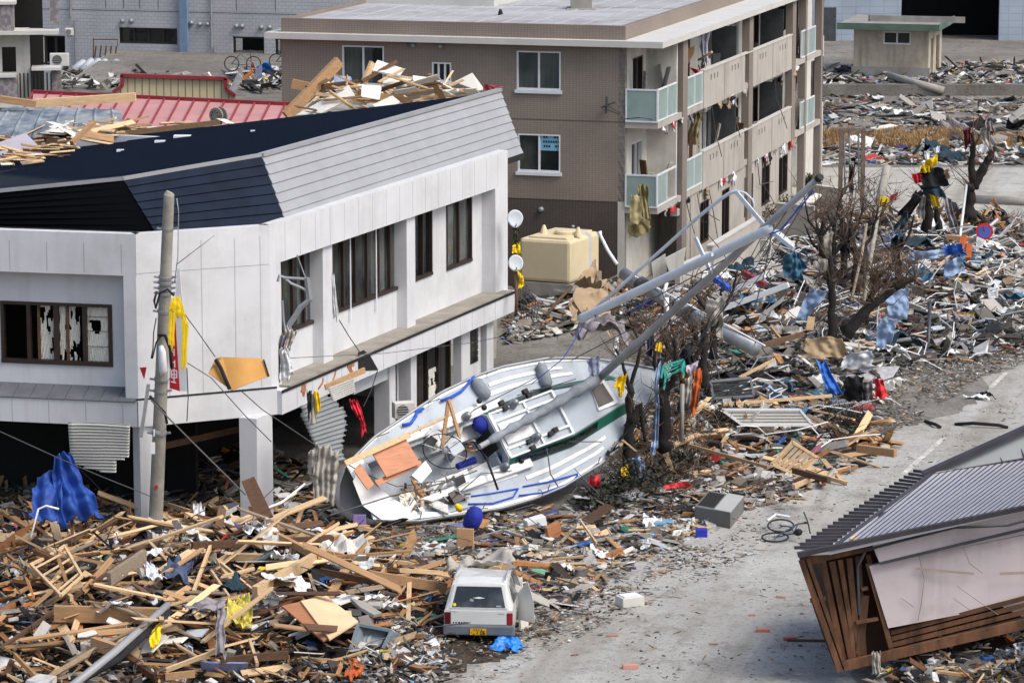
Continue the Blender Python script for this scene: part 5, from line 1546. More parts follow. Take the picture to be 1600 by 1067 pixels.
# white L shaped wall piece and garden walls
def slabpx(name, pts, Ys, thick, mat, label, cat, par=None):
    m = MB(); P = D4(pts, Ys) if len(pts) == 4 else [D(x, y, Y) for (x, y), Y in zip(pts, Ys)]
    n = (P[1] - P[0]).cross(P[-1] - P[0]).normalized(); m.prism(P, n * thick); o = link(name, m, mat); return tag(o, label, cat)
slabpx('wall_panel', [(1039, 405), (1072, 388), (1066, 425), (1048, 432)], 100, .25, M['cream'], 'white broken wall piece standing in the rubble', 'wall piece')
slabpx('wall_panel', [(1018, 412), (1040, 398), (1044, 440), (1022, 445)], 100.5, .25, M['cream'], 'white broken wall piece just left of a similar taller piece', 'wall piece')
M['gardenwall'] = mk('grey_garden_wall', L((178, 172, 164)), .9, .07, .8, grime=.25)
def wallpx(x0, y0, x1, y1, h, label, th=.18):
    p, q = G(x0, y0), G(x1, y1); F = Frame(p, q - p, V(((q - p).y, -(q - p).x, 0))); m = MB(); m.fbox(F, 0, (q - p).length, -th, 0, 0, h)
    o = tag(link('garden_wall', m, M['gardenwall']), label, 'wall'); m = MB(); m.fbox(F, -.02, (q - p).length + .02, -th - .03, .03, h, h + .05); part('coping', m, M['seal'], o)
wallpx(1112, 462, 1187, 412, 1.75, 'long pale garden wall along the apartment block')
wallpx(1062, 490, 1112, 466, 1.6, 'short grey garden wall behind the steel pole')
wallpx(1212, 378, 1271, 384, 1.5, 'grey garden wall panel right of the mast')
wallpx(1262, 322, 1312, 330, .9, 'low grey wall behind the right garden wall')
mb = MB(); mb.prism([G(1250, 318, .9), G(1275, 304, .9), G(1284, 306, .9), G(1270, 318, .9)], UP * .06); tag(link('loose_board', mb, M['plaster']), 'pale board lying on the low wall near the apartment end', 'board')
# hanging fabric on the apartment's corner balcony
M['khaki'] = mk('khaki_carpet', L((132, 122, 84)), .95, .18, 2, grime=.3)
cz = Q.y - 1.5
cloth('hanging_carpet', D4([(995, 290), (1012, 292), (1014, 350), (1000, 345)], cz), M['khaki'], 'khaki carpet hanging from the second floor corner balcony', 'carpet', .12, 1.4, 14, 14, .05, 3, 1)
cloth('hanging_carpet', D4([(984, 305), (1000, 308), (1002, 345), (984, 352)], cz - .2), mk('khaki_light', L((164, 154, 112)), .95, .1, 2), 'pale rolled carpet in front of the khaki carpet', 'carpet', .06, 1.4, 8, 14, .03, 2, 6)
cloth('hanging_carpet', D4([(982, 345), (1012, 340), (1014, 362), (984, 372)], cz - .1), M['khaki'], 'khaki carpet end curled below the corner balcony', 'carpet', .14, 1.4, 14, 10, .05, 2, 9)
cloth('pink_quilt', D4([(1078, 108), (1104, 112), (1102, 136), (1090, 118)], FA.p(9.5, BN + .1, 0).y), mk('pink_quilt', L((206, 70, 78)), .9, .12, 2), 'pink red quilt hanging over the third floor guard', 'quilt', .12, 2, 12, 10, .05, 2, 2)
cloth('brown_quilt', D4([(1082, 232), (1098, 224), (1092, 300), (1072, 290)], FA.p(8, BN - .9, 0).y), mk('brown_curtain2', L((142, 126, 96)), .9, .2, 2), 'beige curtain blown about on the second floor balcony', 'curtain', .2, 1.4, 12, 12, .08, 3, 2) if False else None
cloth('curtain_cloth', D4([(1084, 176), (1097, 172), (1092, 232), (1075, 226)], FA.p(8.5, .7, 0).y), mk('brown_curtain2', L((150, 136, 104)), .9, .2, 2), 'beige curtain blown about on the second floor balcony', 'curtain', .2, 1.4, 12, 12, .08, 3, 2)
cloth('curtain_cloth', D4([(1092, 52), (1108, 48), (1108, 98), (1100, 102)], FA.p(9.5, .6, 0).y), mk('lilac_curtain', L((176, 178, 192)), .9, .15, 2), 'lilac grey curtain hanging on the third floor balcony', 'curtain', .15, 1.4, 12, 12, .06, 3, 3)
cloth('red_banner', D4([(1066, 224), (1070, 224), (1071, 276), (1064, 276)], FA.p(7, BN + .1, 0).y), mk('red_white_banner', L((214, 60, 60)), .9, .1, 2, col2=L((230, 225, 220)), scale=9) if False else M['redcloth'], 'narrow red banner hanging on the second floor fin', 'banner', .03, 2, 4, 12)
cloth('dark_coat', D4([(1214, 10), (1237, 4), (1238, 50), (1222, 52)], FA.p(26.5, BN - .2, 0).y), M['black'], 'black cloth hanging at the far third floor balcony', 'cloth', .12, 1.4)
cloth('red_cloth', D4([(1166, 246), (1175, 240), (1174, 252), (1167, 256)], FA.p(18, BN + .15, 0).y), M['redcloth'], 'small red rag on the slab edge of the second floor', 'rag', .08)
slabpx('orange_door', [(1072, 78), (1086, 72), (1084, 84), (1072, 106)], FA.p(8.5, .8, 0).y, .05, M['wood2'], 'orange wooden board propped on the third floor balcony', 'board')
slabpx('orange_door', [(1050, 112), (1056, 98), (1060, 100), (1055, 124)], FA.p(6, .5, 0).y, .05, M['wood2'], 'orange broken plank on the third floor corner balcony', 'board')
rodthing('plank_on_balcony', [D(1092, 94, FA.p(9, 1, 0).y), D(1112, 82, FA.p(9, 1, 0).y - 1)], .05, M['wood'], 'pale batten sticking out over the third floor guard', 'batten')
# wires and rags along the lower slab edge
rg = random.Random(11)
rag_cols = [M['greycloth'], M['whitepaint'], M['redcloth'], M['speck'], M['tansheet'], M['black']]
for k in range(46):
    u_ = rg.uniform(.2, GL); z_ = rg.choice((FH - .2, FH - .2, 2 * FH - .2)); p = FA.p(u_, BN + .06, z_)
    w_ = rg.uniform(.15, .5); h_ = rg.uniform(.15, .6)
    tag(link('rag', quadsheet([p, p + FA.u * w_, p + FA.u * w_ * .9 - UP * h_, p - UP * h_ * rg.uniform(.3, 1)], .06, 3, 6, 6, .03, 2, k), rg.choice(rag_cols), smooth=True, solid=.01),
        'torn rag caught on the balcony slab edges of the apartment block', 'rag', 'rags on the balcony edges')
for k in range(9):
    u_ = rg.uniform(.5, GL - 3); z_ = rg.choice((FH, 2 * FH)); p = FA.p(u_, BN + .05, z_ - .25)
    m = MB(); m.tube([p, p + FA.u * rg.uniform(.2, 1) - UP * rg.uniform(.5, 1.2), p + FA.u * rg.uniform(.5, 2.4) - UP * rg.uniform(1.0, 2.4) + FA.n * .2], .018, 5)
    tag(link('hanging_cable', m, M['wire']), 'loose cable hanging from a balcony slab edge of the apartment block', 'cable', 'cables hanging from the balconies')
# clutter standing on the balconies
for k in range(34):
    u_ = rg.uniform(.6, GL + 4); fl = rg.choice((1, 2)); p = FA.p(u_, rg.uniform(.3, .9), FH * fl)
    h_ = rg.uniform(.9, 1.8); m = MB(); m.bar(p, p + V((rg.uniform(-.5, .5), rg.uniform(-.5, .5), h_)), rg.uniform(.05, .5), .05)
    tag(link('leaning_board', m, rg.choice([M['wood3'], M['steel_dark'], M['plaster'], M['greycloth'], M['speck']])), 'board leaning among the clutter on an apartment balcony', 'board', 'boards on the balconies')
# poster on the second floor window of the short face
s_, z_ = FF.st(859, 223)
mb = MB(); mb.fbox(FF, s_ - .42, s_ + .42, -.07, -.06, z_ - .3, z_ + .3)
ps = tag(link('poster', mb, mk('poster_blue', L((120, 176, 196)), .6, .05, 2)), 'pale blue paper notice in the lower right apartment window', 'notice')
mb = MB()
for r_, (x0, x1) in enumerate(((-.3, -.05), (.1, .3), (-.34, .34), (-.34, -.1), (.0, .34))):
    zz_ = z_ + [.18, .18, .02, -.14, -.14][r_]
    for k in range(int((x1 - x0) / .09)):
        mb.fbox(FF, s_ + x0 + k * .09, s_ + x0 + k * .09 + .06, -.055, -.05, zz_ - .04, zz_ + .04)
part('lettering', mb, mk('poster_ink', L((20, 40, 70)), .6, .05), ps)
# electric bracket with cables at the apartment corner
mb = MB(); p = FF.st(951, 163); c = FF.p(p[0], .0, p[1])
mb.tube([c, c + FF.n * .4 - UP * .05], .05, 6); mb.bar(c + FF.n * .3 + UP * .3, c + FF.n * .35 - UP * .3, .06, .06); mb.bar(c + FF.n * .2 - FF.u * .3 + UP * .1, c + FF.n * .3 + FF.u * .2 - UP * .1, .05, .05)
br_ = tag(link('cable_bracket', mb, M['steel_dark']), 'dark cable bracket on the brown tiled wall near the corner', 'bracket')
for dz in (0, -.15):
    mb = MB(); mb.tube([c + FF.n * .35 + UP * dz, D(968, 176 - dz * 20, Q.y - .6), D(978, 186, Q.y - .5), D(1000, 184, Q.y - 1), D(1028, 188, Q.y)], .02, 5); part('cable', mb, M['wire'], br_)
# ------------------------------------------------------------------ small white estate car
cpos = G(748, 1010); cyaw = R(4.5)
cu, cf = V((math.cos(cyaw), -math.sin(cyaw), 0)), V((math.sin(cyaw), math.cos(cyaw), 0))
def cp(x, y, z): return V((cpos.x, cpos.y, 0)) + cu * x + cf * y + UP * (z * 1.0)
car = thing('car', cpos, 'small white estate car with crushed roof parked at the edge of the timber heap', 'car')
M['carwhite'] = mk('car_white', L((206, 207, 203)), .35, .04, 2, grime=.2, coat=.3)
M['carglass'] = mk('car_glass', L((30, 34, 36)), .1, .4, 1.2, spec=.7, col2=L((74, 78, 78)), contrast=(.45, .65))
M['bumper'] = mk('grey_bumper', L((98, 104, 112)), .6, .15, 3, grime=.3)
W = .735
mb = MB()
# sections along y: half width at sill, waist, roof and heights
secs = [(0, .71, .735, .0, .30, .80, .82), (.06, .72, .74, .60, .28, .84, 1.05), (.20, .72, .74, .585, .26, .86, 1.36), (.5, .72, .74, .58, .26, .86, 1.42), (1.3, .72, .74, .57, .26, .86, 1.40), (2.1, .72, .74, .56, .26, .86, 1.28), (2.6, .72, .73, .5, .26, .86, .98), (3.2, .69, .70, .4, .3, .74, .76)]
vs = []
for y, a, b, c, z0, z1, z2 in secs:
    if c == 0: c = .66
    dn = -.10 if 1.0 < y < 2.3 else 0
    for x, z in ((-a, z0), (-b, (z0 + z1) / 2), (-b * .985, z1), (-c, z2 - .03), (-c * .8, z2 + dn * .4), (0, z2 + .02 + dn), (c * .8, z2 + dn), (c, z2 - .03 + dn * .5), (b * .985, z1), (b, (z0 + z1) / 2), (a, z0)):
        vs.append(cp(x, y, z))
n = 11
fs = [(i * n + j, i * n + j + 1, (i + 1) * n + j + 1, (i + 1) * n + j) for i in range(len(secs) - 1) for j in range(n - 1)] + [tuple(range(n)), tuple(range((len(secs) - 1) * n, len(secs) * n))[::-1]]
mb.add(vs, fs)
part('body', mb, M['carwhite'], car, bevel=.015)
# the hatch: rear panel and window
rw = [(-.60, .0, .86), (.60, .0, .86), (.49, .19, 1.31), (-.49, .19, 1.31)]
nrm_ = (cp(.6, .01, .86) - cp(-.6, .01, .86)).cross(cp(-.5, .2, 1.31) - cp(-.6, .01, .86)).normalized()
if nrm_.y > 0: nrm_ = -nrm_
def hp(x, z):                          # point on the hatch window plane
    t = (z - .82) / (1.36 - .82); return cp(x, .01 + .19 * t, z) + nrm_ * .012
mb = MB(); mb.prism([hp(-.62, .84), hp(.62, .84), hp(.535, 1.325), hp(-.535, 1.325)], nrm_ * .012); hat = part('tailgate', mb, M['carwhite'], car)
mb = MB(); mb.prism([hp(-.575, .862) + nrm_ * .014, hp(.575, .862) + nrm_ * .014, hp(.48, 1.285) + nrm_ * .014, hp(-.48, 1.285) + nrm_ * .014], nrm_ * .008); gl = part('rear_window', mb, M['carglass'], hat, bevel=.0)
mb = MB(); mb.tube([hp(-.52, .91) + nrm_ * .024, hp(-.52, .91) + nrm_ * .028], .036, 12); part('sticker', mb, M['yellow'], gl)
mb = MB(); mb.prism([hp(.38, .875) + nrm_ * .023, hp(.49, .875) + nrm_ * .023, hp(.485, .905) + nrm_ * .023, hp(.38, .905) + nrm_ * .023], nrm_ * .003); mb.prism([hp(-.20, .99) + nrm_ * .023, hp(-.12, .975) + nrm_ * .023, hp(-.11, 1.02) + nrm_ * .023, hp(-.18, 1.04) + nrm_ * .023], nrm_ * .003); part('sticker', mb, M['dish'] if 'dish' in M else M['steel'], gl)
mb = MB()
fr_ = Frame(cp(0, 0, 0), cu, -cf)
mb.fbox(fr_, -.60, .60, .004, .018, .50, .80); part('rear_panel', mb, M['carwhite'], hat, bevel=.01)
mb = MB()
for k, (x, wd) in enumerate(((-.55, .02), (-.50, .03), (-.44, .04), (-.38, .03), (-.33, .05), (-.27, .04))): mb.fbox(fr_, x, x + wd, .019, .024, .515, .55)
part('badge_lettering', mb, M['black'], hat)
mb = MB()
for x in (.42, .455, .49, .525): mb.fbox(fr_, x, x + .024, .019, .023, .735, .75)
for x in (-.56, -.53, -.50): mb.fbox(fr_, x, x + .02, .019, .023, .772, .785)
part('badge_lettering', mb, M['steel'], hat)
for sg in (-1, 1):
    mb = MB(); a, b = sorted((sg * .735, sg * .61)); mb.fbox(fr_, a, b, -.03, .025, .50, .76)
    part('tail_light', mb, mk('dark_red_lens', L((86, 12, 22)) if sg < 0 else L((132, 14, 26)), .25, .2, 6), car, bevel=.012)
mb = MB(); mb.fbox(fr_, -.77, .77, -.1, .09, .27, .49); part('bumper', mb, M['bumper'], car, bevel=.03)
mb = MB(); mb.fbox(fr_, -.18, .17, .095, .105, .29, .43); pl_ = part('number_plate', mb, mk('plate_yellow', L((214, 160, 18)), .5, .05), car)
mb = MB()
def digit(ch, x, z, w, h):
    for s_ in GL7[ch]:
        x0, z0, x1, z1 = SEG[s_]; p, q = fr_.p(x + x0 * w, .108, z + z0 * h), fr_.p(x + x1 * w, .108, z + z1 * h)
        mb.bar(p, q, .006, .014, up=UP if abs(p.z - q.z) < .001 else cu)
digit('1', -.05, .305, .03, .07); digit('0', .05, .305, .035, .07); digit('6', .11, .305, .035, .07)
mb.fbox(fr_, -.15, -.135, .105, .110, .335, .35); mb.fbox(fr_, -.11, -.08, .105, .11, .30, .32)
for x in (-.1, -.05, 0.0, .06): mb.fbox(fr_, x, x + .025, .105, .11, .395, .415)
part('plate_lettering', mb, M['black'], pl_)
for sg in (-1, 1):
    for y in (.55, 2.5):
        mb = MB(); c = cp(sg * .64, y, .27); mb.tube([c - cu * .08, c + cu * .08], .27, 18); wh_ = part('wheel', mb, M['black'], car)
        mb = MB(); c2 = c + cu * (sg * .082); mb.tube([c2 - cu * .005, c2 + cu * .01], .16, 14); part('rim', mb, M['steel'], wh_)
# side windows, broken-open right door, roof rails
for sg in (-1, 1):
    mb = MB()
    for y0, y1 in ((.35, 1.15), (1.25, 2.0)):
        mb.add([cp(sg * .735, y0, .90), cp(sg * .735, y1, .90), cp(sg * .60, y1 - .02, 1.28), cp(sg * .60, y0 + .12, 1.28)], [(0, 1, 2, 3)])
    part('side_window', mb, M['carglass'], car, solid=.015)
    mb = MB(); mb.tube([cp(sg * .55, .25, 1.42), cp(sg * .55, .32, 1.47), cp(sg * .54, 1.9, 1.43), cp(sg * .54, 2.0, 1.37)], .016, 6); part('roof_rail', mb, M['steel'], car)
mb = MB(); mb.prism([cp(.75, 1.2, .3), cp(1.15, .75, .34), cp(1.12, .8, .85), cp(.98, 1.0, 1.22), cp(.76, 1.25, .9)], cf * .05); dr = part('door', mb, M['carwhite'], car, bevel=.015)
dr['label'] = 'torn open white side door'
cloth('blue_plastic', [cp(.25, -.35, .02), cp(.8, -.55, .03), cp(1.0, .0, .05), cp(.55, .15, .35)], mk('bright_blue_plastic', L((34, 128, 214)), .4, .15, 3), 'bright blue plastic sheet crumpled at the car rear wheel', 'plastic sheet', .05, 4, 14, 14, .04, 2, 3)
cloth('grey_sheet', [cp(-.9, 1.8, 1.32), cp(.5, 2.2, 1.42), cp(.5, 2.9, 1.35), cp(-.9, 2.6, 1.25)], M['greycloth'], 'dirty pale sheet lying over the crushed car front', 'sheet', .12, 2, 14, 10, .03, 2, 8)
slabpx('car_bodywork_sheet', [(806, 912), (860, 938), (858, 948), (804, 924)], [70.5, 72, 72, 70.5], .06, M['boxwhite'], 'long white panel sloping down right of the car', 'panel')
slabpx('car_bodywork_sheet', [(812, 950), (822, 940), (826, 975), (815, 990)], [70.6, 70.9, 70.9, 70.5], .05, M['boxwhite'], 'bent white car panel standing beside the car', 'panel')
# ------------------------------------------------------------------ grey plastic tub beside the car
c0 = gz(585, 1012)
t = thing('plastic_tub', c0, 'overturned grey blue plastic tub left of the car', 'tub')
P0 = D4([(545, 1022), (590, 1030), (612, 985), (560, 975)], [67.6, 67.6, 68.1, 68.1])
mb = MB(); vs = P0 + [D(x, y, Y) for x, y, Y in ((602, 1028, 68.6), (630, 1024, 68.8), (636, 998, 69), (606, 984, 68.9))]
mb.add(vs, [(0, 1, 5, 4), (1, 2, 6, 5), (2, 3, 7, 6), (3, 0, 4, 7), (4, 5, 6, 7)])
M['tub'] = mk('grey_blue_plastic', L((116, 128, 136)), .45, .1, 2, grime=.3)
part('shell', mb, M['tub'], t, solid=.03)
mb = MB()
for i in range(4): mb.bar(P0[i], P0[(i + 1) % 4], .06, .06)
for k in (.25, .5, .75): mb.bar(P0[1].lerp(vs[5], k), P0[2].lerp(vs[6], k), .03, .03); mb.bar(P0[3].lerp(vs[7], k), P0[2].lerp(vs[6], k), .03, .03)
part('rim', mb, M['tub'], t)
mb = MB(); mb.add([P0[0].lerp(P0[2], .08) + V((0, .3, 0)), P0[1].lerp(P0[3], .08) + V((0, .3, 0)), P0[2].lerp(P0[0], .08) + V((0, .3, 0)), P0[3].lerp(P0[1], .08) + V((0, .3, 0))], [(0, 1, 2, 3)])
part('bottom', mb, M['tub'], t, solid=.02)
# ------------------------------------------------------------------ blue bucket by the yacht
bc = D(740, 808, 79.2)
t = thing('blue_bucket', bc, 'dark blue canvas bucket hanging under the yacht edge', 'bucket')
ax_ = V((.28, -.2, .9)).normalized()
mb = MB(); mb.lathe(bc - ax_ * .28, ax_, [(.13, -.02), (.2, .02), (.23, .22), (.21, .4), (.14, .52), (.02, .56)], 14); part('bag', mb, M['bluebag'], t, smooth=True)
mb = MB(); c = D(720, 797, 79.3); mb.lathe(c, V((-.4, -.3, .6)), [(.07, 0), (.09, .1), (.06, .2), (.01, .22)], 10); part('yellow_float', mb, M['yellow'], t, smooth=True)
# ------------------------------------------------------------------ bicycle lying on the road
g1, g2 = G(1214, 822), G(1222, 836)
bk = thing('bicycle', G(1225, 832), 'dark bicycle lying on its side on the dusty road', 'bicycle')
def ring(c, r, tilt, mat, nm):
    c = V(c); x = V((1, .0, .05)).normalized(); y = V((-.05, .93, tilt)).normalized()
    m = MB(); m.tube([c + (x * math.cos(a) + y * math.sin(a)) * r for a in np.linspace(0, 2 * math.pi, 25)], .022, 6, cap=False); o = part(nm, m, mat, bk, smooth=True)
    m = MB()
    for k in range(6):
        e = (x * math.cos(k * math.pi / 6) + y * math.sin(k * math.pi / 6)) * r; m.tube([c - e, c + e], .004, 4)
    m.tube([c - UP * .04, c + UP * .04], .03, 8); part('spoke', m, M['steel'], o)
wa, wb_ = G(1218, 819, .12), G(1212, 838, .1)
wa = G(1220, 821, .14); wb_ = G(1211, 839, .08)
ring(wa, .32, .25, M['black'], 'wheel'); ring(wb_ , .32, .1, M['black'], 'wheel')
hb = G(1248, 822, .3)
mb = MB(); seat = G(1240, 833, .2); bbk = (wa + wb_) / 2 + V((.35, .05, .1)); hd = G(1247, 818, .25)
for a, b in ((wa, bbk), (bbk, seat), (seat, hd), (hd, bbk), (wb_, seat), (wb_, hd)): mb.tube([a, b], .018, 6)
part('frame', mb, mk('bike_blue', L((50, 62, 82)), .4, .1), bk)
mb = MB(); mb.tube([G(1256, 800, .35), G(1262, 815, .38), G(1266, 833, .3)], .018, 6); mb.tube([hd, G(1262, 817, .36)], .018, 6); part('handlebar', mb, M['black'], bk)
mb = MB(); mb.lathe(seat + V((0, 0, 0)), V((.7, -.5, .3)), [(.02, 0), (.09, .1), (.08, .2), (.02, .26)], 8); part('saddle', mb, M['black'], bk)
mb = MB(); q = wa; mb.tube([q + V((-.33, .12, .1)), q + V((-.1, .36, .2)), q + V((.25, .3, .15))], .035, 6); part('mudguard', mb, M['white_frame'], bk)
# ------------------------------------------------------------------ tilted wooden house at the lower right
HY = 66.2
def Dh(x, y, Y): return D(x, y, Y + 2.7)
def hpnt(x, y, dy=0.0): return D(x, y, HY + dy)
M['pinkwall'] = mk('pinkish_render', L((198, 186, 186)), .85, .04, .7, grime=.4, streak=.25, bump=.04)
M['planks'] = mk('raw_plank_wall', L((92, 62, 42)), .9, .5, 1.0, rnd=.4, stretch=(3, 3, 1), grime=.35, bump=.3)
M['planksdark'] = mk('dark_plank', L((66, 44, 32)), .9, .3, 2)
M['kawara'] = mk('grey_brown_roof_metal', L((186, 186, 192)), .5, .08, .8, grime=.12)
M['kawdark'] = mk('dark_roof_trim', L((58, 54, 58)), .5, .2, 2)
hs_ = thing('tilted_house', hpnt(1400, 1060), 'tilted wooden house with grey metal roof torn off its footing at the lower right', 'building')
# rendered wall sheets
mb = MB()
mb.prism([hpnt(1358, 884), hpnt(1388, 981), hpnt(1566, 947, .2), hpnt(1640, 985, .3), hpnt(1760, 960, .5), hpnt(1760, 803, .5)][::-1], V((0, .12, 0)))
part('wall', mb, M['pinkwall'], hs_)
mb = MB()
mb.prism([hpnt(1361, 846, -.1), hpnt(1375, 881, -.1), hpnt(1760, 801, .4), hpnt(1760, 755, .4)][::-1], V((0, .1, 0)))
up_ = part('wall', mb, M['pinkwall'], hs_); up_['label'] = 'upper band of pinkish render under the eave'
mb = MB(); mb.bar(hpnt(1375, 880, -.12), hpnt(1640, 817, .12), .05, .05); part('wall_batten', mb, M['steel_dark'], hs_)
mb = MB(); mb.bar(hpnt(1432, 888, -.01), hpnt(1522, 896, -.01), .006, .05); mb.bar(hpnt(1562, 896, .02), hpnt(1640, 893, .06), .006, .06); part('rust_stain', mb, mk('wall_stain', L((168, 150, 138)), .9, .1, 3), hs_)
mb = MB()
for pts in ([(1436, 868), (1444, 905), (1440, 940), (1434, 970)], [(1495, 915), (1530, 940), (1560, 960)], [(1408, 934), (1428, 948)], [(1505, 855), (1515, 880), (1535, 895)], [(1490, 935), (1515, 952)]): mb.tube([hpnt(x, y, .0) for x, y in pts], .006, 4)
part('crack', mb, mk('crack_grey', L((130, 118, 118)), .9), hs_)
# plank skin: near vertical boards left, sloping horizontal boards below
def wallq(px, py): return hpnt(px, py, .14)
pk = random.Random(8)
tops = [(1262, 888), (1285, 882), (1301, 878), (1315, 874), (1330, 870), (1345, 866)]
for i, (x0, x1) in enumerate(((1286, 1318), (1300, 1330), (1313, 1337), (1327, 1342), (1341, 1350), (1356, 1392))):
    mb = MB(); w = [.13, .13, .1, .12, .12, .1][i]
    yb_ = [1030, 1028, 1026, 1025, 1024, 1012][i]
    mb.bar(wallq(x0, 880 - (x0 - 1286) * .2), wallq(x1, yb_), w * .95, .03, up=V((0, 1, 0))); part('plank', mb, M['planks'], hs_)
for i in range(5):
    mb = MB(); t = i / 4
    mb.bar(wallq(1392 + t * 6, 988 + t * 38), wallq(1640, 924 + t * 44), .095, .03, up=V((0, 1, 0))); part('plank', mb, M['planks'], hs_)
mb = MB(); mb.bar(wallq(1343, 1022), wallq(1352, 930), .16, .05, up=V((0, 1, 0))); part('plank', mb, M['planks'], hs_)
# posts, sills, rails
mb = MB(); fr_i = -4
for a, b, w in (((1252, 875), (1313, 1048), .12), ((1262, 872), (1320, 1038), .08), ((1318, 1040), (1640, 965), .2), ((1266, 938), (1290, 934), .08), ((1283, 985), (1308, 980), .08), ((1338, 972), (1372, 966), .06), ((1346, 920), (1356, 918), .06), ((1356, 880), (1392, 1010), .1), ((1250, 876), (1362, 850), .22), ((1385, 990), (1395, 1022), .1)):
    fo_ = .05 + .012 * fr_i; fr_i += 1
    mb.bar(hpnt(*a, fo_), hpnt(*b, fo_), .1, w, up=UP if abs(a[1] - b[1]) < abs(a[0] - b[0]) else V((1, 0, 0)))
part('frame', mb, M['planks'], hs_)
mb = MB(); pl1 = [hpnt(1254, 872, .6), hpnt(1316, 1046, .6), hpnt(1660, 1075, .9), hpnt(1760, 1000, .9), hpnt(1760, 790, .9), hpnt(1360, 850, .6)]
for a, b in (((1368, 872), (1405, 1010)), ((1320, 880), (1345, 1010))): pass
mb.prism([hpnt(1290, 872, .6), hpnt(1322, 1036, .6), hpnt(1700, 1010, .9), hpnt(1760, 800, .9), hpnt(1360, 850, .6)][::-1], V((0, .1, 0)))
part('inner_lining', mb, M['planksdark'], hs_)
for (x0, y0, x1, y1) in ((1258, 890, 1270, 935), (1268, 935, 1285, 985), (1285, 985, 1306, 1040)):
    mb = MB(); mb.bar(hpnt(x0, y0, .2), hpnt(x1, y1, .2), .06, .05, up=V((1, 0, 0))); part('lath', mb, M['planks'], hs_)
# side wall going back
mb = MB(); mb.prism([hpnt(1254, 876, .1), hpnt(1314, 1046, .1), hpnt(1340, 1000, 5), hpnt(1290, 850, 5)], V((.08, 0, 0))); part('side_wall', mb, M['planksdark'], hs_)
# roof
e0_, e1_ = hpnt(1246, 864, -.5), hpnt(1700, 770, -.1)
r0, r1 = Dh(1452, 737, 69.5), Dh(1760, 645, 71)
r1b = Dh(1760, 690, 69.5)
ex = hpnt(1296, 862, -.5)
mb = MB(); mb.prism([ex, hpnt(1700, 772, -.2), Dh(1760, 690, 69.2), Dh(1610, 718, 69.0), Dh(1455, 741, 68.8), ex.lerp(Dh(1455, 741, 68.8), .5)], V((.0, 0, -.06)))
rf = part('roof', mb, M['kawara'], hs_)
mb = MB()
for k in range(40):
    x = 1322 + k * 11
    x2 = x + 138
    p = hpnt(x, 868 - (x - 1246) * .2 - (x - 1246) * .0125, -.45); q = D(x2, 741 - (x2 - 1455) * .163, 71.55)
    if x2 > 1770: break
    mb.bar(p + UP * .02, q + UP * .02, .014, .018)
part('roof_seam', mb, M['kawdark'], rf)
mb = MB(); mb.bar(e0_ + V((0, -.05, -.02)), e1_ + V((0, -.05, -.02)), .1, .1); part('eave_edge', mb, M['kawdark'], hs_)
# hip with its short ribs
h0_, h1_ = hpnt(1246, 862, -.4), Dh(1440, 736, 69.3)
h2_, h3_ = hpnt(1300, 860, -.3), Dh(1458, 741, 68.9)
mb = MB(); mb.prism([h0_, h2_, h3_, h1_], V((0, 0, -.08))); part('hip_roof', mb, M['kawara'], hs_)
mb = MB()
for k in range(24):
    t = (k + .5) / 24; p, q = h0_.lerp(h1_, t), h2_.lerp(h3_, t); q = p.lerp(q, .82)
    mb.bar(p + UP * .05 - V((.12, 0, .0)), q + UP * .05, .055, .06)
mb.bar(h2_ + UP * .03, h3_ + UP * .03, .08, .08)
part('hip_rib', mb, M['kawdark'], hs_)
# gable
ga, gbp, gc = Dh(1448, 739, 69.0), Dh(1760, 598, 70.5), Dh(1760, 688, 69.3)
mb = MB(); mb.prism([ga, gbp, gc, Dh(1600, 717, 69.1)], V((0, .15, 0))); gbl = part('gable', mb, mk('grey_gable_panel', L((142, 146, 146)), .7, .05, 1, grime=.15), hs_)
mb = MB(); mb.bar(ga + V((-.1, -.2, .02)), gbp + V((0, -.2, .06)), .2, .09); mb.bar(ga + V((.1, -.12, -.02)), Dh(1600, 717, 68.9), .06, .05); mb.bar(Dh(1600, 717, 68.9), Dh(1760, 688, 69.1), .06, .05); part('barge_board', mb, M['kawdark'], hs_)
mb = MB()
for k in range(1, 9):
    t = k / 9; p = ga.lerp(gbp, t); q = ga.lerp(gc, t) if False else Dh(1448 + 312 * t, 739 - 47 * t, 69.05)
    mb.bar(p + V((0, -.02, -.1)), q + V((.22, -.02, 0)), .02, .02)
part('panel_joint', mb, M['kawdark'], gbl)
mb = MB(); mb.prism([Dh(1355, 828, 64.8), Dh(1366, 806, 65.9), Dh(1398, 788, 66.9), Dh(1410, 786, 66.9), Dh(1380, 806, 65.6)], V((0, 0, .05))); part('lifted_sheet', mb, M['kawdark'], rf)
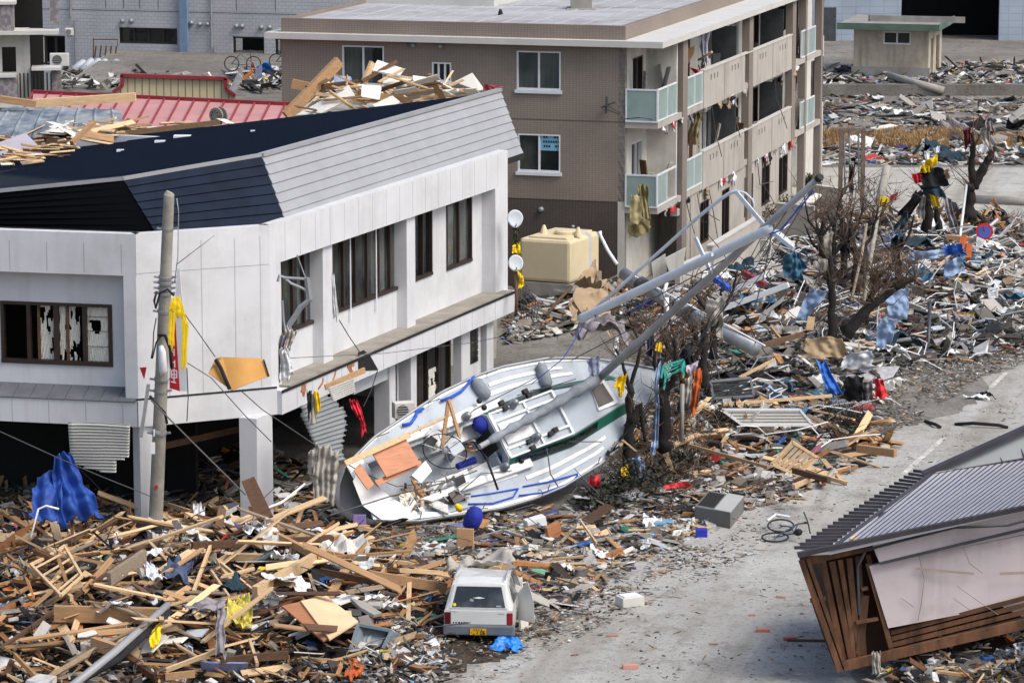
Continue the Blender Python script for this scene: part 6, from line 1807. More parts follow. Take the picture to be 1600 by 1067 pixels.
# wires along the eave and small plank on the roof
for pts in ([(1357, 858), (1405, 845), (1490, 824), (1575, 820), (1620, 808)], [(1352, 862), (1340, 885), (1342, 945), (1343, 960)]):
    mb = MB(); mb.tube([hpnt(x, y, -.25) for x, y in pts], .03, 5); part('cable', mb, M['steel_dark'], hs_)
slabpx('loose_plank', [(1328, 840), (1342, 833), (1350, 836), (1336, 846)], [66.3, 66.9, 66.9, 66.3], .04, M['wood'], 'small pale plank lying on the tilted house roof', 'plank')
cloth('grey_net', D4([(1363, 1018), (1376, 1018), (1378, 1055), (1366, 1055)], 65.9), M['greycloth'], 'grey netting hanging from the tilted house sill', 'netting', .05, 3, 6, 12, .03, 3)
M['checked'] = mk('black_white_cloth', L((60, 62, 68)), .9, .1, 14, col2=L((176, 180, 186)), contrast=(.45, .55), detail=2)
cloth('patterned_cloth', D4([(1556, 1016), (1580, 1010), (1588, 1050), (1548, 1050)], 65.9), M['checked'], 'black and white patterned cloth at the bottom right edge', 'cloth', .12, 1.6, 14, 14, .05, 2, 2)
cloth('patterned_cloth', D4([(1584, 1010), (1640, 1000), (1640, 1045), (1590, 1040)], 65.9), M['checked'], 'black and white patterned cloth cut off by the right edge', 'cloth', .12, 1.6, 14, 14, .05, 2, 7)

# ------------------------------------------------------------------ trees
M['teal'] = mk('dark_teal_cloth', L((24, 50, 62)), .9, .3, 2)
M['darkcloth'] = mk('near_black_cloth', L((24, 24, 28)), .95, .4, 2)
M['bark'] = mk('dark_wet_bark', L((30, 25, 22)), .9, .3, 5, bump=.6, bscale=12)
M['twig'] = mk('brown_twig', L((92, 74, 60)), .9, .3, 5)
M['deadleaf'] = mk('dead_foliage', L((70, 56, 40)), .9, .3, 6)
def tree(base, joints, label, r0=.2, seed=0, twigs=14, spread=1.0, name='bare_tree'):
    rn = random.Random(seed); base = V(base)
    t = thing(name, base, label, 'tree')
    allp = []
    for bi_, (pts, r) in enumerate(joints):
        m = MB(); P = []
        for i in range(len(pts) - 1):
            for k in range(5):
                q = V(pts[i]).lerp(V(pts[i + 1]), k / 5); P.append(q + V((rn.uniform(-1, 1), rn.uniform(-1, 1), 0)) * r * .25)
        P.append(V(pts[-1])); n_ = len(P)
        m.tube(P, [r * (1 - .55 * i / (n_ - 1)) * (1 + .15 * rn.uniform(-1, 1)) * (1.3 if i == 0 and bi_ == 0 else 1) for i in range(n_)], 9)
        part('trunk' if bi_ == 0 else 'limb', m, M['bark'], t, smooth=True); allp += P[n_ // 2:]
    m = MB()
    for k in range(twigs):
        p = rn.choice(allp); d = V((rn.uniform(-1, 1), rn.uniform(-1, 1), rn.uniform(.1, 1.3))).normalized(); L1 = rn.uniform(.4, 1.1) * spread
        q = p + d * L1 * .5 + V((0, 0, rn.uniform(-.1, .1))); e = q + (d + V((rn.uniform(-.5, .5), rn.uniform(-.5, .5), rn.uniform(-.2, .5)))) * L1 * .5
        m.tube([p, q, e], [.022, .014, .005], 4)
        for j in range(3):
            s_ = q.lerp(e, rn.random()); f_ = s_ + V((rn.uniform(-1, 1), rn.uniform(-1, 1), rn.uniform(-.2, 1))) * .35 * spread; m.tube([s_, f_], [.008, .003], 3)
    part('twigs', m, M['twig'], t)
    return t
def tj(pts, Y): return [D(x, y, Y) for x, y in pts]
tree(D(984, 705, 84.6), [(tj([(983, 740), (984, 660), (984, 600)], 84.6), .19), (tj([(988, 660), (1000, 630), (1008, 690)], 84.5), .10), (tj([(984, 610), (975, 575), (962, 545)], 84.6), .06), (tj([(984, 605), (998, 560), (1005, 520)], 84.7), .06)], 'dark bare tree trunk standing before the yacht bow', seed=1, twigs=30)
tree(D(1037, 695, 85.5), [(tj([(1037, 700), (1038, 640), (1032, 560)], 85.5), .22), (tj([(1038, 620), (1052, 590), (1056, 560), (1052, 520)], 85.5), .10), (tj([(1034, 600), (1024, 570), (1020, 520)], 85.4), .08)], 'dark bare tree with rags just right of the yacht bow', seed=2, twigs=34)
tree(D(1100, 590, 88), [(tj([(1102, 605), (1098, 560), (1100, 500)], 88.5), .15), (tj([(1100, 560), (1088, 530), (1080, 505)], 88.5), .08)], 'dark stump-like tree behind the rags right of the bow', seed=3, twigs=14)
for i, (pts, r, lab) in enumerate((([(1302, 470), (1300, 400), (1304, 345)], .16, 'tall charred tree trunk below the open steel frame'), ([(1284, 400), (1283, 370), (1286, 345)], .12, 'short charred trunk left of the taller charred trunk'),
                  ([(1336, 455), (1338, 400), (1330, 350)], .15, 'charred trunk leaning behind the pale broken post'))):
    P = tj(pts, 112 - i * 2)
    tree(P[0], [(P, r), ([P[1], P[1] + V((.5, .1, .6)), P[1] + V((.7, .1, 1.6))], r * .5), ([P[1], P[1] + V((-.4, .1, .5)), P[1] + V((-.6, 0, 1.4))], r * .4)], lab, seed=10 + i, twigs=26, spread=1.3)
P = tj([(1514, 340), (1516, 295), (1520, 285)], 130)
tree(P[0], [(P, .28), (tj([(1520, 285), (1519, 250), (1519, 208)], 130), .17), (tj([(1520, 292), (1538, 262), (1556, 230)], 130), .22)], 'forked black tree on the right beside the lane', seed=21, twigs=30, spread=1.6)
P = tj([(1448, 372), (1449, 330), (1447, 300)], 124)
tree(P[0], [(P, .22), (tj([(1468, 368), (1464, 335), (1455, 305)], 124), .16)], 'twin black trunks under the bundle of clothes', seed=22, twigs=26, spread=1.4)
P = tj([(1320, 520), (1360, 480), (1400, 450)], 100)
tree(P[0], [(P, .2), (tj([(1400, 450), (1430, 435)], 100), .12)], 'fallen dark trunk lying slanted over the right heap', seed=23, twigs=40, spread=1.3)
tree(D(1355, 500, 101), [(tj([(1350, 505), (1362, 460), (1370, 430)], 101), .12), (tj([(1362, 460), (1385, 440)], 101), .07)], 'grey brown uprooted branch over the right heap', seed=24, twigs=50, spread=1.6)
tree(D(1303, 560, 97), [(tj([(1304, 560), (1301, 500), (1297, 440), (1299, 400)], 100), .17)], 'black burnt trunk with a hanging coat in the middle heap', seed=25, twigs=14)
for i, (pts, r, Y, lab) in enumerate((([(1068, 640), (1072, 580), (1066, 530)], .13, 87, 'black broken trunk standing between the two rag trees'), ([(1012, 600), (1018, 550), (1008, 500)], .08, 86.5, 'thin dark sapling just above the yacht bow'),
   ([(1112, 560), (1118, 500), (1106, 455)], .12, 92, 'dark snapped trunk beside the steel pole'), ([(1318, 440), (1322, 380), (1314, 320)], .14, 113, 'black trunk beneath the ladder of the open steel frame'),
   ([(1345, 430), (1352, 385), (1362, 340)], .12, 111, 'dark trunk leaning right behind the banded post'), ([(1290, 440), (1288, 400), (1278, 360)], .13, 112, 'burnt trunk leaning left beside the garden wall panel'), ([(1405, 440), (1400, 400), (1408, 372)], .11, 112, 'small dark trunk below the teal trouser leg'))):
    P = tj(pts, Y); tree(P[0], [(P, r), ([P[1], P[1] + V((.45, .1, .7)), P[1] + V((.6, .1, 1.4))], r * .5), ([P[1], P[1] + V((-.4, .1, .4)), P[1] + V((-.7, 0, 1.1))], r * .4)], lab, seed=60 + i, twigs=16, spread=.9)
    a_ = P[1] + V((.0, -.2, .3)); w_ = .35 + .1 * (i % 3)
    cloth('hanging_rag', [a_ + V((-w_ / 2, 0, .4)), a_ + V((w_ / 2, 0, .45)), a_ + V((w_ * .4, 0, -.9)), a_ + V((-w_ * .4, 0, -.7))], [M['darkcloth'], M['speck'], M['greycloth']][i % 3] if 'darkcloth' in M else M['black'], 'rag wound round the ' + lab.split(' standing')[0].split(' leaning')[0], 'rag', .14, 2, 8, 12, .04, 2, 70 + i)
# shrubs by the apartment
def shrub(c, r, label, mat, n=500, seed=0, flat=.9, name='shrub'):
    rn = random.Random(seed); c = V(c); t = thing(name, c, label, 'shrub')
    m = MB()
    for k in range(n):
        d = V((rn.gauss(0, 1), rn.gauss(0, 1), rn.gauss(0, 1))).normalized() * r * rn.uniform(.45, 1.05) * (1 + .3 * mnoise.noise(V((k * .01, seed, 0))))
        p = c + V((d.x, d.y, abs(d.z) * flat + r * .1)); s_ = .05 * rn.uniform(.6, 1.5)
        a = V((rn.uniform(-1, 1), rn.uniform(-1, 1), rn.uniform(-1, 1))).normalized(); b = a.cross(d).normalized()
        m.add([p - a * s_, p + b * s_ * .6, p + a * s_, p - b * s_ * .6], [(0, 1, 2, 3)])
    part('foliage', m, mat, t)
    m = MB()
    for k in range(6): m.tube([c, c + V((rn.uniform(-1, 1), rn.uniform(-1, 1), rn.uniform(.6, 1.2))) * r * .8], .02, 4)
    part('stem', m, M['bark'], t)
M['olive'] = mk('dark_olive_leaf', L((66, 58, 34)), .8, .35, 4)
M['olive2'] = mk('dark_moss_leaf', L((44, 46, 34)), .8, .3, 4)
shrub(G(1218, 332), .75, 'round dark shrub at the far end of the apartment block', M['olive'], 700, 1)
shrub(G(1192, 346), .85, 'brown leaved shrub beside the apartment ground floor', M['olive'], 700, 2)
shrub(G(1263, 292), .6, 'small dark shrub standing alone beside the pale lane', M['olive2'], 500, 3)
for i, (px, py, r) in enumerate(((1000, 762, 1.0), (945, 790, .8), (1060, 735, .8), (1105, 650, 1.1), (1085, 690, .7), (1150, 668, .9))):
    shrub(gz(px, py), r, ['large flattened hedge under the yacht bow', 'crushed dark hedge under the yacht hull', 'crushed hedge beneath the red cushion', 'dark green hedge lying right of the rag tree', 'small torn hedge between the two middle trees', 'low hedge tangle before the white slatted shutter'][i], M['olive2'], 1100, 30 + i, .6, 'hedge')

# ------------------------------------------------------------------ signs, posts and frames on the right
t = thing('no_parking_sign', D(1500, 395, 116), 'round blue and red no parking sign on a fallen post', 'sign')
c = D(1538, 362, 115.5); n_ = V((-.1, -1, .1)).normalized()
mb = MB(); mb.tube([D(1490, 402, 115.8), D(1560, 342, 115.8)], .07, 8); part('post', mb, M['steel'], t, smooth=True)
mb = MB(); mb.tube([c, c + n_ * .02], .30, 24); pd_ = part('disc', mb, M['red'], t)
mb = MB(); mb.tube([c + n_ * .022, c + n_ * .03], .215, 24); part('blue_field', mb, mk('sign_blue', L((52, 96, 176)), .5, .05), pd_)
mb = MB(); mb.bar(c + n_ * .034 + V((-.03, 0, .2)), c + n_ * .034 + V((.04, 0, -.2)), .05, .006, up=n_); part('red_bar', mb, M['red'], pd_)
mb = MB(); c2 = D(1529, 376, 115.4); ux = V((.55, 0, .35)).normalized(); uy = V((-.35, 0, .55)).normalized() * -1
mb.prism([c2 - ux * .2 + uy * .14, c2 + ux * .0 + uy * .28 , c2 + ux * .2 + uy * .14 - uy * .05, c2 + ux * .02 - uy * .16], V((0, -.02, 0))); sp2 = part('plate', mb, M['whitepaint'], t)
mb = MB()
for k in range(4): mb.bar(c2 - ux * .1 + uy * (.0 + k * .05) + V((0, -.024, 0)), c2 + ux * .06 + uy * (.0 + k * .05) + V((0, -.024, 0)), .012, .004, up=V((0, 1, 0)))
part('lettering', mb, M['black'], sp2)
# pole with yellow H band
t = thing('banded_post', gz(1352, 470), 'leaning concrete post with a yellow black-lettered band', 'post')
a, b = D(1386, 262, 113), D(1350, 470, 108)
mid_ = D(1374, 315, 111.7)
mb = MB(); mb.tube([a, mid_], [.15, .15], 10); mb.tube([mid_, b], [.10, .06], 10); part('post', mb, M['concrete_pole'], t, smooth=True)
mb = MB(); c_ = D(1379, 320, 111.6); mb.bar(D(1382, 308, 111.5), D(1378, 327, 111.5), .36, .05, up=V((0, 1, 0))); bn_ = part('band', mb, M['yellow'], t)
mb = MB()
for dx in (-.09, .08): mb.bar(D(1382, 311, 111.45) + V((dx, 0, 0)), D(1378.5, 324, 111.45) + V((dx, 0, 0)), .04, .01, up=V((0, 1, 0)))
mb.bar(D(1378, 318, 111.45), D(1383, 317, 111.45), .01, .05); part('lettering', mb, M['black'], bn_)
# open steel frame
t = thing('steel_gantry', G(1330, 330), 'tall rusty open steel frame left of the banded post', 'gantry')
Yf = 128
mb = MB(); mb.bar(D(1312, 330, Yf), D(1315, 203, Yf), .16, .16); mb.bar(D(1347, 325, Yf), D(1349, 203, Yf), .16, .16); mb.bar(D(1311, 203, Yf), D(1352, 203, Yf), .18, .12); part('post', mb, mk('rusty_steel', L((112, 98, 86)), .8, .25, 4, grime=.3), t)
mb = MB()
for x in (1319, 1327, 1341):
    mb.tube([D(x, 206, Yf), D(x + 1, 300, Yf)], .035, 5)
for k in range(9): mb.bar(D(1319, 215 + k * 9, Yf), D(1327, 215 + k * 9, Yf), .03, .04); mb.bar(D(1341, 215 + k * 9, Yf), D(1346, 215 + k * 9, Yf), .03, .04)
part('ladder_rail', mb, M['steel'], t)
cloth('black_cloth', D4([(1326, 262), (1335, 258), (1335, 300), (1327, 303)], Yf - .3), M['black'], 'black cloth hanging inside the open steel frame', 'cloth', .12)
# bundle of clothes on the twin trunks
Yt = 123.5
for i, (pts, m_, lab, cat) in enumerate((
    ([(1425, 300), (1448, 292), (1412, 350), (1400, 336)], M['darkcloth'], 'long black coat stretched left of the twin trunks', 'coat'),
    ([(1412, 330), (1420, 338), (1402, 365), (1390, 362)], M['teal'], 'dark teal trouser leg at the left end of the clothes bundle', 'trousers'),
    ([(1436, 290), (1470, 292), (1475, 312), (1450, 305)], M['teal'], 'dark teal jacket across the top of the twin trunks', 'jacket'),
    ([(1472, 300), (1486, 312), (1498, 368), (1486, 360)], M['speck'], 'grey trousers hanging right of the twin trunks', 'trousers'),
    ([(1438, 305), (1447, 305), (1446, 345), (1432, 335)], M['greycloth'], 'pale grey cloth between the black coat and the trunks', 'cloth'),
    ([(1450, 296), (1462, 296), (1468, 320), (1458, 322)], M['yellow'], 'dull yellow bag hanging on the twin trunks', 'bag'),
    ([(1445, 252), (1466, 240), (1460, 258), (1448, 270)], M['yellow'], 'bright yellow cloth at the very top of the clothes bundle', 'cloth'),
    ([(1438, 262), (1452, 258), (1452, 272), (1440, 274)], M['yellow'], 'yellow cloth lower left of the topmost yellow cloth', 'cloth'),
    ([(1444, 238), (1452, 235), (1454, 255), (1447, 252)], M['whitepaint'], 'white bag above the yellow cloth on the bundle', 'bag'),
    ([(1460, 232), (1470, 228), (1468, 238), (1462, 238)], M['whitepaint'], 'small white cup-like bag topmost on the clothes bundle', 'bag'),
    ([(1425, 270), (1438, 268), (1440, 284), (1430, 286)], M['redcloth'], 'dark red and white cloth on the left of the bundle', 'cloth'),
    ([(1440, 268), (1475, 262), (1486, 290), (1442, 294)], M['darkcloth'], 'dark brown tangled clothes in the middle of the bundle', 'clothes'),
    ([(1462, 280), (1484, 262), (1486, 276), (1470, 296)], M['tansheet'], 'tan torn cloth on the right of the bundle', 'cloth'),
    ([(1395, 306), (1404, 298), (1405, 312), (1392, 312)], mk('pink_cloth', L((224, 60, 110)), .8, .1, 3), 'bright pink cloth left of the black coat', 'cloth'),
    ([(1505, 200), (1516, 200), (1514, 225), (1508, 240)], mk('maroon_cloth', L((96, 24, 34)), .9, .2, 3), 'maroon rag on top of the forked black tree', 'rag'),
    ([(1535, 200), (1548, 195), (1550, 232), (1540, 226)], M['greycloth'], 'white rag on the right limb of the forked tree', 'rag'),
    ([(1541, 190), (1552, 190), (1556, 205), (1540, 206)], M['speck'], 'grey rag topmost on the right limb of the forked tree', 'rag'))):
    cloth('hanging_cloth' if cat != 'bag' else 'bag', D4(pts, Yt - .2 * (i % 4) if i < 14 else 129.6), m_, lab, cat, .18, 1.2, 10, 10, .08, 2, i * 3)
# rags on the trees by the bow
M['orange'] = mk('rust_orange_cloth', L((176, 86, 36)), .9, .25, 2.5)
M['turq'] = mk('turquoise_plastic', L((58, 178, 160)), .5, .1, 3)
M['bluecloth'] = mk('pale_blue_cloth', L((138, 160, 190)), .9, .15, 3, grime=.2)
M['petrol'] = mk('petrol_blue_tarp', L((52, 96, 122)), .7, .2, 2)
for i, (pts, Y, m_, lab, cat) in enumerate((
    ([(968, 590), (980, 585), (975, 615), (960, 605)], 84, M['yellow'], 'yellow cloth tied to the tree before the yacht bow', 'cloth'),
    ([(966, 600), (973, 602), (974, 622), (968, 620)], 83.9, M['yellow'], 'yellow strip below the yellow cloth on the bow tree', 'cloth'),
    ([(1026, 540), (1034, 538), (1034, 552), (1024, 550)], 85, M['yellow'], 'small yellow cloth high in the tree right of the bow', 'cloth'),
    ([(1062, 585), (1084, 565), (1080, 590), (1066, 602)], 85.5, M['orange'], 'orange cloth folded over the post right of the bow', 'cloth'),
    ([(1084, 575), (1096, 578), (1086, 640), (1076, 642)], 85.4, M['orange'], 'long orange cloth hanging right of the rag tree', 'cloth'),
    ([(1070, 570), (1090, 565), (1082, 590), (1074, 590)], 85.2, mk('lilac_rag', L((190, 182, 196)), .9, .1, 3), 'lilac white rag on top of the orange cloths', 'rag'),
    ([(1070, 590), (1082, 590), (1078, 632), (1070, 630)], 85.2, M['greycloth'], 'grey rag hanging between the two orange cloths', 'rag'),
    ([(1026, 575), (1032, 575), (1028, 690), (1020, 690)], 85, M['bluecloth'], 'pale blue strip hanging down the tree right of the bow', 'strip'),
    ([(1018, 690), (1026, 690), (1022, 712), (1014, 708)], 84.8, M['bluecloth'], 'pale blue rag at the foot of the rag tree', 'rag'),
    ([(922, 565), (940, 560), (938, 585), (924, 590)], 84.3, mk('grey_blue_rag', L((126, 130, 150)), .9, .3, 5), 'grey blue patterned rag tied round the mast foot', 'rag'),
    ([(1012, 520), (1020, 518), (1020, 560), (1010, 555)], 85, mk('navy_cloth', L((34, 38, 66)), .9, .3, 5), 'navy cloth in the branches above the yacht bow', 'cloth'),
    ([(960, 525), (964, 526), (966, 560), (953, 560)], 90, M['whitepaint'], 'pointed white plastic sheet behind the yacht bow', 'plastic'),
    ([(988, 715), (1005, 712), (1010, 752), (992, 748)], 83.5, M['bluecloth'], 'pale blue shirt lying at the foot of the bow tree', 'shirt'),
    ([(972, 735), (982, 728), (986, 745), (974, 750)], 83.4, M['yellow'], 'yellow glove-like cloth under the bow tree', 'cloth'),
    ([(924, 745), (942, 742), (938, 760), (921, 762)], 82.4, M['red'], 'red plastic piece beside the yacht hull', 'plastic'),
    ([(1034, 758), (1075, 752), (1082, 758), (1040, 766)], 82, M['red'], 'long red cushion lying under the middle hedge', 'cushion'),
    ([(1226, 398), (1250, 396), (1268, 425), (1222, 436)], 108, M['petrol'], 'petrol blue tarpaulin heaped right of the garden wall', 'tarpaulin'),
    ([(1240, 395), (1250, 396), (1256, 440), (1236, 440)], 107.5, M['petrol'], 'upright fold of the petrol blue tarpaulin', 'tarpaulin'),
    ([(1268, 452), (1298, 448), (1262, 500), (1236, 505)], 102, M['bluecloth'], 'long pale blue curtain lying down the middle heap', 'curtain'),
    ([(1385, 462), (1420, 450), (1418, 498), (1384, 498)], 104, M['bluecloth'], 'pale blue grey curtain draped right of the fallen trunk', 'curtain'),
    ([(1374, 500), (1400, 498), (1392, 540), (1368, 545)], 98, M['bluecloth'], 'crumpled pale curtain below the draped curtain', 'curtain'),
    ([(1315, 560), (1362, 548), (1366, 575), (1312, 578)], 93, mk('silver_sheet', L((176, 180, 184)), .4, .15, 2), 'silver grey plastic sheet in the middle of the heap', 'sheet'),
    ([(1274, 566), (1292, 568), (1316, 615), (1300, 622)], 93, mk('bright_blue_tarp', L((40, 104, 190)), .6, .3, 2), 'bright blue tarpaulin strip hanging down the middle heap', 'tarpaulin'),
    ([(1368, 594), (1380, 590), (1388, 622), (1366, 628)], 91.5, M['red'], 'bright red jacket lying at the edge of the road', 'jacket'),
    ([(1318, 590), (1348, 588), (1350, 625), (1320, 628)], 92, M['darkcloth'], 'black tarpaulin bundle left of the red jacket', 'tarpaulin'),
    ([(1348, 598), (1366, 594), (1366, 626), (1350, 628)], 91.8, M['speck'], 'dark grey bundle touching the red jacket', 'bundle'),
    ([(1262, 530), (1318, 530), (1325, 560), (1255, 560)], 95, M['tansheet'], 'brown tarpaulin crumpled on top of the middle heap', 'tarpaulin'),
    ([(1470, 385), (1500, 382), (1510, 400), (1478, 402)], 113, mk('royal_blue_tarp', L((30, 84, 176)), .7, .2, 2), 'royal blue tarpaulin under the no parking sign', 'tarpaulin'),
    ([(1478, 404), (1502, 402), (1508, 425), (1474, 440)], 112, M['bluecloth'], 'pale blue pointed cloth below the royal blue tarpaulin', 'cloth'),
    ([(1422, 398), (1478, 388), (1480, 398), (1420, 410)], 114, M['bluecloth'], 'long pale cloth left of the royal blue tarpaulin', 'cloth'),
    ([(1448, 372), (1480, 385), (1540, 395), (1520, 400)], 116, mk('grey_mat', L((140, 142, 146)), .8, .1, 2), 'long grey mat lying behind the royal blue tarpaulin', 'mat'),
    ([(1350, 355), (1372, 352), (1374, 362), (1352, 364)], 118, mk('green_plastic', L((40, 150, 80)), .6, .1), 'green plastic piece behind the banded post', 'plastic'))):
    cloth('cloth' if cat in ('cloth', 'rag', 'shirt') else cat, D4(pts, Y), m_, lab, cat, .14, 1.6, 12, 12, .05, 2, i * 7)
# turquoise chair frame
t = thing('turquoise_chair', D(1052, 575, 85.3), 'upturned turquoise plastic chair in the rag tree', 'chair')
P = tj([(1036, 572), (1068, 562), (1070, 572), (1040, 590)], 85.2)
mb = MB()
for i in range(4): mb.bar(P[i], P[(i + 1) % 4], .05, .05); mb.bar(P[i], P[i] + V((-.05, -.1, -.3)), .04, .04)
for k in (.3, .6): mb.bar(P[0].lerp(P[3], k), P[1].lerp(P[2], k), .04, .03)
part('frame', mb, M['turq'], t)
rodthing('pale_post', [D(1066, 600, 85.2), D(1065, 690, 85.2)], .06, M['concrete_pole'], 'pale square post standing right of the rag tree', 'post', 4)
rodthing('pale_post', [D(1354, 350, 108), D(1346, 400, 107), D(1330, 470, 105)], .05, M['woodgrey'], 'pale broken stick beside the charred trunks', 'stick')
rodthing('dark_post', [D(1453, 472, 105), D(1452, 505, 104), D(1450, 540, 103)], .06, M['steel_dark'], 'thin dark upright post on the right rubble', 'post')
rodthing('thin_post', [D(1510, 290, 128), D(1500, 370, 122)], .05, M['white_frame'], 'thin white post beside the forked tree', 'post')
for i, (a, b, Y, mat, lab) in enumerate((((1130, 460), (1195, 430), 104, 'whitepaint', 'upper white gutter length on the rubble right of the walls'), ((1130, 482), (1232, 445), 103, 'whitepaint', 'long white channel lying below the upper white gutter'),
     ((1160, 425), (1195, 445), 106, 'redtrim', 'dark red beam lying behind the white gutters'), ((1118, 436), (1140, 452), 104, 'bluerope', 'thin blue bar lying left of the white gutters'),
     ((1480, 370), (1530, 376), 119, 'wood2', 'long orange beam lying behind the no parking sign'), ((1507, 370), (1500, 392), 115, 'orange', 'upright orange bar under the no parking sign'),
     ((1515, 382), (1513, 405), 115, 'orange', 'second orange bar nearer the round sign'), ((1238, 385), (1212, 362), 109, 'whitepaint', 'white bar fallen below the mast tip'))):
    p, q = D(*a, Y), D(*b, Y - .5); m = MB(); m.bar(p, q, .18, .16); tag(link('bar', m, M[mat]), lab, 'bar')
# shutters and shelves in the middle
def slats(c, n, mat, label, cat='shutter', name='slatted_shutter', frame='whitepaint', fill=.72):
    c = [V(p) for p in c]; nn = (c[1] - c[0]).cross(c[3] - c[0]).normalized(); t = thing(name, c[0], label, cat)
    m = MB()
    for k in range(n):
        a, b = c[0].lerp(c[3], (k + .5) / n), c[1].lerp(c[2], (k + .5) / n); m.bar(a, b, .02, (c[3] - c[0]).length / n * fill, up=(c[3] - c[0]).normalized())
    part('slat', m, mat, t); m = MB()
    for i in range(4): m.bar(c[i], c[(i + 1) % 4], .06, .06)
    part('frame', m, M[frame], t)
slats(tj([(1128, 640), (1250, 640), (1270, 664), (1160, 664)], 89.5), 5, M['boxwhite'], 'white slatted shutter lying in the middle of the litter')
slats(tj([(1110, 596), (1172, 590), (1178, 618), (1115, 622)], 91), 5, M['steel_dark'], 'dark grey shelf unit lying behind the white shutter', 'shelf', 'shelf_unit', 'steel')
slats(tj([(1205, 725), (1238, 690), (1278, 715), (1245, 742)], 84), 6, M['wood'], 'timber lattice with white board at the road edge', 'lattice', 'timber_lattice', 'wood')
slats(D4([(48, 882), (102, 855), (128, 900), (95, 930)], '.5'), 4, M['wood'], 'pale timber window frame lying on the left heap', 'window frame', 'window_frame', 'wood', .1)
slats(tj([(1544, 452), (1558, 450), (1558, 464), (1546, 466)], 108), 4, M['whitepaint'], 'small white plastic crate on the far right rubble', 'crate', 'crate')
# grey cabinet (safe)
t = thing('metal_cabinet', gz(1125, 815), 'heavy grey metal cabinet lying at the edge of the litter', 'cabinet')
P0 = gz(1087, 822)
q0, q1, q2 = G(1085, 815), G(1141, 826), G(1162, 800)
u_, v_ = q1 - q0, q2 - q1
mb = MB(); z = .4
mb.hexa([q0, q1, q2, q0 + v_, q0 + UP * z, q1 + UP * z, q2 + UP * z, q0 + v_ + UP * z]); part('case', mb, mk('cabinet_grey', L((104, 106, 104)), .7, .1, 2, grime=.6), t, bevel=.015)
mb = MB(); mb.prism([q0 + u_ * .55 + UP * (z + .004), q1 + UP * (z + .004), q2 + UP * (z + .004), q0 + u_ * .55 + v_ + UP * (z + .004)], UP * .02); part('lid', mb, mk('cabinet_light', L((172, 172, 168)), .6, .06, 1, grime=.3), t)
mb = MB(); mb.prism([q0 + u_ * .06 + v_ * .1 + UP * (z + .004), q0 + u_ * .5 + v_ * .1 + UP * (z + .004), q0 + u_ * .5 + v_ * .9 + UP * (z + .004), q0 + u_ * .06 + v_ * .9 + UP * (z + .004)], UP * .006); part('opening', mb, M['void'], t)
# objects in the foreground litter -------------------------------------------------
def gbox(px, py, w, d, h, yawd, mat, label, cat, name, z=0, lidm=None, tilt=0):
    c = gz(px, py) + UP * z; a = R(yawd); u = V((math.cos(a), math.sin(a), tilt)).normalized(); v = V((-math.sin(a), math.cos(a), 0)); n_ = u.cross(v)
    m = MB(); P = [c + u * i * w / 2 + v * j * d / 2 for i, j in ((-1, -1), (1, -1), (1, 1), (-1, 1))]; m.hexa(P + [p + n_ * h for p in P])
    o = tag(link(name, m, mat, bevel=.012), label, cat)
    if lidm:
        m = MB(); P = [c + u * i * w * .38 + v * j * d * .38 + n_ * (h + .003) for i, j in ((-1, -1), (1, -1), (1, 1), (-1, 1))]; m.hexa(P + [p + n_ * .02 for p in P]); part('lid', m, lidm, o)
    return o
gbox(984, 945, .55, .4, .22, 25, M['boxwhite'], 'white appliance casing lying alone at the road edge', 'appliance', 'appliance', lidm=M['whitepaint'])
gbox(846, 903, .62, .4, .14, -25, M['wood3'], 'wooden drawer with green bottom lying right of the car', 'drawer', 'drawer', lidm=mk('green_baize', L((104, 158, 128)), .8, .08), tilt=-.2)
gbox(868, 845, .42, .12, .46, 40, M['ply'], 'brown box tipped over in the litter below the yacht', 'box', 'box', tilt=.3)
gbox(838, 825, .5, .3, .28, 20, M['whitepaint'], 'white box with black beading below the yacht', 'box', 'box', tilt=.2)
gbox(932, 818, .9, .5, .05, 25, M['wood3'], 'brown panel lying below the yacht bow', 'panel', 'panel', z=.2, tilt=.5)
gbox(1096, 838, .28, .24, .2, 0, mk('royal_blue_plastic', L((34, 48, 170)), .4, .1), 'rounded royal blue box beside the metal cabinet', 'box', 'blue_box')
gbox(1036, 822, .5, .35, .14, 10, mk('sky_crate', L((112, 160, 190)), .5, .1), 'pale blue crate in the litter left of the cabinet', 'crate', 'crate')
gbox(562, 832, .32, .05, .26, 0, mk('lilac_box', L((140, 122, 176)), .6, .2, 8), 'small lilac carton on the litter left of the yacht', 'carton', 'carton', z=.2)
gbox(727, 858, .42, .05, .5, -10, mk('kraft', L((190, 150, 108)), .9, .15, 2, grime=.4), 'stained kraft board standing in the litter below the blue bucket', 'board', 'board', z=.02)
gbox(1010, 835, .9, .08, .04, 5, M['wood'], 'long batten lying in the litter below the bow', 'batten', 'batten', z=.1)
gbox(1345, 640, .7, .35, .2, 15, mk('faded_red_box', L((176, 92, 90)), .7, .15, 2), 'faded red and white box lying below the red jacket', 'box', 'box', lidm=M['boxwhite'])
gbox(1310, 655, .5, .4, .55, 10, mk('grey_unit', L((120, 124, 126)), .7, .1, 2), 'grey metal case left of the faded red box', 'case', 'case')
gbox(1215, 868 - 240, .5, .3, .1, 5, M['steel'], 'grey metal tray behind the white shutter', 'tray', 'tray')
gbox(400, 812, .55, .55, .02, 20, M['wood3'], 'dark brown plank end beside the shop pillar', 'plank', 'plank') if False else None
slabpx('dark_plank', [(377, 752), (397, 744), (426, 805), (403, 815)], [75.9, 75.9, 74.8, 74.8], .05, M['wood3'], 'wide dark brown plank leaning against the shop pillar', 'plank')
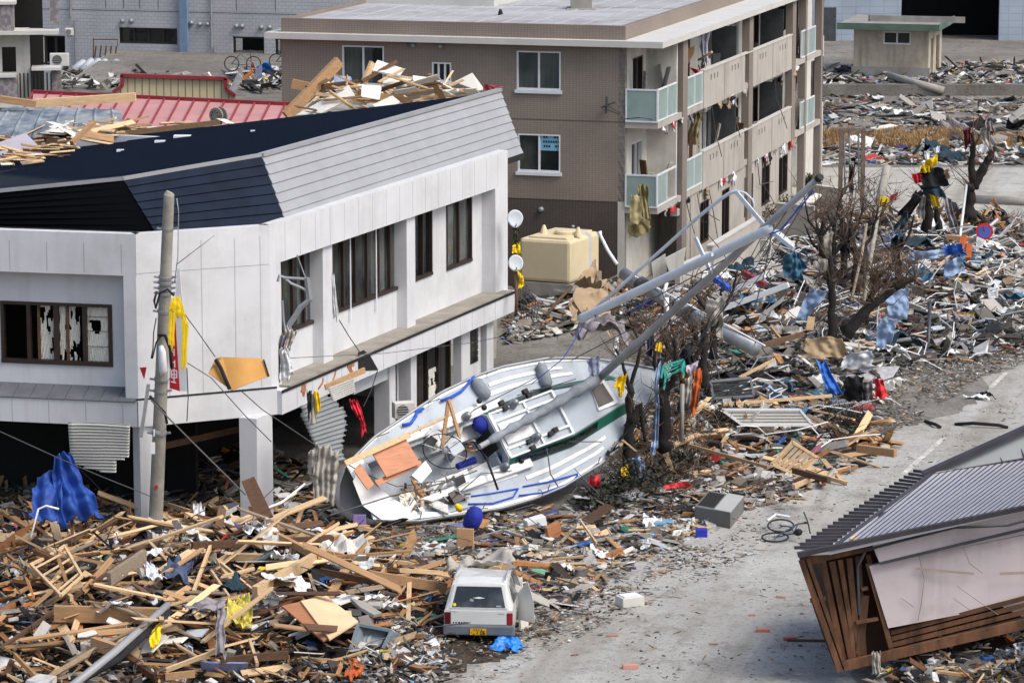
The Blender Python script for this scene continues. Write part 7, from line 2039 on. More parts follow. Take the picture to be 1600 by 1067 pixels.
slabpx('big_plank', [(470, 938), (510, 930), (560, 970), (515, 998)], '.5', .04, mk('peeled_ply', L((224, 190, 150)), .8, .1, 1.5, grime=.2), 'large pale peeled plywood sheet on the timber heap', 'plywood')
slabpx('tan_ply', [(440, 946), (474, 938), (516, 995), (505, 1000)], '.45', .04, M['ply'], 'tan plywood strip under the pale plywood sheet', 'plywood')
cloth('white_net', D4([(386, 810), (422, 808), (424, 828), (382, 828)], '.5'), M['whitepaint'], 'white crumpled netting on top of the timber heap', 'netting', .1, 3, 12, 8, .03, 3)
cloth('white_cloth', D4([(302, 785), (318, 788), (322, 815), (300, 800)], '.5'), M['whitepaint'], 'white cloth caught between planks at the heap top', 'cloth', .1, 3, 8, 8, .03, 3, 2)
cloth('denim_cloth', D4([(262, 872), (300, 868), (292, 905), (256, 900)], '.5'), mk('denim', L((66, 78, 102)), .9, .3, 4), 'dark denim cloth lying in the middle of the heap', 'cloth', .15, 2.4, 10, 10, .05, 2, 2)
cloth('white_cloth', D4([(222, 880), (236, 878), (262, 908), (238, 905)], '.5'), M['whitepaint'], 'twisted white cloth beside the denim cloth', 'cloth', .12, 2.4, 8, 8, .05, 2, 3)
cloth('grey_sheet', D4([(285, 938), (352, 935), (352, 952), (290, 952)], '.75'), M['speck'], 'grey felt draped over the dark red beam in the heap', 'felt', .08, 2, 12, 8, .03, 2, 4)
cloth('grey_sheet', D4([(340, 942), (354, 945), (352, 1026), (336, 1020)], '.7'), M['speck'], 'grey felt strip hanging down from the draped felt', 'felt', .06, 2, 8, 12, .04, 2, 5)
cloth('yellow_cloth', D4([(232, 990), (256, 972), (252, 992), (236, 1006)], '.6'), M['yellow'], 'yellow wool scrap hanging under the white gutter pole', 'cloth', .08, 3, seed=6)
cloth('yellow_wool', D4([(352, 935), (386, 928), (390, 975), (354, 972)], '.5'), mk('insulation_yellow', L((196, 182, 84)), .95, .25, 6), 'yellow insulation wool clump in the heap', 'insulation', .16, 3, 12, 12, .03, 3, 7, smooth=False)
cloth('orange_scrap', D4([(545, 1030), (565, 1035), (560, 1062), (540, 1060)], '.4'), M['orange'], 'orange brown torn scrap below the grey tub', 'scrap', .12, 2, seed=9)
rodthing('white_gutter', [gs(108, 1075, .55), gs(180, 1018, .6), gs(262, 945, .7)], [.09, .09, .08], M['greysheen_metal'], 'long grey gutter pole slanting across the lower left heap', 'gutter', 6)
rodthing('dark_beam', [gs(95, 1080, .45), gs(185, 1030, .5), gs(266, 955, .6)], .08, M['darkcloth'], 'dark beam right under the long grey gutter pole', 'beam', 4)
rodthing('white_hook', [D(48, 840, 74), D(60, 795, 74.4), D(72, 790, 74.4), D(92, 795, 74.4)], .025, M['whitepaint'], 'thin bent white rod in front of the blue tarpaulin', 'rod')
rodthing('white_rod', [D(400, 800, 75.5), D(440, 785, 76), D(476, 756, 77)], .03, M['whitepaint'], 'thin white rod lying right of the shop pillar', 'rod')
# heavy beams of the heap, placed one by one: start, end, distance, width, height, material
BEAMS = [((85, 958), (262, 962), 69.8, 70.0, .12, .34, 'wood2', 'wide orange beam lying level across the lower left heap'),
 ((420, 830), (500, 872), 73, 72.4, .1, .16, 'wood2', 'orange beam slanting down right of the heap top'),
 ((398, 925), (506, 864), 71.4, 72.6, .14, .26, 'wood', 'thick pale beam with bolt holes in the heap centre'),
 ((575, 898), (697, 918), 72.5, 71.3, .12, .22, 'wood2', 'long orange beam reaching the car'),
 ((300, 852), (520, 842), 73.6, 73.8, .1, .16, 'wood3', 'dark beam behind the thick pale beam'),
 ((500, 892), (600, 912), 71.7, 71.4, .1, .14, 'wood3', 'brown beam left of the one reaching the car'),
 ((0, 1014), (190, 880), 67.5, 72, .07, .08, 'wood3', 'long thin red brown pole rising from the left edge'),
 ((190, 880), (232, 848), 72, 73, .07, .08, 'wood3', 'upper end of the red brown pole by the shed beam'),
 ((40, 884), (112, 935), 71.5, 70.5, .08, .13, 'wood', 'pale plank edge of the collapsed frame at the left'),
 ((62, 880), (104, 852), 72.5, 73, .07, .1, 'wood', 'upper pale plank of the collapsed frame at the left'),
 ((170, 905), (226, 868), 70.8, 72, .1, .3, 'woodgrey', 'grey weathered wide plank tilted in the heap'),
 ((232, 778), (300, 800), 76.2, 75.6, .06, .1, 'wood', 'pale plank at the foot of the utility pole'),
 ((290, 806), (340, 778), 75.2, 75.6, .06, .1, 'wood', 'pale stick crossing the plank near the pillar'),
 ((325, 790), (372, 818), 75.4, 74.6, .06, .13, 'wood2', 'orange plank sloping down left of the dark plank'),
 ((265, 816), (372, 832), 74.6, 74.4, .06, .1, 'wood2', 'long level orange plank across the heap top'),
 ((372, 828), (420, 840), 74.2, 73.8, .06, .1, 'wood', 'pale plank on the right of the heap top'),
 ((330, 892), (385, 972), 72.2, 69.8, .05, .08, 'wood', 'pinkish thin plank pointing down to the insulation wool'),
 ((345, 880), (410, 935), 72.4, 71, .05, .08, 'wood', 'pinkish batten parallel to the one over the wool'),
 ((302, 925), (330, 850), 71, 73, .06, .1, 'wood', 'short pale plank standing up in the heap'),
 ((580, 920), (602, 888), 71.2, 72.4, .06, .1, 'wood2', 'orange strut standing against the beam that reaches the car'),
 ((648, 892), (712, 870), 73, 74, .06, .1, 'wood2', 'orange plank lying behind the car roof'),
 ((708, 878), (782, 888), 74.4, 74, .06, .08, 'wood', 'pale long batten behind the car'),
 ((390, 1000), (402, 1038), 69, 67.8, .06, .09, 'wood', 'short pale plank hanging down near the tub'),
 ((258, 1057), (304, 1052), 66.8, 66.9, .08, .14, 'wood2', 'short orange beam end at the bottom edge'),
 ((345, 1032), (450, 1022), 67.8, 68, .08, .16, 'wood3', 'brown beam low in the bottom middle of the heap'),
 ((145, 1004), (182, 1016), 69, 68.8, .14, .26, 'wood2', 'short thick orange block below the level beam'),
 ((175, 1015), (205, 988), 68.6, 69.4, .06, .1, 'wood', 'short pale plank right of the thick orange block'),
 ((1340, 700), (1399, 708), 84.6, 83.8, .14, .2, 'wood2', 'thick orange beam pointing right onto the road'),
 ((1240, 735), (1295, 750), 82.8, 81, .1, .14, 'wood3', 'brown beam at the foot of the timber lattice'),
 ((1240, 760), (1290, 738), 81.4, 82.6, .1, .1, 'wood', 'pale beam crossing before the white lattice board'),
 ((1075, 695), (1200, 730), 85, 83, .06, .08, 'wood2', 'long orange batten beside the rag post'),
 ((1170, 545), (1255, 522), 95.5, 97, .1, .14, 'wood3', 'rust brown beam at the end of the steel pole'),
 ((1155, 590), (1210, 562), 93, 95, .06, .08, 'wood', 'pale batten slanting behind the dark shelf unit'),
 ((1205, 512), (1228, 540), 98, 96.5, .06, .1, 'wood2', 'orange stick standing behind the rust brown beam'),
 ((1130, 632), (1300, 618), 90.5, 91.5, .05, .08, 'wood', 'long pale batten over the white shutter'),
 ((1265, 515), (1268, 495), 98, 98, .05, .22, 'wood', 'pale splintered board standing in the middle heap'),
 ((870, 855), (900, 820), 78, 79.5, .06, .05, 'woodgrey', 'grey batten leaning on the brown box'),
 ((908, 815), (932, 848), 79.6, 78, .04, .06, 'wood', 'pale frame piece below the yacht bow')]
for a, b, Ya, Yb_, w, h, m_, lab in BEAMS:
    m = MB()
    if a[1] > 745 and a[0] < 800: pa, pb2 = gs(*a, .42 if w >= .1 else .34), gs(*b, .42 if w >= .1 else .34)
    else: pa, pb2 = D(*a, Ya), D(*b, Yb_)
    m.bar(pa, pb2, w, h)
    o = tag(link('timber_beam', m, M[m_]), lab, 'beam')
# broken tiles and pipes on the road
for i, (px, py, L_, w, yd_, col, lab) in enumerate(((985, 1044, .34, .12, 8, (196, 142, 128), 'pink clay pipe piece alone at the bottom of the road'), (1192, 987, .3, .1, 0, (200, 128, 112), 'pink clay pipe piece in the middle of the road'), (1175, 962, .16, .06, 0, (190, 140, 126), 'tiny pink tile piece above the middle pipe'),
     (1234, 1000, .28, .1, 4, (190, 104, 92), 'reddish pipe piece touching the brown batten'), (1220, 934, .22, .08, -10, (186, 150, 136), 'pale tile piece near the crack in the road'), (957, 994, .26, .06, 5, (168, 132, 116), 'flat brown tile left on the road'), (1115, 1007, .2, .05, -5, (160, 128, 116), 'flat tile piece at the end of the road crack'),
     (898, 1024, .18, .04, 20, (120, 84, 70), 'thin brown splinter on the lower road'))):
    gbox(px, py, L_, w, w * .8, yd_, mk('tile%d' % i, L(col), .8, .12, 4), lab, 'tile piece', 'clay_piece')
gbox(1262, 1002, .9, .07, .05, -2, M['wood3'], 'brown batten lying before the tilted house', 'batten', 'batten')
rodthing('dark_branch', [G(1492, 663, .03), G(1520, 661, .12), G(1560, 664, .1), G(1575, 668, .03)], .05, M['bark'], 'long dark branch lying across the far road', 'branch')
rodthing('dark_branch', [G(1446, 658, .03), G(1462, 663, .1), G(1470, 668, .03)], .05, M['bark'], 'short dark branch left of the longer one on the road', 'branch')
cloth('dark_cloth', [G(1530, 618, .05), G(1556, 622, .1), G(1540, 612, .12), G(1524, 613, .05)], M['darkcloth'], 'black cloth lying on the far road', 'cloth', .06)
cloth('white_cloth', [G(1505, 622, .03), G(1545, 625, .05), G(1540, 618, .08), G(1506, 618, .04)], M['whitepaint'], 'white cloth lying next to the black cloth on the road', 'cloth', .06)
# fallen concrete poles far right
rodthing('fallen_pole', [G(1388, 118, .8), G(1430, 130, .7), G(1475, 142, .3)], .22, M['concrete_pole'], 'grey concrete pole fallen over the kerb by the hut', 'pole')
rodthing('fallen_pole', [G(1520, 312, .15), G(1660, 318, .15)], .2, M['concrete'], 'concrete pole lying along the far lane at the right edge', 'pole')
# cable reel on the dark roof
def on_roof(px, py): return hit(px, py, T3, npl)
rc0 = on_roof(330, 196) + UP * .0
t = thing('cable_reel', rc0, 'round wooden cable reel standing on the dark roof edge', 'cable reel')
M['reel'] = mk('grey_reel_wood', L((142, 136, 124)), .9, .2, 4, grime=.4)
ax_ = V((.93, .3, 0)).normalized(); cc = D(337, 181, rc0.y)
for d_ in (0, .33):
    mb = MB(); mb.tube([cc + V((.0, 0, 0)) + V((.2, .25, 0)) * d_ * 2, cc + V((.2, .25, 0)) * d_ * 2 + V((.03, .05, 0))], .25, 20); part('flange', mb, M['reel'], t)
mb = MB(); mb.tube([cc, cc + V((.2, .25, 0)) * .7], .13, 12); part('drum', mb, M['reel'], t)
mb = MB()
for a in range(8): 
    c = cc + V((-.01, -.02, 0)) + (V((.78, -.62, 0)) * math.cos(a * .785) + UP * math.sin(a * .785)) * .15; mb.tube([c, c + V((-.01, -.015, 0))], .02, 6)
part('bolt', mb, M['black'], t)
# gas cylinders, air conditioner and bicycles by the grey building
for i, (x0, y0, x1, y1) in enumerate(((113, 111, 134, 96), (127, 112, 146, 93), (139, 113, 157, 93), (150, 112, 168, 94), (196, 112, 178, 95), (158, 115, 176, 106))):
    m = MB(); a, b = D(x0, y0, 158), D(x1, y1, 158.5); d_ = b - a; m.tube([a, a + d_ * .06, a + d_ * .85, a + d_ * .95, b], [.12, .19, .19, .13, .05], 12)
    tag(link('gas_cylinder', m, mk('cylinder_grey', L((166, 172, 178)), .5, .08, 2), smooth=True), ['leftmost grey gas cylinder fallen before the tiled wall', 'second grey gas cylinder from the left', 'third grey gas cylinder from the left', 'fourth grey gas cylinder from the left', 'grey gas cylinder leaning the opposite way at the right', 'grey gas cylinder lying flat under the others'][i], 'gas cylinder', 'gas cylinders before the tiled office')
ac_unit(D(78, 104, 157), (1, .1, 0), (.1, -1, 0), .9, .6, .35, 'white air conditioner on the ground before the tiled office')
ac_unit(D(102, 56, 163.5), (1, .1, 0), (.1, -1, 0), .4, .35, .3, 'small white boiler box on the tiled office wall')
mb = MB(); mb.tube([D(146, 95, 162), D(146, 60, 162)], .03, 5); mb.tube([D(146, 62, 162), D(184, 62, 162), D(184, 72, 162)], .03, 5)
for k in range(5): mb.tube([D(150 + k * 8, 72, 162), D(148 + k * 8, 90, 162)], .04, 5)
tag(link('gas_pipework', mb, M['wood3']), 'rusty gas pipe manifold on the tiled office wall', 'pipework')
cloth('blue_tarp', D4([(402, 104), (418, 96), (428, 112), (396, 118)], 150), mk('far_blue', L((30, 110, 190)), .7, .2, 2), 'blue tarpaulin bundle before the tiled office', 'tarpaulin', .25, 1)
for i, (px, py) in enumerate(((362, 112), (432, 108))):
    t = thing('bicycle', D(px, py, 152), ['wrecked bicycle left of the far blue bundle', 'wrecked bicycle right of the far blue bundle'][i], 'bicycle')
    for dx in (0, 1.0):
        m = MB(); c = D(px, py, 152) + V((dx, 0, .35)); m.tube([c + V((math.cos(a) * .33, .05, math.sin(a) * .33)) for a in np.linspace(0, 6.283, 17)], .025, 5, cap=False); part('wheel', m, M['black'], t)
    m = MB(); c = D(px, py, 152); m.tube([c + V((0, 0, .35)), c + V((.4, 0, .8)), c + V((1, 0, .35)), c + V((.45, 0, .3)), c + V((0, 0, .35))], .025, 5); m.tube([c + V((.9, 0, .4)), c + V((.85, 0, 1))], .02, 5); part('frame', m, M['steel_dark'], t)
slabpx('white_board', [(380, 124), (415, 120), (416, 130), (382, 133)], 148, .1, M['boxwhite'], 'white board on the gravel roof beside the far bicycles', 'board')
# ------------------------------------------------------------------ litter: countless scraps, one mesh per stretch
def litter_mat(name):
    m = bpy.data.materials.new(name); m.use_nodes = True
    nt = m.node_tree; N, K = nt.nodes, nt.links
    bs = N['Principled BSDF']; bs.inputs['Roughness'].default_value = .82; bs.inputs['Specular IOR Level'].default_value = .3
    at = N.new('ShaderNodeAttribute'); at.attribute_name = 'Col'
    tc = N.new('ShaderNodeTexCoord'); n = N.new('ShaderNodeTexNoise'); n.inputs['Scale'].default_value = 6; n.inputs['Detail'].default_value = 7; n.inputs['Roughness'].default_value = .7
    K.new(tc.outputs['Object'], n.inputs[0])
    r = N.new('ShaderNodeMapRange'); r.inputs[1].default_value = .3; r.inputs[2].default_value = .7; r.inputs[3].default_value = .62; r.inputs[4].default_value = 1.15
    K.new(n.outputs['Fac'], r.inputs[0])
    h = N.new('ShaderNodeHueSaturation'); K.new(r.outputs[0], h.inputs['Value']); K.new(at.outputs['Color'], h.inputs['Color'])
    K.new(h.outputs[0], bs.inputs['Base Color'])
    return m
M['litter'] = litter_mat('mixed_litter')
PAL = dict(grey=[(120, 116, 108), (150, 146, 138), (98, 92, 84), (172, 168, 160), (76, 70, 64), (136, 128, 116)],
           wood=[(196, 154, 108), (176, 124, 78), (206, 176, 134), (142, 98, 62), (104, 72, 50), (186, 142, 98), (214, 184, 146)],
           white=[(216, 216, 212), (204, 202, 196), (226, 226, 226), (190, 188, 180)],
           dark=[(46, 42, 40), (30, 30, 32), (62, 54, 48), (38, 40, 44)],
           color=[(60, 100, 170), (190, 60, 60), (210, 180, 50), (110, 150, 190), (70, 130, 110), (180, 110, 120), (150, 160, 200), (200, 120, 60), (90, 90, 150), (168, 190, 205)])
PALL = {k: [L(c) for c in v] for k, v in PAL.items()}
def in_poly(px, py, poly):
    c = False; j = len(poly) - 1
    for i in range(len(poly)):
        if (poly[i][1] > py) != (poly[j][1] > py) and px < (poly[j][0] - poly[i][0]) * (py - poly[i][1]) / (poly[j][1] - poly[i][1]) + poly[i][0]: c = not c
        j = i
    return c
def litter(name, poly, count, mix, size, label, seed, zoff=0.0, tilt=.35, clump=.55, zf=None, flat=False, thin=1.0, excl=()):
    """poly: outline on the ground as pixels of the photograph; pieces are spread over the ground it encloses"""
    rn = random.Random(seed)
    W_ = [(p.x, p.y) for p in (G(*q) for q in poly)]
    x0, x1 = min(p[0] for p in W_), max(p[0] for p in W_); y0, y1 = min(p[1] for p in W_), max(p[1] for p in W_)
    keys = list(mix); wts = [mix[k] for k in keys]
    vs, fs, cs = [], [], []
    made = 0; tries = 0
    while made < count and tries < count * 30:
        tries += 1
        x, y = rn.uniform(x0, x1), rn.uniform(y0, y1)
        if not in_poly(x, y, W_): continue
        k = mnoise.noise(V((x * .55, y * .30, seed))) * .5 + .5 + .25 * mnoise.noise(V((x * 2, y * 1.2, seed + 3)))
        if k < clump * rn.uniform(.4, 1.1): continue
        if any(in_poly(x, y, e) for e in excl): continue
        kind = rn.choices(keys, wts)[0]
        col = rn.choice(PALL[kind]); v_ = rn.uniform(.5, 1.12); col = tuple(min(1, c * v_) for c in col)
        s = size * rn.lognormvariate(0, .55)
        s = min(s, size * 2.0)
        typ = rn.random()
        if kind == 'wood' or typ < .3: dx, dy, dz = s * rn.uniform(1.0, 2.3), s * rn.uniform(.10, .30), s * rn.uniform(.05, .14)
        elif typ < .75: dx, dy, dz = s * rn.uniform(.5, 1.1), s * rn.uniform(.35, .9), s * rn.uniform(.02, .10) * thin
        else: dx, dy, dz = s * rn.uniform(.3, .7), s * rn.uniform(.25, .6), s * rn.uniform(.08, .26) * thin
        a = rn.uniform(0, 2 * math.pi)
        tl = max(-.75, min(.75, rn.gauss(0, tilt * .7)))
        u = V((math.cos(a) * math.cos(tl), math.sin(a) * math.cos(tl), math.sin(tl)))
        t2 = max(-1, min(1, rn.gauss(0, tilt)))
        w = V((-math.sin(a) * math.cos(t2), math.cos(a) * math.cos(t2), math.sin(t2)))
        n = u.cross(w).normalized()
        base = (zf(x, y) if zf else hgt(x, y)) + zoff
        z = base + dz / 2 + abs(math.sin(tl)) * dx * .22 + rn.uniform(-.02, .05) * size * 2
        c = V((x, y, z)); b = len(vs)
        j = lambda: 1 + rn.uniform(-.28, .28)
        for sx, sy, sz in ((-1, -1, -1), (1, -1, -1), (1, 1, -1), (-1, 1, -1), (-1, -1, 1), (1, -1, 1), (1, 1, 1), (-1, 1, 1)):
            p = c + u * (sx * dx / 2 * j()) + w * (sy * dy / 2 * j()) + n * (sz * dz / 2)
            vs.append((p.x, p.y, max(p.z, .0 if not zf else -9)))
        for f in ((0, 3, 2, 1), (4, 5, 6, 7), (0, 1, 5, 4), (1, 2, 6, 5), (2, 3, 7, 6), (3, 0, 4, 7)): fs.append(tuple(b + i for i in f))
        cs.append(col); made += 1
    me = bpy.data.meshes.new(name); me.from_pydata(vs, [], fs)
    at = me.color_attributes.new('Col', 'FLOAT_COLOR', 'POINT')
    arr = np.ones((len(vs), 4), dtype=np.float32); arr[:, :3] = np.repeat(np.array(cs, dtype=np.float32), 8, axis=0)
    at.data.foreach_set('color', arr.ravel())
    me.materials.append(M['litter']); me.update()
    o = bpy.data.objects.new(name, me); COL.objects.link(o)
    return tag(o, label, 'litter', kind='stuff')
CARX = [(p.x, p.y) for p in (G(668, 1030), G(835, 1030), G(850, 960), G(700, 950))]
HEAP = [(-60, 800), (90, 790), (240, 800), (420, 800), (560, 870), (700, 900), (720, 960), (690, 1010), (640, 1090), (-80, 1100)]
litter('litter', HEAP, 7500, dict(wood=.34, dark=.36, grey=.14, white=.10, color=.06), .22, 'splinters and torn household scraps covering the left timber heap', 1, tilt=.5, clump=.3, excl=[CARX])
litter('litter', HEAP, 700, dict(wood=.72, dark=.08, grey=.06, white=.12, color=.02), .40, 'longer splinters sticking out of the left timber heap', 2, zoff=.05, tilt=.4, clump=.3, excl=[CARX])
MID = [(560, 870), (540, 810), (640, 815), (790, 800), (900, 790), (980, 740), (1050, 700), (1300, 745), (1240, 780), (1160, 800), (1050, 850), (960, 905), (880, 950), (800, 960), (700, 900)]
litter('litter', MID, 9000, dict(grey=.54, wood=.12, white=.15, dark=.13, color=.06), .14, 'grey litter strewn between the yacht and the road', 3, tilt=.25, clump=.5)
litter('litter', MID, 900, dict(grey=.36, wood=.2, white=.24, dark=.14, color=.06), .34, 'larger flat scraps between the yacht and the road', 4, tilt=.25, clump=.45)
HEAP2 = [(960, 700), (1040, 600), (1060, 540), (900, 520), (790, 540), (790, 470), (960, 470), (1100, 470), (1200, 420), (1290, 330), (1400, 345), (1620, 350), (1640, 540), (1560, 555), (1440, 590), (1380, 640), (1310, 660), (1300, 745), (1180, 760), (1060, 730)]
litter('litter', HEAP2, 24000, dict(grey=.56, wood=.06, white=.19, dark=.13, color=.06), .21, 'mixed wreckage spread over the right heaps', 5, tilt=.4, clump=.35)
litter('litter', HEAP2, 2600, dict(grey=.46, wood=.08, white=.27, dark=.13, color=.06), .46, 'larger boards and slabs over the right heaps', 6, zoff=.05, tilt=.35, clump=.35)
litter('litter', [(1120, 650), (1290, 640), (1400, 700), (1290, 760), (1150, 770), (1040, 720)], 900, dict(wood=.55, white=.15, grey=.15, dark=.1, color=.05), .32, 'splintered timber around the lattice at the road edge', 7, tilt=.4, clump=.3)
litter('litter', [(990, 500), (1150, 520), (1230, 540), (1240, 620), (1100, 620), (1040, 600)], 700, dict(grey=.5, wood=.2, white=.1, dark=.2), .4, 'broken boards round the thick steel pole', 8, tilt=.5, clump=.2)
litter('litter', [(1240, 150), (1640, 150), (1640, 255), (1230, 255)], 2600, dict(grey=.60, white=.12, dark=.18, wood=.06, color=.04), .26, 'wreckage scattered over the far field', 9, tilt=.3, clump=.65)
litter('litter', [(1240, 215), (1480, 215), (1640, 235), (1640, 258), (1230, 258)], 2000, dict(grey=.40, white=.36, dark=.14, wood=.04, color=.06), .38, 'pale wreckage in a band along the far lane', 10, tilt=.3, clump=.5)
litter('litter', [(1430, 112), (1640, 112), (1640, 148), (1450, 146), (1270, 146), (1270, 120), (1335, 118)], 1200, dict(grey=.42, white=.3, dark=.16, wood=.06, color=.06), .35, 'wreckage round the small hut', 11, zoff=.5, tilt=.4, clump=.4)
litter('litter', [(1000, 740), (1240, 780), (1330, 760), (1400, 720), (1600, 600), (1700, 560), (1700, 760), (1450, 1000), (1300, 1100), (640, 1100), (700, 1020), (860, 960)], 2200, dict(grey=.6, wood=.12, white=.13, dark=.13, color=.02), .055, 'small scraps scattered over the dusty road', 12, tilt=.15, clump=.6)
litter('litter', [(780, 900), (940, 870), (1060, 850), (1120, 860), (980, 930), (850, 1000), (800, 1000)], 2000, dict(grey=.6, wood=.12, white=.13, dark=.13, color=.02), .08, 'fine crumbs trailing from the litter onto the road', 13, tilt=.15, clump=.55)
litter('litter', [(-60, 700), (420, 700), (520, 740), (640, 800), (560, 880), (400, 830), (200, 830), (-60, 830)], 2200, dict(grey=.3, wood=.2, white=.08, dark=.38, color=.04), .26, 'dark wreckage filling the shop ground floor', 14, tilt=.5, clump=.3)
litter('litter', [(560, 1010), (640, 1000), (700, 1020), (690, 1100), (540, 1100)], 1300, dict(grey=.45, white=.25, dark=.2, wood=.06, color=.04), .15, 'torn paper and grey scraps in front of the grey tub', 15, zoff=.1, tilt=.5, clump=.3)
litter('litter', [(1370, 1060), (1480, 1020), (1640, 1020), (1640, 1140), (1370, 1140)], 900, dict(grey=.3, white=.2, dark=.25, wood=.2, color=.05), .2, 'scraps heaped against the foot of the tilted house', 16, zoff=.2, tilt=.5, clump=.1)
litter('litter', [(1340, 360), (1480, 360), (1560, 340), (1590, 375), (1450, 400)], 700, dict(wood=.3, dark=.3, grey=.3, white=.1), .4, 'brown brushwood and splinters behind the round sign', 17, zoff=.3, tilt=.6, clump=.2)
litter('litter', [(350, 140), (450, 140), (450, 110), (340, 112)], 260, dict(grey=.4, white=.3, dark=.3), .3, 'clutter on the gravel roof by the far bicycles', 18, zf=lambda x, y: 4.45, tilt=.4, clump=.1) if False else None
# clutter on the flat gravel roof (not on the ground)
def pile_at(name, pts, Ys, n, mix, size, label, seed, tilt=.5):
    rn = random.Random(seed); P = [D(x, y, Y) for (x, y), Y in zip(pts, Ys)]
    vs, fs, cs = [], [], []
    keys = list(mix); wts = [mix[k] for k in keys]
    for _ in range(n):
        u_, v_ = rn.random(), rn.random(); c = P[0].lerp(P[1], u_).lerp(P[3].lerp(P[2], u_), v_) + UP * rn.uniform(0, size * .6)
        col = rn.choice(PALL[rn.choices(keys, wts)[0]]); s = size * rn.lognormvariate(0, .4); a = rn.uniform(0, 6.28); tl, t2 = rn.gauss(0, tilt), rn.gauss(0, tilt)
        u = V((math.cos(a) * math.cos(tl), math.sin(a) * math.cos(tl), math.sin(tl))); w = V((-math.sin(a) * math.cos(t2), math.cos(a) * math.cos(t2), math.sin(t2))); n_ = u.cross(w).normalized()
        dx, dy, dz = s * rn.uniform(.6, 2), s * rn.uniform(.2, .7), s * rn.uniform(.03, .2); b = len(vs)
        for sx, sy, sz in ((-1, -1, -1), (1, -1, -1), (1, 1, -1), (-1, 1, -1), (-1, -1, 1), (1, -1, 1), (1, 1, 1), (-1, 1, 1)):
            p = c + u * (sx * dx / 2 * rn.uniform(.8, 1.2)) + w * (sy * dy / 2 * rn.uniform(.8, 1.2)) + n_ * (sz * dz / 2); vs.append(tuple(p))
        for f in ((0, 3, 2, 1), (4, 5, 6, 7), (0, 1, 5, 4), (1, 2, 6, 5), (2, 3, 7, 6), (3, 0, 4, 7)): fs.append(tuple(b + i for i in f))
        cs.append(col)
    me = bpy.data.meshes.new(name); me.from_pydata(vs, [], fs)
    at = me.color_attributes.new('Col', 'FLOAT_COLOR', 'POINT'); arr = np.ones((len(vs), 4), dtype=np.float32); arr[:, :3] = np.repeat(np.array(cs, dtype=np.float32), 8, axis=0)
    at.data.foreach_set('color', arr.ravel()); me.materials.append(M['litter']); me.update()
    o = bpy.data.objects.new(name, me); COL.objects.link(o); return tag(o, label, 'litter', kind='stuff')
pile_at('litter', [(85, 138), (440, 140), (440, 112), (85, 110)], [142, 142, 160, 160], 500, dict(grey=.5, dark=.3, white=.2), .3, 'scraps strewn over the low gravel roof', 31)
pile_at('litter', [(355, 138), (440, 138), (440, 116), (355, 114)], [144, 144, 154, 154], 160, dict(grey=.3, dark=.3, white=.3, color=.1), .4, 'clutter round the far bicycles and blue bundle', 32)

# ------------------------------------------------------------------ planks, boards and panels one by one
PM = ['wood', 'wood2', 'wood3', 'woodgrey', 'plaster']
def plank_proto(i, mat, w, t, broken=True):
    rn = random.Random(i); m = MB(); N_ = 7
    vs = []
    for k in range(N_ + 1):
        x = -.5 + k / N_
        bow = .012 * math.sin(k * .9 + i); ww = w * (1 + rn.uniform(-.04, .04))
        e = rn.uniform(-.03, .03) if k in (0, N_) and broken else 0
        for sy, sz in ((-1, -1), (1, -1), (1, 1), (-1, 1)):
            xx = x + (rn.uniform(-.05, .05) if k in (0, N_) and broken else 0)
            vs.append((xx, sy * ww / 2, sz * t / 2 + bow * .2))
    m.add(vs, [(k * 4 + j, k * 4 + (j + 1) % 4, (k + 1) * 4 + (j + 1) % 4, (k + 1) * 4 + j) for k in range(N_) for j in range(4)] + [(3, 2, 1, 0), (N_ * 4, N_ * 4 + 1, N_ * 4 + 2, N_ * 4 + 3)])
    me = bpy.data.meshes.new('timber_plank'); me.from_pydata(m.v, [], m.f); me.materials.append(mat); me.update(); return me
PROT = {k: [plank_proto(i * 7 + j, M[k], w, t) for j, (w, t) in enumerate(((.10, .05), (.14, .03), (.07, .06), (.2, .035)))] for i, k in enumerate(('wood', 'wood2', 'wood3', 'woodgrey'))}
PROT['plaster'] = [plank_proto(100 + j, M['plaster'], w, .02) for j, w in enumerate((.35, .5, .25, .6))]
def place(me, name, c, L_, a, tl, roll, label, cat, group):
    o = bpy.data.objects.new(name, me); COL.objects.link(o)
    u = V((math.cos(a) * math.cos(tl), math.sin(a) * math.cos(tl), math.sin(tl)))
    q = u.to_track_quat('X', 'Z'); e = q.to_matrix().to_4x4() @ Matrix.Rotation(roll, 4, 'X')
    o.matrix_world = Matrix.Translation(c) @ e @ Matrix.Diagonal((L_, 1, 1, 1))
    return tag(o, label, cat, group)
KINDN = dict(wood=('timber_plank', 'pale splintered plank', 'plank'), wood2=('timber_plank', 'orange brown plank', 'plank'), wood3=('timber_plank', 'dark brown plank', 'plank'), woodgrey=('timber_plank', 'grey weathered plank', 'plank'), plaster=('white_board', 'broken white board', 'board'))
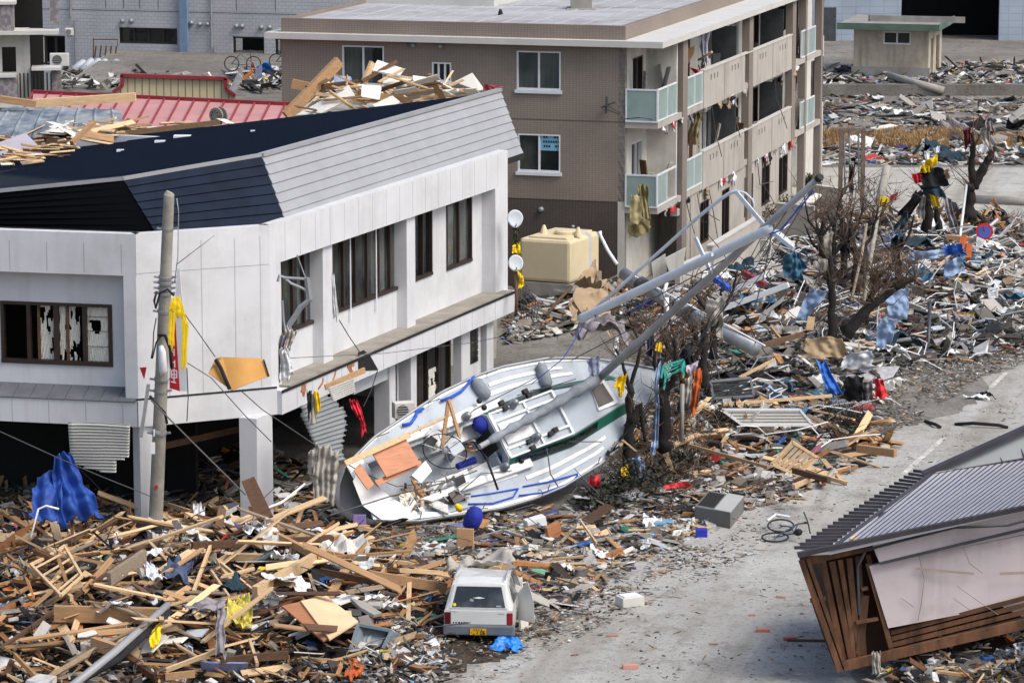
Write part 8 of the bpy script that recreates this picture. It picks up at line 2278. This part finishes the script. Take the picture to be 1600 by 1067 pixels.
def scatter(poly, n, mix, Lr, where, group, seed, zf=None, zr=(0, .4), tl=.3, adir=None, z_at=None, onplane=None):
    rn = random.Random(seed); keys = list(mix); wts = [mix[k] for k in keys]
    pts = [(onplane(*q) if onplane else G(*q)) for q in poly]; W_ = [(p.x, p.y) for p in pts]
    x0, x1 = min(p[0] for p in W_), max(p[0] for p in W_); y0, y1 = min(p[1] for p in W_), max(p[1] for p in W_)
    k = 0
    while k < n:
        x, y = rn.uniform(x0, x1), rn.uniform(y0, y1)
        if not in_poly(x, y, W_): continue
        kd = rn.choices(keys, wts)[0]; L_ = rn.uniform(*Lr) * (1 if kd != 'plaster' else .45)
        t_ = rn.gauss(0, tl)
        t_ = max(-.8, min(.8, t_))
        a = rn.uniform(0, 6.283) if adir is None or rn.random() < .35 else rn.gauss(adir, .5)
        z = (zf or hgt)(x, y) + rn.uniform(*zr) + abs(math.sin(t_)) * L_ * .32
        nm, lb, ct = KINDN[kd]; lb = ('long ' if L_ > (Lr[0] + Lr[1]) / 2 else 'short ') + lb
        place(rn.choice(PROT[kd]), nm, V((x, y, z)), L_, a, t_, rn.gauss(0, .5) if kd != 'plaster' else rn.gauss(0, .25), f'{lb} {where}', ct, f'{lb}s {group}'); k += 1
scatter([(40, 880), (120, 840), (260, 815), (420, 815), (520, 860), (600, 900), (690, 915), (660, 990), (560, 1000), (520, 1060), (420, 1090), (200, 1090), (60, 1060)], 175,
        dict(wood=.42, wood2=.30, wood3=.14, woodgrey=.08, plaster=.06), (.7, 2.5), 'in the heap before the white building', 'in the front timber heap', 41, zr=(.05, .42), tl=.18, adir=.5)
scatter([(560, 880), (640, 830), (800, 840), (960, 820), (940, 880), (800, 930), (720, 900)], 28, dict(wood=.4, wood2=.25, wood3=.15, woodgrey=.2), (.5, 1.4), 'in the litter between yacht and road', 'below the yacht', 42, zr=(.03, .12), tl=.12)
scatter([(1060, 660), (1290, 650), (1380, 700), (1280, 755), (1100, 730)], 26, dict(wood=.45, wood2=.25, wood3=.15, woodgrey=.15), (.6, 1.8), 'at the road edge right of the yacht bow', 'at the road edge', 43, zr=(.05, .3), tl=.2)
scatter([(1000, 470), (1200, 440), (1300, 400), (1560, 400), (1560, 520), (1400, 600), (1200, 600), (1080, 580)], 26, dict(wood=.35, wood2=.2, wood3=.2, woodgrey=.25), (.8, 2.4), 'on the wide rubble right of the apartment block', 'on the right rubble', 44, zr=(.05, .25), tl=.14)
# large flat slabs and sheets on the right rubble
def slab_proto(seed, col, w, h, th, mname):
    rn = random.Random(seed); n = rn.choice((4, 5, 6)); m = MB()
    P = [(w / 2 * math.copysign(abs(math.cos(a)) ** .5, math.cos(a)) * rn.uniform(.75, 1.1), h / 2 * math.copysign(abs(math.sin(a)) ** .5, math.sin(a)) * rn.uniform(.75, 1.1), 0) for a in [2 * math.pi * (k + .3 + rn.uniform(-.15, .15)) / n for k in range(n)]]
    m.prism(P, (0, 0, th)); me = bpy.data.meshes.new(mname); me.from_pydata(m.v, [], m.f); me.materials.append(mk(mname + str(seed), L(col), .85, .12, 2, rnd=.15, grime=.35)); me.update(); return me
SL = {'concrete_slab': [slab_proto(i, c, 1.3, .8, .07, 'concrete_slab') for i, c in enumerate(((150, 146, 138), (128, 122, 114), (168, 164, 156), (108, 104, 98)))],
      'board_scrap': [slab_proto(20 + i, c, 1.1, .7, .03, 'board_scrap') for i, c in enumerate(((206, 204, 198), (190, 196, 202), (214, 210, 196)))],
      'bent_sheet': [slab_proto(30 + i, c, 1.2, .7, .04, 'bent_sheet') for i, c in enumerate(((60, 58, 58), (74, 80, 84), (50, 42, 38)))],
      'chipboard': [slab_proto(40 + i, c, 1.0, .7, .03, 'chipboard') for i, c in enumerate(((196, 168, 128), (170, 130, 92)))]}
LBN = dict(concrete_slab='grey broken slab', board_scrap='pale broken sheet', bent_sheet='dark bent sheet', chipboard='tan board')
def slabs(poly, n, mix, sr, where, group, seed, zr=(.02, .25), tl=.25, exf=None):
    rn = random.Random(seed); keys = list(mix); wts = [mix[k] for k in keys]; W_ = [(p.x, p.y) for p in (G(*q) for q in poly)]
    x0, x1 = min(p[0] for p in W_), max(p[0] for p in W_); y0, y1 = min(p[1] for p in W_), max(p[1] for p in W_); k = 0
    while k < n:
        x, y = rn.uniform(x0, x1), rn.uniform(y0, y1)
        if not in_poly(x, y, W_): continue
        kd = rn.choices(keys, wts)[0]; s = rn.uniform(*sr)
        o = bpy.data.objects.new(kd, rn.choice(SL[kd])); COL.objects.link(o)
        o.location = (x, y, (exf or hgt)(x, y) + rn.uniform(*zr)); o.rotation_euler = (rn.gauss(0, tl), rn.gauss(0, tl), rn.uniform(0, 6.28)); o.scale = (s * rn.uniform(.7, 1.3), s * rn.uniform(.6, 1.2), 1)
        sz = 'large' if s > (sr[0] + sr[1]) / 2 else 'small'
        tag(o, f'{sz} {LBN[kd]} {where}', 'slab' if 'slab' in kd else 'board', f'{sz} {LBN[kd]}s {group}', 'thing'); k += 1
slabs([(960, 700), (1060, 560), (1000, 500), (1110, 470), (1200, 430), (1290, 350), (1620, 350), (1640, 530), (1440, 590), (1380, 640), (1310, 660), (1280, 720), (1080, 730)], 230,
      dict(concrete_slab=.46, board_scrap=.26, bent_sheet=.16, chipboard=.12), (.5, 1.15), 'on the rubble right of the yacht', 'on the right rubble', 51)
slabs([(1250, 158), (1630, 158), (1630, 255), (1250, 255)], 46, dict(concrete_slab=.45, board_scrap=.3, bent_sheet=.25), (.6, 1.6), 'lying in the far field', 'in the far field', 52)
slabs([(600, 850), (820, 830), (980, 800), (1100, 830), (950, 880), (800, 920)], 40, dict(concrete_slab=.45, board_scrap=.2, bent_sheet=.15, chipboard=.2), (.25, .5), 'in the litter below the yacht', 'below the yacht', 53, zr=(.02, .12))
slabs([(60, 1000), (300, 990), (520, 940), (640, 960), (560, 1060), (60, 1080)], 40, dict(concrete_slab=.2, board_scrap=.3, bent_sheet=.25, chipboard=.25), (.3, .6), 'among the timber of the front heap', 'in the front heap', 54, zr=(.1, .4), tl=.4)
slabs([(-40, 720), (200, 710), (200, 790), (-40, 800)], 10, dict(bent_sheet=.6, concrete_slab=.4), (.5, 1.0), 'in the dark shop ground floor', 'in the shop', 55)

# ------------------------------------------------------------------ heaps on the dark roof
def roofz(x, y): return T3.z - ((x - T3.x) * nrm.x + (y - T3.y) * nrm.y) / nrm.z
def rp(px, py): return on_roof(px, py)
scatter([(0, 278), (70, 256), (140, 236), (215, 214), (215, 205), (120, 208), (-10, 240)], 90, dict(wood=.5, wood2=.26, wood3=.1, plaster=.14), (.5, 1.7), 'on the left end of the dark roof', 'on the left roof end', 61, zf=roofz, zr=(.05, .4), tl=.16, adir=.2, onplane=rp)
scatter([(150, 222), (300, 200), (362, 198), (340, 190), (180, 200)], 14, dict(wood=.5, wood2=.3, plaster=.2), (.5, 1.6), 'lying along the rear edge of the dark roof', 'along the rear roof edge', 62, zf=roofz, zr=(.03, .15), tl=.05, adir=.5, onplane=rp)
scatter([(-10, 262), (60, 240), (170, 220), (150, 212), (-10, 235)], 16, dict(plaster=1.0), (.9, 2.2), 'on the left heap of the dark roof', 'on the left roof end', 66, zf=roofz, zr=(.3, .6), tl=.12, onplane=rp)
mb = MB(); mb.bar(rp(345, 196) + UP * .1, rp(176, 216) + UP * .1, .12, .16); tag(link('timber_beam', mb, M['wood2']), 'long orange beam along the rear edge of the dark roof', 'beam')
mb = MB(); mb.bar(D(112, 224, 93) , D(147, 191, 94), .12, .12); tag(link('timber_beam', mb, M['wood2']), 'beam standing up from the left roof heap', 'beam')
mb = MB(); mb.bar(D(56, 162, 112), D(212, 152, 112), .3, .28); tag(link('timber_beam', mb, M['wood']), 'thick pale beam lying over the red roof', 'beam')
mb = MB(); mb.bar(D(0, 155, 110), D(56, 163, 110), .25, .22); tag(link('timber_beam', mb, M['wood2']), 'orange beam at the left end of the red roof', 'beam')
# the big heap behind the right part of the roof stands on a hidden lower roof
hb0 = thing('rear_extension', D(600, 200, 104), 'flat roofed rear extension carrying a heap of timber', 'building')
eL, eR = D(430, 180, 100), D(790, 160, 108)
mb = MB(); mb.prism([V((eL.x, 97.5, 0)), V((-.5, 104.0, 0)), V((-.5, 109, 0)), V((eL.x, 109, 0))], UP * 7.6); part('wall', mb, M['concrete'], hb0)
def hump(x, y):
    px = 800 + x * FPX / y
    top = np.interp(px, [430, 470, 520, 600, 640, 700, 740, 790], [0, .25, .6, .75, .8, .55, .45, .1])
    return 7.65 + top * max(0, 1 - abs(y - 103.5) / 4.5) * 1.5
EXT = [(x, y) for x, y in ()]
def wscatter(xy, n, mix, Lr, where, group, seed, zf, zr, tl, adir=None):
    rn = random.Random(seed); keys = list(mix); wts = [mix[k] for k in keys]; k = 0
    xs_, ys_ = [p[0] for p in xy], [p[1] for p in xy]
    while k < n:
        x, y = rn.uniform(min(xs_), max(xs_)), rn.uniform(min(ys_), max(ys_))
        if not in_poly(x, y, xy): continue
        kd = rn.choices(keys, wts)[0]; L_ = rn.uniform(*Lr) * (1 if kd != 'plaster' else .5); t_ = max(-.9, min(.9, rn.gauss(0, tl)))
        a = rn.uniform(0, 6.283) if adir is None or rn.random() < .4 else rn.gauss(adir, .4); nm, lb, ct = KINDN[kd]; lb = ('long ' if L_ > (Lr[0] + Lr[1]) / 2 else 'short ') + lb
        place(rn.choice(PROT[kd]), nm, V((x, y, zf(x, y) + rn.uniform(*zr) + abs(math.sin(t_)) * L_ * .25)), L_, a, t_, rn.gauss(0, .4), f'{lb} {where}', ct, f'{lb}s {group}'); k += 1
ext = [(-6.2, 99.0), (-.9, 104.0), (-.9, 107.5), (-6.2, 107.5)]
wscatter(ext, 84, dict(wood=.46, wood2=.16, wood3=.06, plaster=.32), (.7, 2.2), 'in the heap behind the dark roof', 'in the heap behind the dark roof', 63, hump, (-.1, .3), .25)
for i, (a, b, Ya, Yb_, w, h, m_, lab) in enumerate((((447, 182), (530, 96), 103, 104, .2, .34, 'wood2', 'huge orange beam rising steeply behind the dark roof'), ((560, 150), (582, 98), 104, 104.5, .1, .2, 'wood', 'upright pale plank in the rear roof heap'),
    ((478, 140), (560, 130), 103.5, 104, .2, .2, 'wood3', 'brown beam lying left in the rear roof heap'), ((565, 128), (620, 96), 104, 105, .08, .1, 'wood3', 'thin dark stick above the rear roof heap'), ((456, 131), (498, 140), 104.5, 104.5, .1, .3, 'wood2', 'short orange block left in the rear roof heap'),
    ((560, 145), (640, 158), 102.5, 103, .15, .2, 'wood2', 'orange beam lying low in the rear roof heap'), ((600, 118), (680, 128), 105, 105.5, .2, .1, 'wood', 'pale long board on top of the rear heap'))):
    m = MB(); m.bar(D(*a, Ya), D(*b, Yb_), w, h); tag(link('timber_beam', m, M[m_]), lab, 'beam')
for i, (pts, Y, lab) in enumerate((([(462, 180), (545, 133), (555, 150), (500, 178)], 102.5, 'large cream panel leaning left in the rear roof heap'), ([(590, 94), (632, 108), (625, 118), (580, 110)], 105, 'white board on top of the rear roof heap'),
    ([(600, 120), (642, 124), (635, 134), (598, 130)], 104.5, 'white board in the middle of the rear roof heap'), ([(645, 118), (688, 124), (685, 130), (646, 126)], 105, 'white board right of the middle in the rear heap'),
    ([(710, 128), (738, 114), (757, 140), (748, 142)], 106, 'white panel with orange edge at the right end of the heap'), ([(522, 118), (548, 120), (552, 132), (522, 134)], 104.5, 'pale blue board in the rear roof heap'))):
    slabpx('white_board', pts, [Y, Y, Y - .6, Y - .6], .06, M['plaster'] if i != 5 else M['bluecloth'], lab, 'board')
cloth('red_rag', D4([(755, 132), (785, 136), (785, 142), (757, 142)], 105), M['redtrim'], 'dark red rag at the right end of the rear heap', 'rag', .06)
for i, (px, py, w) in enumerate(((395, 208, .12), (285, 216, .5), (250, 224, .3), (188, 238, .2))):
    c = rp(px, py); m = MB(); m.hexa([c + V((x * w / 2, y * w / 3, z * .05 + .03)) for z in (-1, 1) for x, y in ((-1, -1), (1, -1), (1, 1), (-1, 1))])
    tag(link('scrap', m, M['whitepaint']), ['tiny white scrap alone on the dark roof', 'white and blue packet on the rear roof edge', 'white scrap by the roof packet', 'white scrap near the left roof heap'][i], 'scrap')

# ------------------------------------------------------------------ dry grass strip in the far field
rn = random.Random(77)
vs, fs = [], []
gp = [G(1252, 232), G(1610, 238), G(1610, 200), G(1252, 203)]
for k in range(17000):
    px = rn.uniform(1245, 1610); cy = 222 if px < 1500 else 226
    wv = 12 * (1 + .4 * mnoise.noise(V((px * .02, 0, 3)))) * (1 if px < 1520 else .6)
    py = cy + rn.uniform(-wv, wv)
    if mnoise.noise(V((px * .035, py * .06, 9))) < -.12: continue
    p = G(px, py); h = rn.uniform(.1, .55); a = rn.uniform(0, 6.28); w = .03
    d = V((math.cos(a), math.sin(a), 0)); l_ = V((rn.uniform(-.6, .6), rn.uniform(-.6, .6), 1)) * h; b = len(vs)
    vs += [tuple(p - d * w), tuple(p + d * w), tuple(p + l_)]; fs.append((b, b + 1, b + 2))
me = bpy.data.meshes.new('grass'); me.from_pydata(vs, [], fs); me.materials.append(mk('dry_grass', L((112, 84, 52)), .9, .3, .9, col2=L((192, 158, 108)))); me.update()
o = bpy.data.objects.new('grass', me); COL.objects.link(o); tag(o, 'strip of dry yellow grass in the far field', 'grass', kind='stuff')
# brushwood and dead twigs tangled over the middle heaps
def brush(poly, n, label, seed, size=.5, mat='twig', zm=.3):
    rn = random.Random(seed); m = MB(); W_ = [(p.x, p.y) for p in (G(*q) for q in poly)]; k = 0
    x0, x1 = min(p[0] for p in W_), max(p[0] for p in W_); y0, y1 = min(p[1] for p in W_), max(p[1] for p in W_)
    while k < n:
        x, y = rn.uniform(x0, x1), rn.uniform(y0, y1)
        if not in_poly(x, y, W_): continue
        p = V((x, y, hgt(x, y) + rn.uniform(0, zm))); d = V((rn.uniform(-1, 1), rn.uniform(-1, 1), rn.uniform(-.1, 1))).normalized() * size * rn.uniform(.4, 1.4)
        q = p + d * .5 + V((rn.uniform(-.1, .1), 0, rn.uniform(-.1, .1))); m.tube([p, q, p + d], [.014, .01, .004], 3, cap=False); k += 1
    o = link('brushwood', m, M[mat], origin=V((0, 0, 0))); tag(o, label, 'brushwood', kind='stuff')
brush([(950, 760), (960, 700), (1040, 680), (1130, 700), (1090, 760), (1000, 780)], 900, 'brown brushwood tangled under the bow trees', 1)
brush([(1230, 560), (1290, 460), (1420, 440), (1440, 500), (1340, 600)], 900, 'grey brushwood tangled over the middle heap', 2, .7)
brush([(1400, 400), (1480, 360), (1590, 345), (1600, 380), (1500, 400)], 700, 'brown brushwood behind the round sign', 3, .6)
brush([(960, 560), (1060, 480), (1140, 520), (1120, 600), (1020, 640)], 500, 'brushwood round the rag trees', 4, .6)
brush([(990, 700), (1040, 600), (1110, 560), (1120, 640), (1060, 700)], 450, 'dark tangle of branches round the rag trees', 7, .8, 'bark', 1.6)
brush([(1270, 460), (1300, 380), (1380, 370), (1400, 440), (1340, 470)], 320, 'dark tangle of branches round the charred trunks', 8, 1.0, 'bark', 2.2)
brush([(1280, 660), (1330, 640), (1360, 690), (1300, 720)], 400, 'dark brushwood at the road edge heap', 5, .5, 'bark')

# crumpled sheets, wrapping and cloth lying over the rubble
def crump(seed, w, h, amp, mat, nm):
    m = quadsheet([V((-w / 2, -h / 2, 0)), V((w / 2, -h / 2, 0)), V((w / 2, h / 2, 0)), V((-w / 2, h / 2, 0))], amp, 1.6, 18, 16, amp * .4, 2.3, seed)
    me = bpy.data.meshes.new(nm); me.from_pydata(m.v, [], m.f); me.materials.append(mat); me.update(); return me
CR = {'pale_sheet': ([crump(i, 1.2, .8, .16, M[k], 'pale_sheet') for i, k in enumerate(('greycloth', 'whitepaint', 'boxwhite', 'curtain'))], 'crumpled pale sheet'),
      'dark_cloth': ([crump(10 + i, 1.0, .7, .16, M[k], 'dark_cloth') for i, k in enumerate(('darkcloth', 'speck', 'navyc' if 'navyc' in M else 'teal'))], 'crumpled dark cloth'),
      'blue_sheet': ([crump(20 + i, 1.1, .7, .16, M[k], 'blue_sheet') for i, k in enumerate(('bluecloth', 'petrol'))], 'crumpled blue sheet')}
def crumple(poly, n, mix, sr, where, group, seed, zr=(.1, .3)):
    rn = random.Random(seed); W_ = [(p.x, p.y) for p in (G(*q) for q in poly)]; keys = list(mix); k = 0
    x0, x1 = min(p[0] for p in W_), max(p[0] for p in W_); y0, y1 = min(p[1] for p in W_), max(p[1] for p in W_)
    while k < n:
        x, y = rn.uniform(x0, x1), rn.uniform(y0, y1)
        if not in_poly(x, y, W_): continue
        kd = rn.choices(keys, [mix[q] for q in keys])[0]; o = bpy.data.objects.new(kd, rn.choice(CR[kd][0])); COL.objects.link(o); s = rn.uniform(*sr)
        o.location = (x, y, hgt(x, y) + rn.uniform(*zr)); o.rotation_euler = (rn.gauss(0, .3), rn.gauss(0, .3), rn.uniform(0, 6.28)); o.scale = (s * rn.uniform(.6, 1.5), s, s)
        b_ = o.modifiers.new('solid', 'SOLIDIFY'); b_.thickness = .012
        sz = 'large' if s > (sr[0] + sr[1]) / 2 else 'small'
        tag(o, f'{sz} {CR[kd][1]} {where}', 'sheet', f'{sz} {CR[kd][1]}s {group}', 'thing'); k += 1
crumple([(960, 700), (1060, 560), (1000, 500), (1110, 470), (1200, 430), (1290, 350), (1600, 350), (1620, 520), (1440, 590), (1380, 640), (1310, 660), (1280, 720), (1080, 730)], 75, dict(pale_sheet=.55, dark_cloth=.3, blue_sheet=.15), (.4, 1.3), 'on the rubble right of the yacht', 'on the right rubble', 91)
crumple([(60, 900), (300, 840), (500, 860), (660, 940), (560, 1060), (60, 1080)], 34, dict(pale_sheet=.6, dark_cloth=.3, blue_sheet=.1), (.3, .8), 'between the planks of the front heap', 'in the front heap', 92, (.15, .4))
crumple([(600, 850), (820, 830), (980, 800), (1100, 830), (950, 880), (800, 920)], 18, dict(pale_sheet=.6, dark_cloth=.3, blue_sheet=.1), (.25, .6), 'in the litter below the yacht', 'below the yacht', 93, (.05, .15))
crumple([(1250, 158), (1630, 158), (1630, 255), (1250, 255)], 18, dict(pale_sheet=.6, dark_cloth=.3, blue_sheet=.1), (.7, 1.6), 'lying in the far field', 'in the far field', 94, (.05, .2))
def rods(poly, n, label, seed, size, r, mat):
    rn = random.Random(seed); m = MB(); W_ = [(p.x, p.y) for p in (G(*q) for q in poly)]; k = 0
    x0, x1 = min(p[0] for p in W_), max(p[0] for p in W_); y0, y1 = min(p[1] for p in W_), max(p[1] for p in W_)
    while k < n:
        x, y = rn.uniform(x0, x1), rn.uniform(y0, y1)
        if not in_poly(x, y, W_): continue
        p = V((x, y, hgt(x, y) + rn.uniform(.02, .3))); d = V((rn.uniform(-1, 1), rn.uniform(-1, 1), rn.gauss(0, .3))).normalized() * size * rn.uniform(.4, 1.6)
        w = V((rn.uniform(-1, 1), rn.uniform(-1, 1), rn.uniform(0, 1))) * size * .22
        m.tube([p, p + d * .33 + w, p + d * .7 + w * .6, p + d], r, 4, cap=False); k += 1
    o = link('wreckage_wire', m, M[mat], origin=V((0, 0, 0))); tag(o, label, 'wire tangle', kind='stuff')
rods([(1000, 700), (1060, 480), (1290, 350), (1600, 350), (1620, 520), (1380, 640), (1280, 720)], 420, 'pale bent wires and rods tangled in the right rubble', 5, 1.2, .018, 'white_frame')
rods([(1000, 700), (1060, 480), (1290, 350), (1600, 350), (1620, 520), (1380, 640), (1280, 720)], 420, 'dark bent wires and rods tangled in the right rubble', 6, 1.3, .018, 'steel_dark')
rods(HEAP, 220, 'dark wires tangled in the front timber heap', 7, .9, .012, 'wire')
rods(MID, 160, 'thin wires lying in the litter below the yacht', 8, .7, .01, 'wire')

litter('litter', [(1300, 660), (1380, 630), (1440, 585), (1560, 550), (1640, 538), (1640, 560), (1540, 590), (1460, 650), (1380, 690)], 3200, dict(grey=.62, wood=.1, white=.1, dark=.18), .075, 'fine grit and crumbs along the road edge right of the heap', 21, tilt=.15, clump=.4)
litter('litter', [(640, 1010), (760, 1000), (900, 950), (1000, 900), (1150, 830), (1250, 780), (1200, 860), (1000, 950), (820, 1040), (700, 1090)], 1500, dict(grey=.6, wood=.14, white=.08, dark=.18), .06, 'fine grit on the near road beside the car', 22, tilt=.15, clump=.6)
DP = [(600, 775), (700, 735), (735, 780), (640, 800)]
pile_at('litter', DP, [ypx(x, y, .12).y for x, y in DP], 70, dict(white=.4, wood=.25, grey=.2, dark=.15), .13, 'torn scraps lying in the yacht stern', 33, .6)
DP = [(640, 670), (700, 640), (760, 700), (700, 720)]
pile_at('litter', DP, [ypx(x, y, .2).y for x, y in DP], 30, dict(white=.4, wood=.25, grey=.2, dark=.15), .11, 'torn scraps lying in the yacht cockpit', 34, .6)
DP = [(940, 720), (1000, 650), (1040, 610), (990, 700)]
pile_at('litter', DP, [ypx(x, y, .1).y for x, y in DP], 60, dict(white=.2, wood=.3, grey=.2, dark=.3), .16, 'scraps piled against the yacht bow', 35, .6)
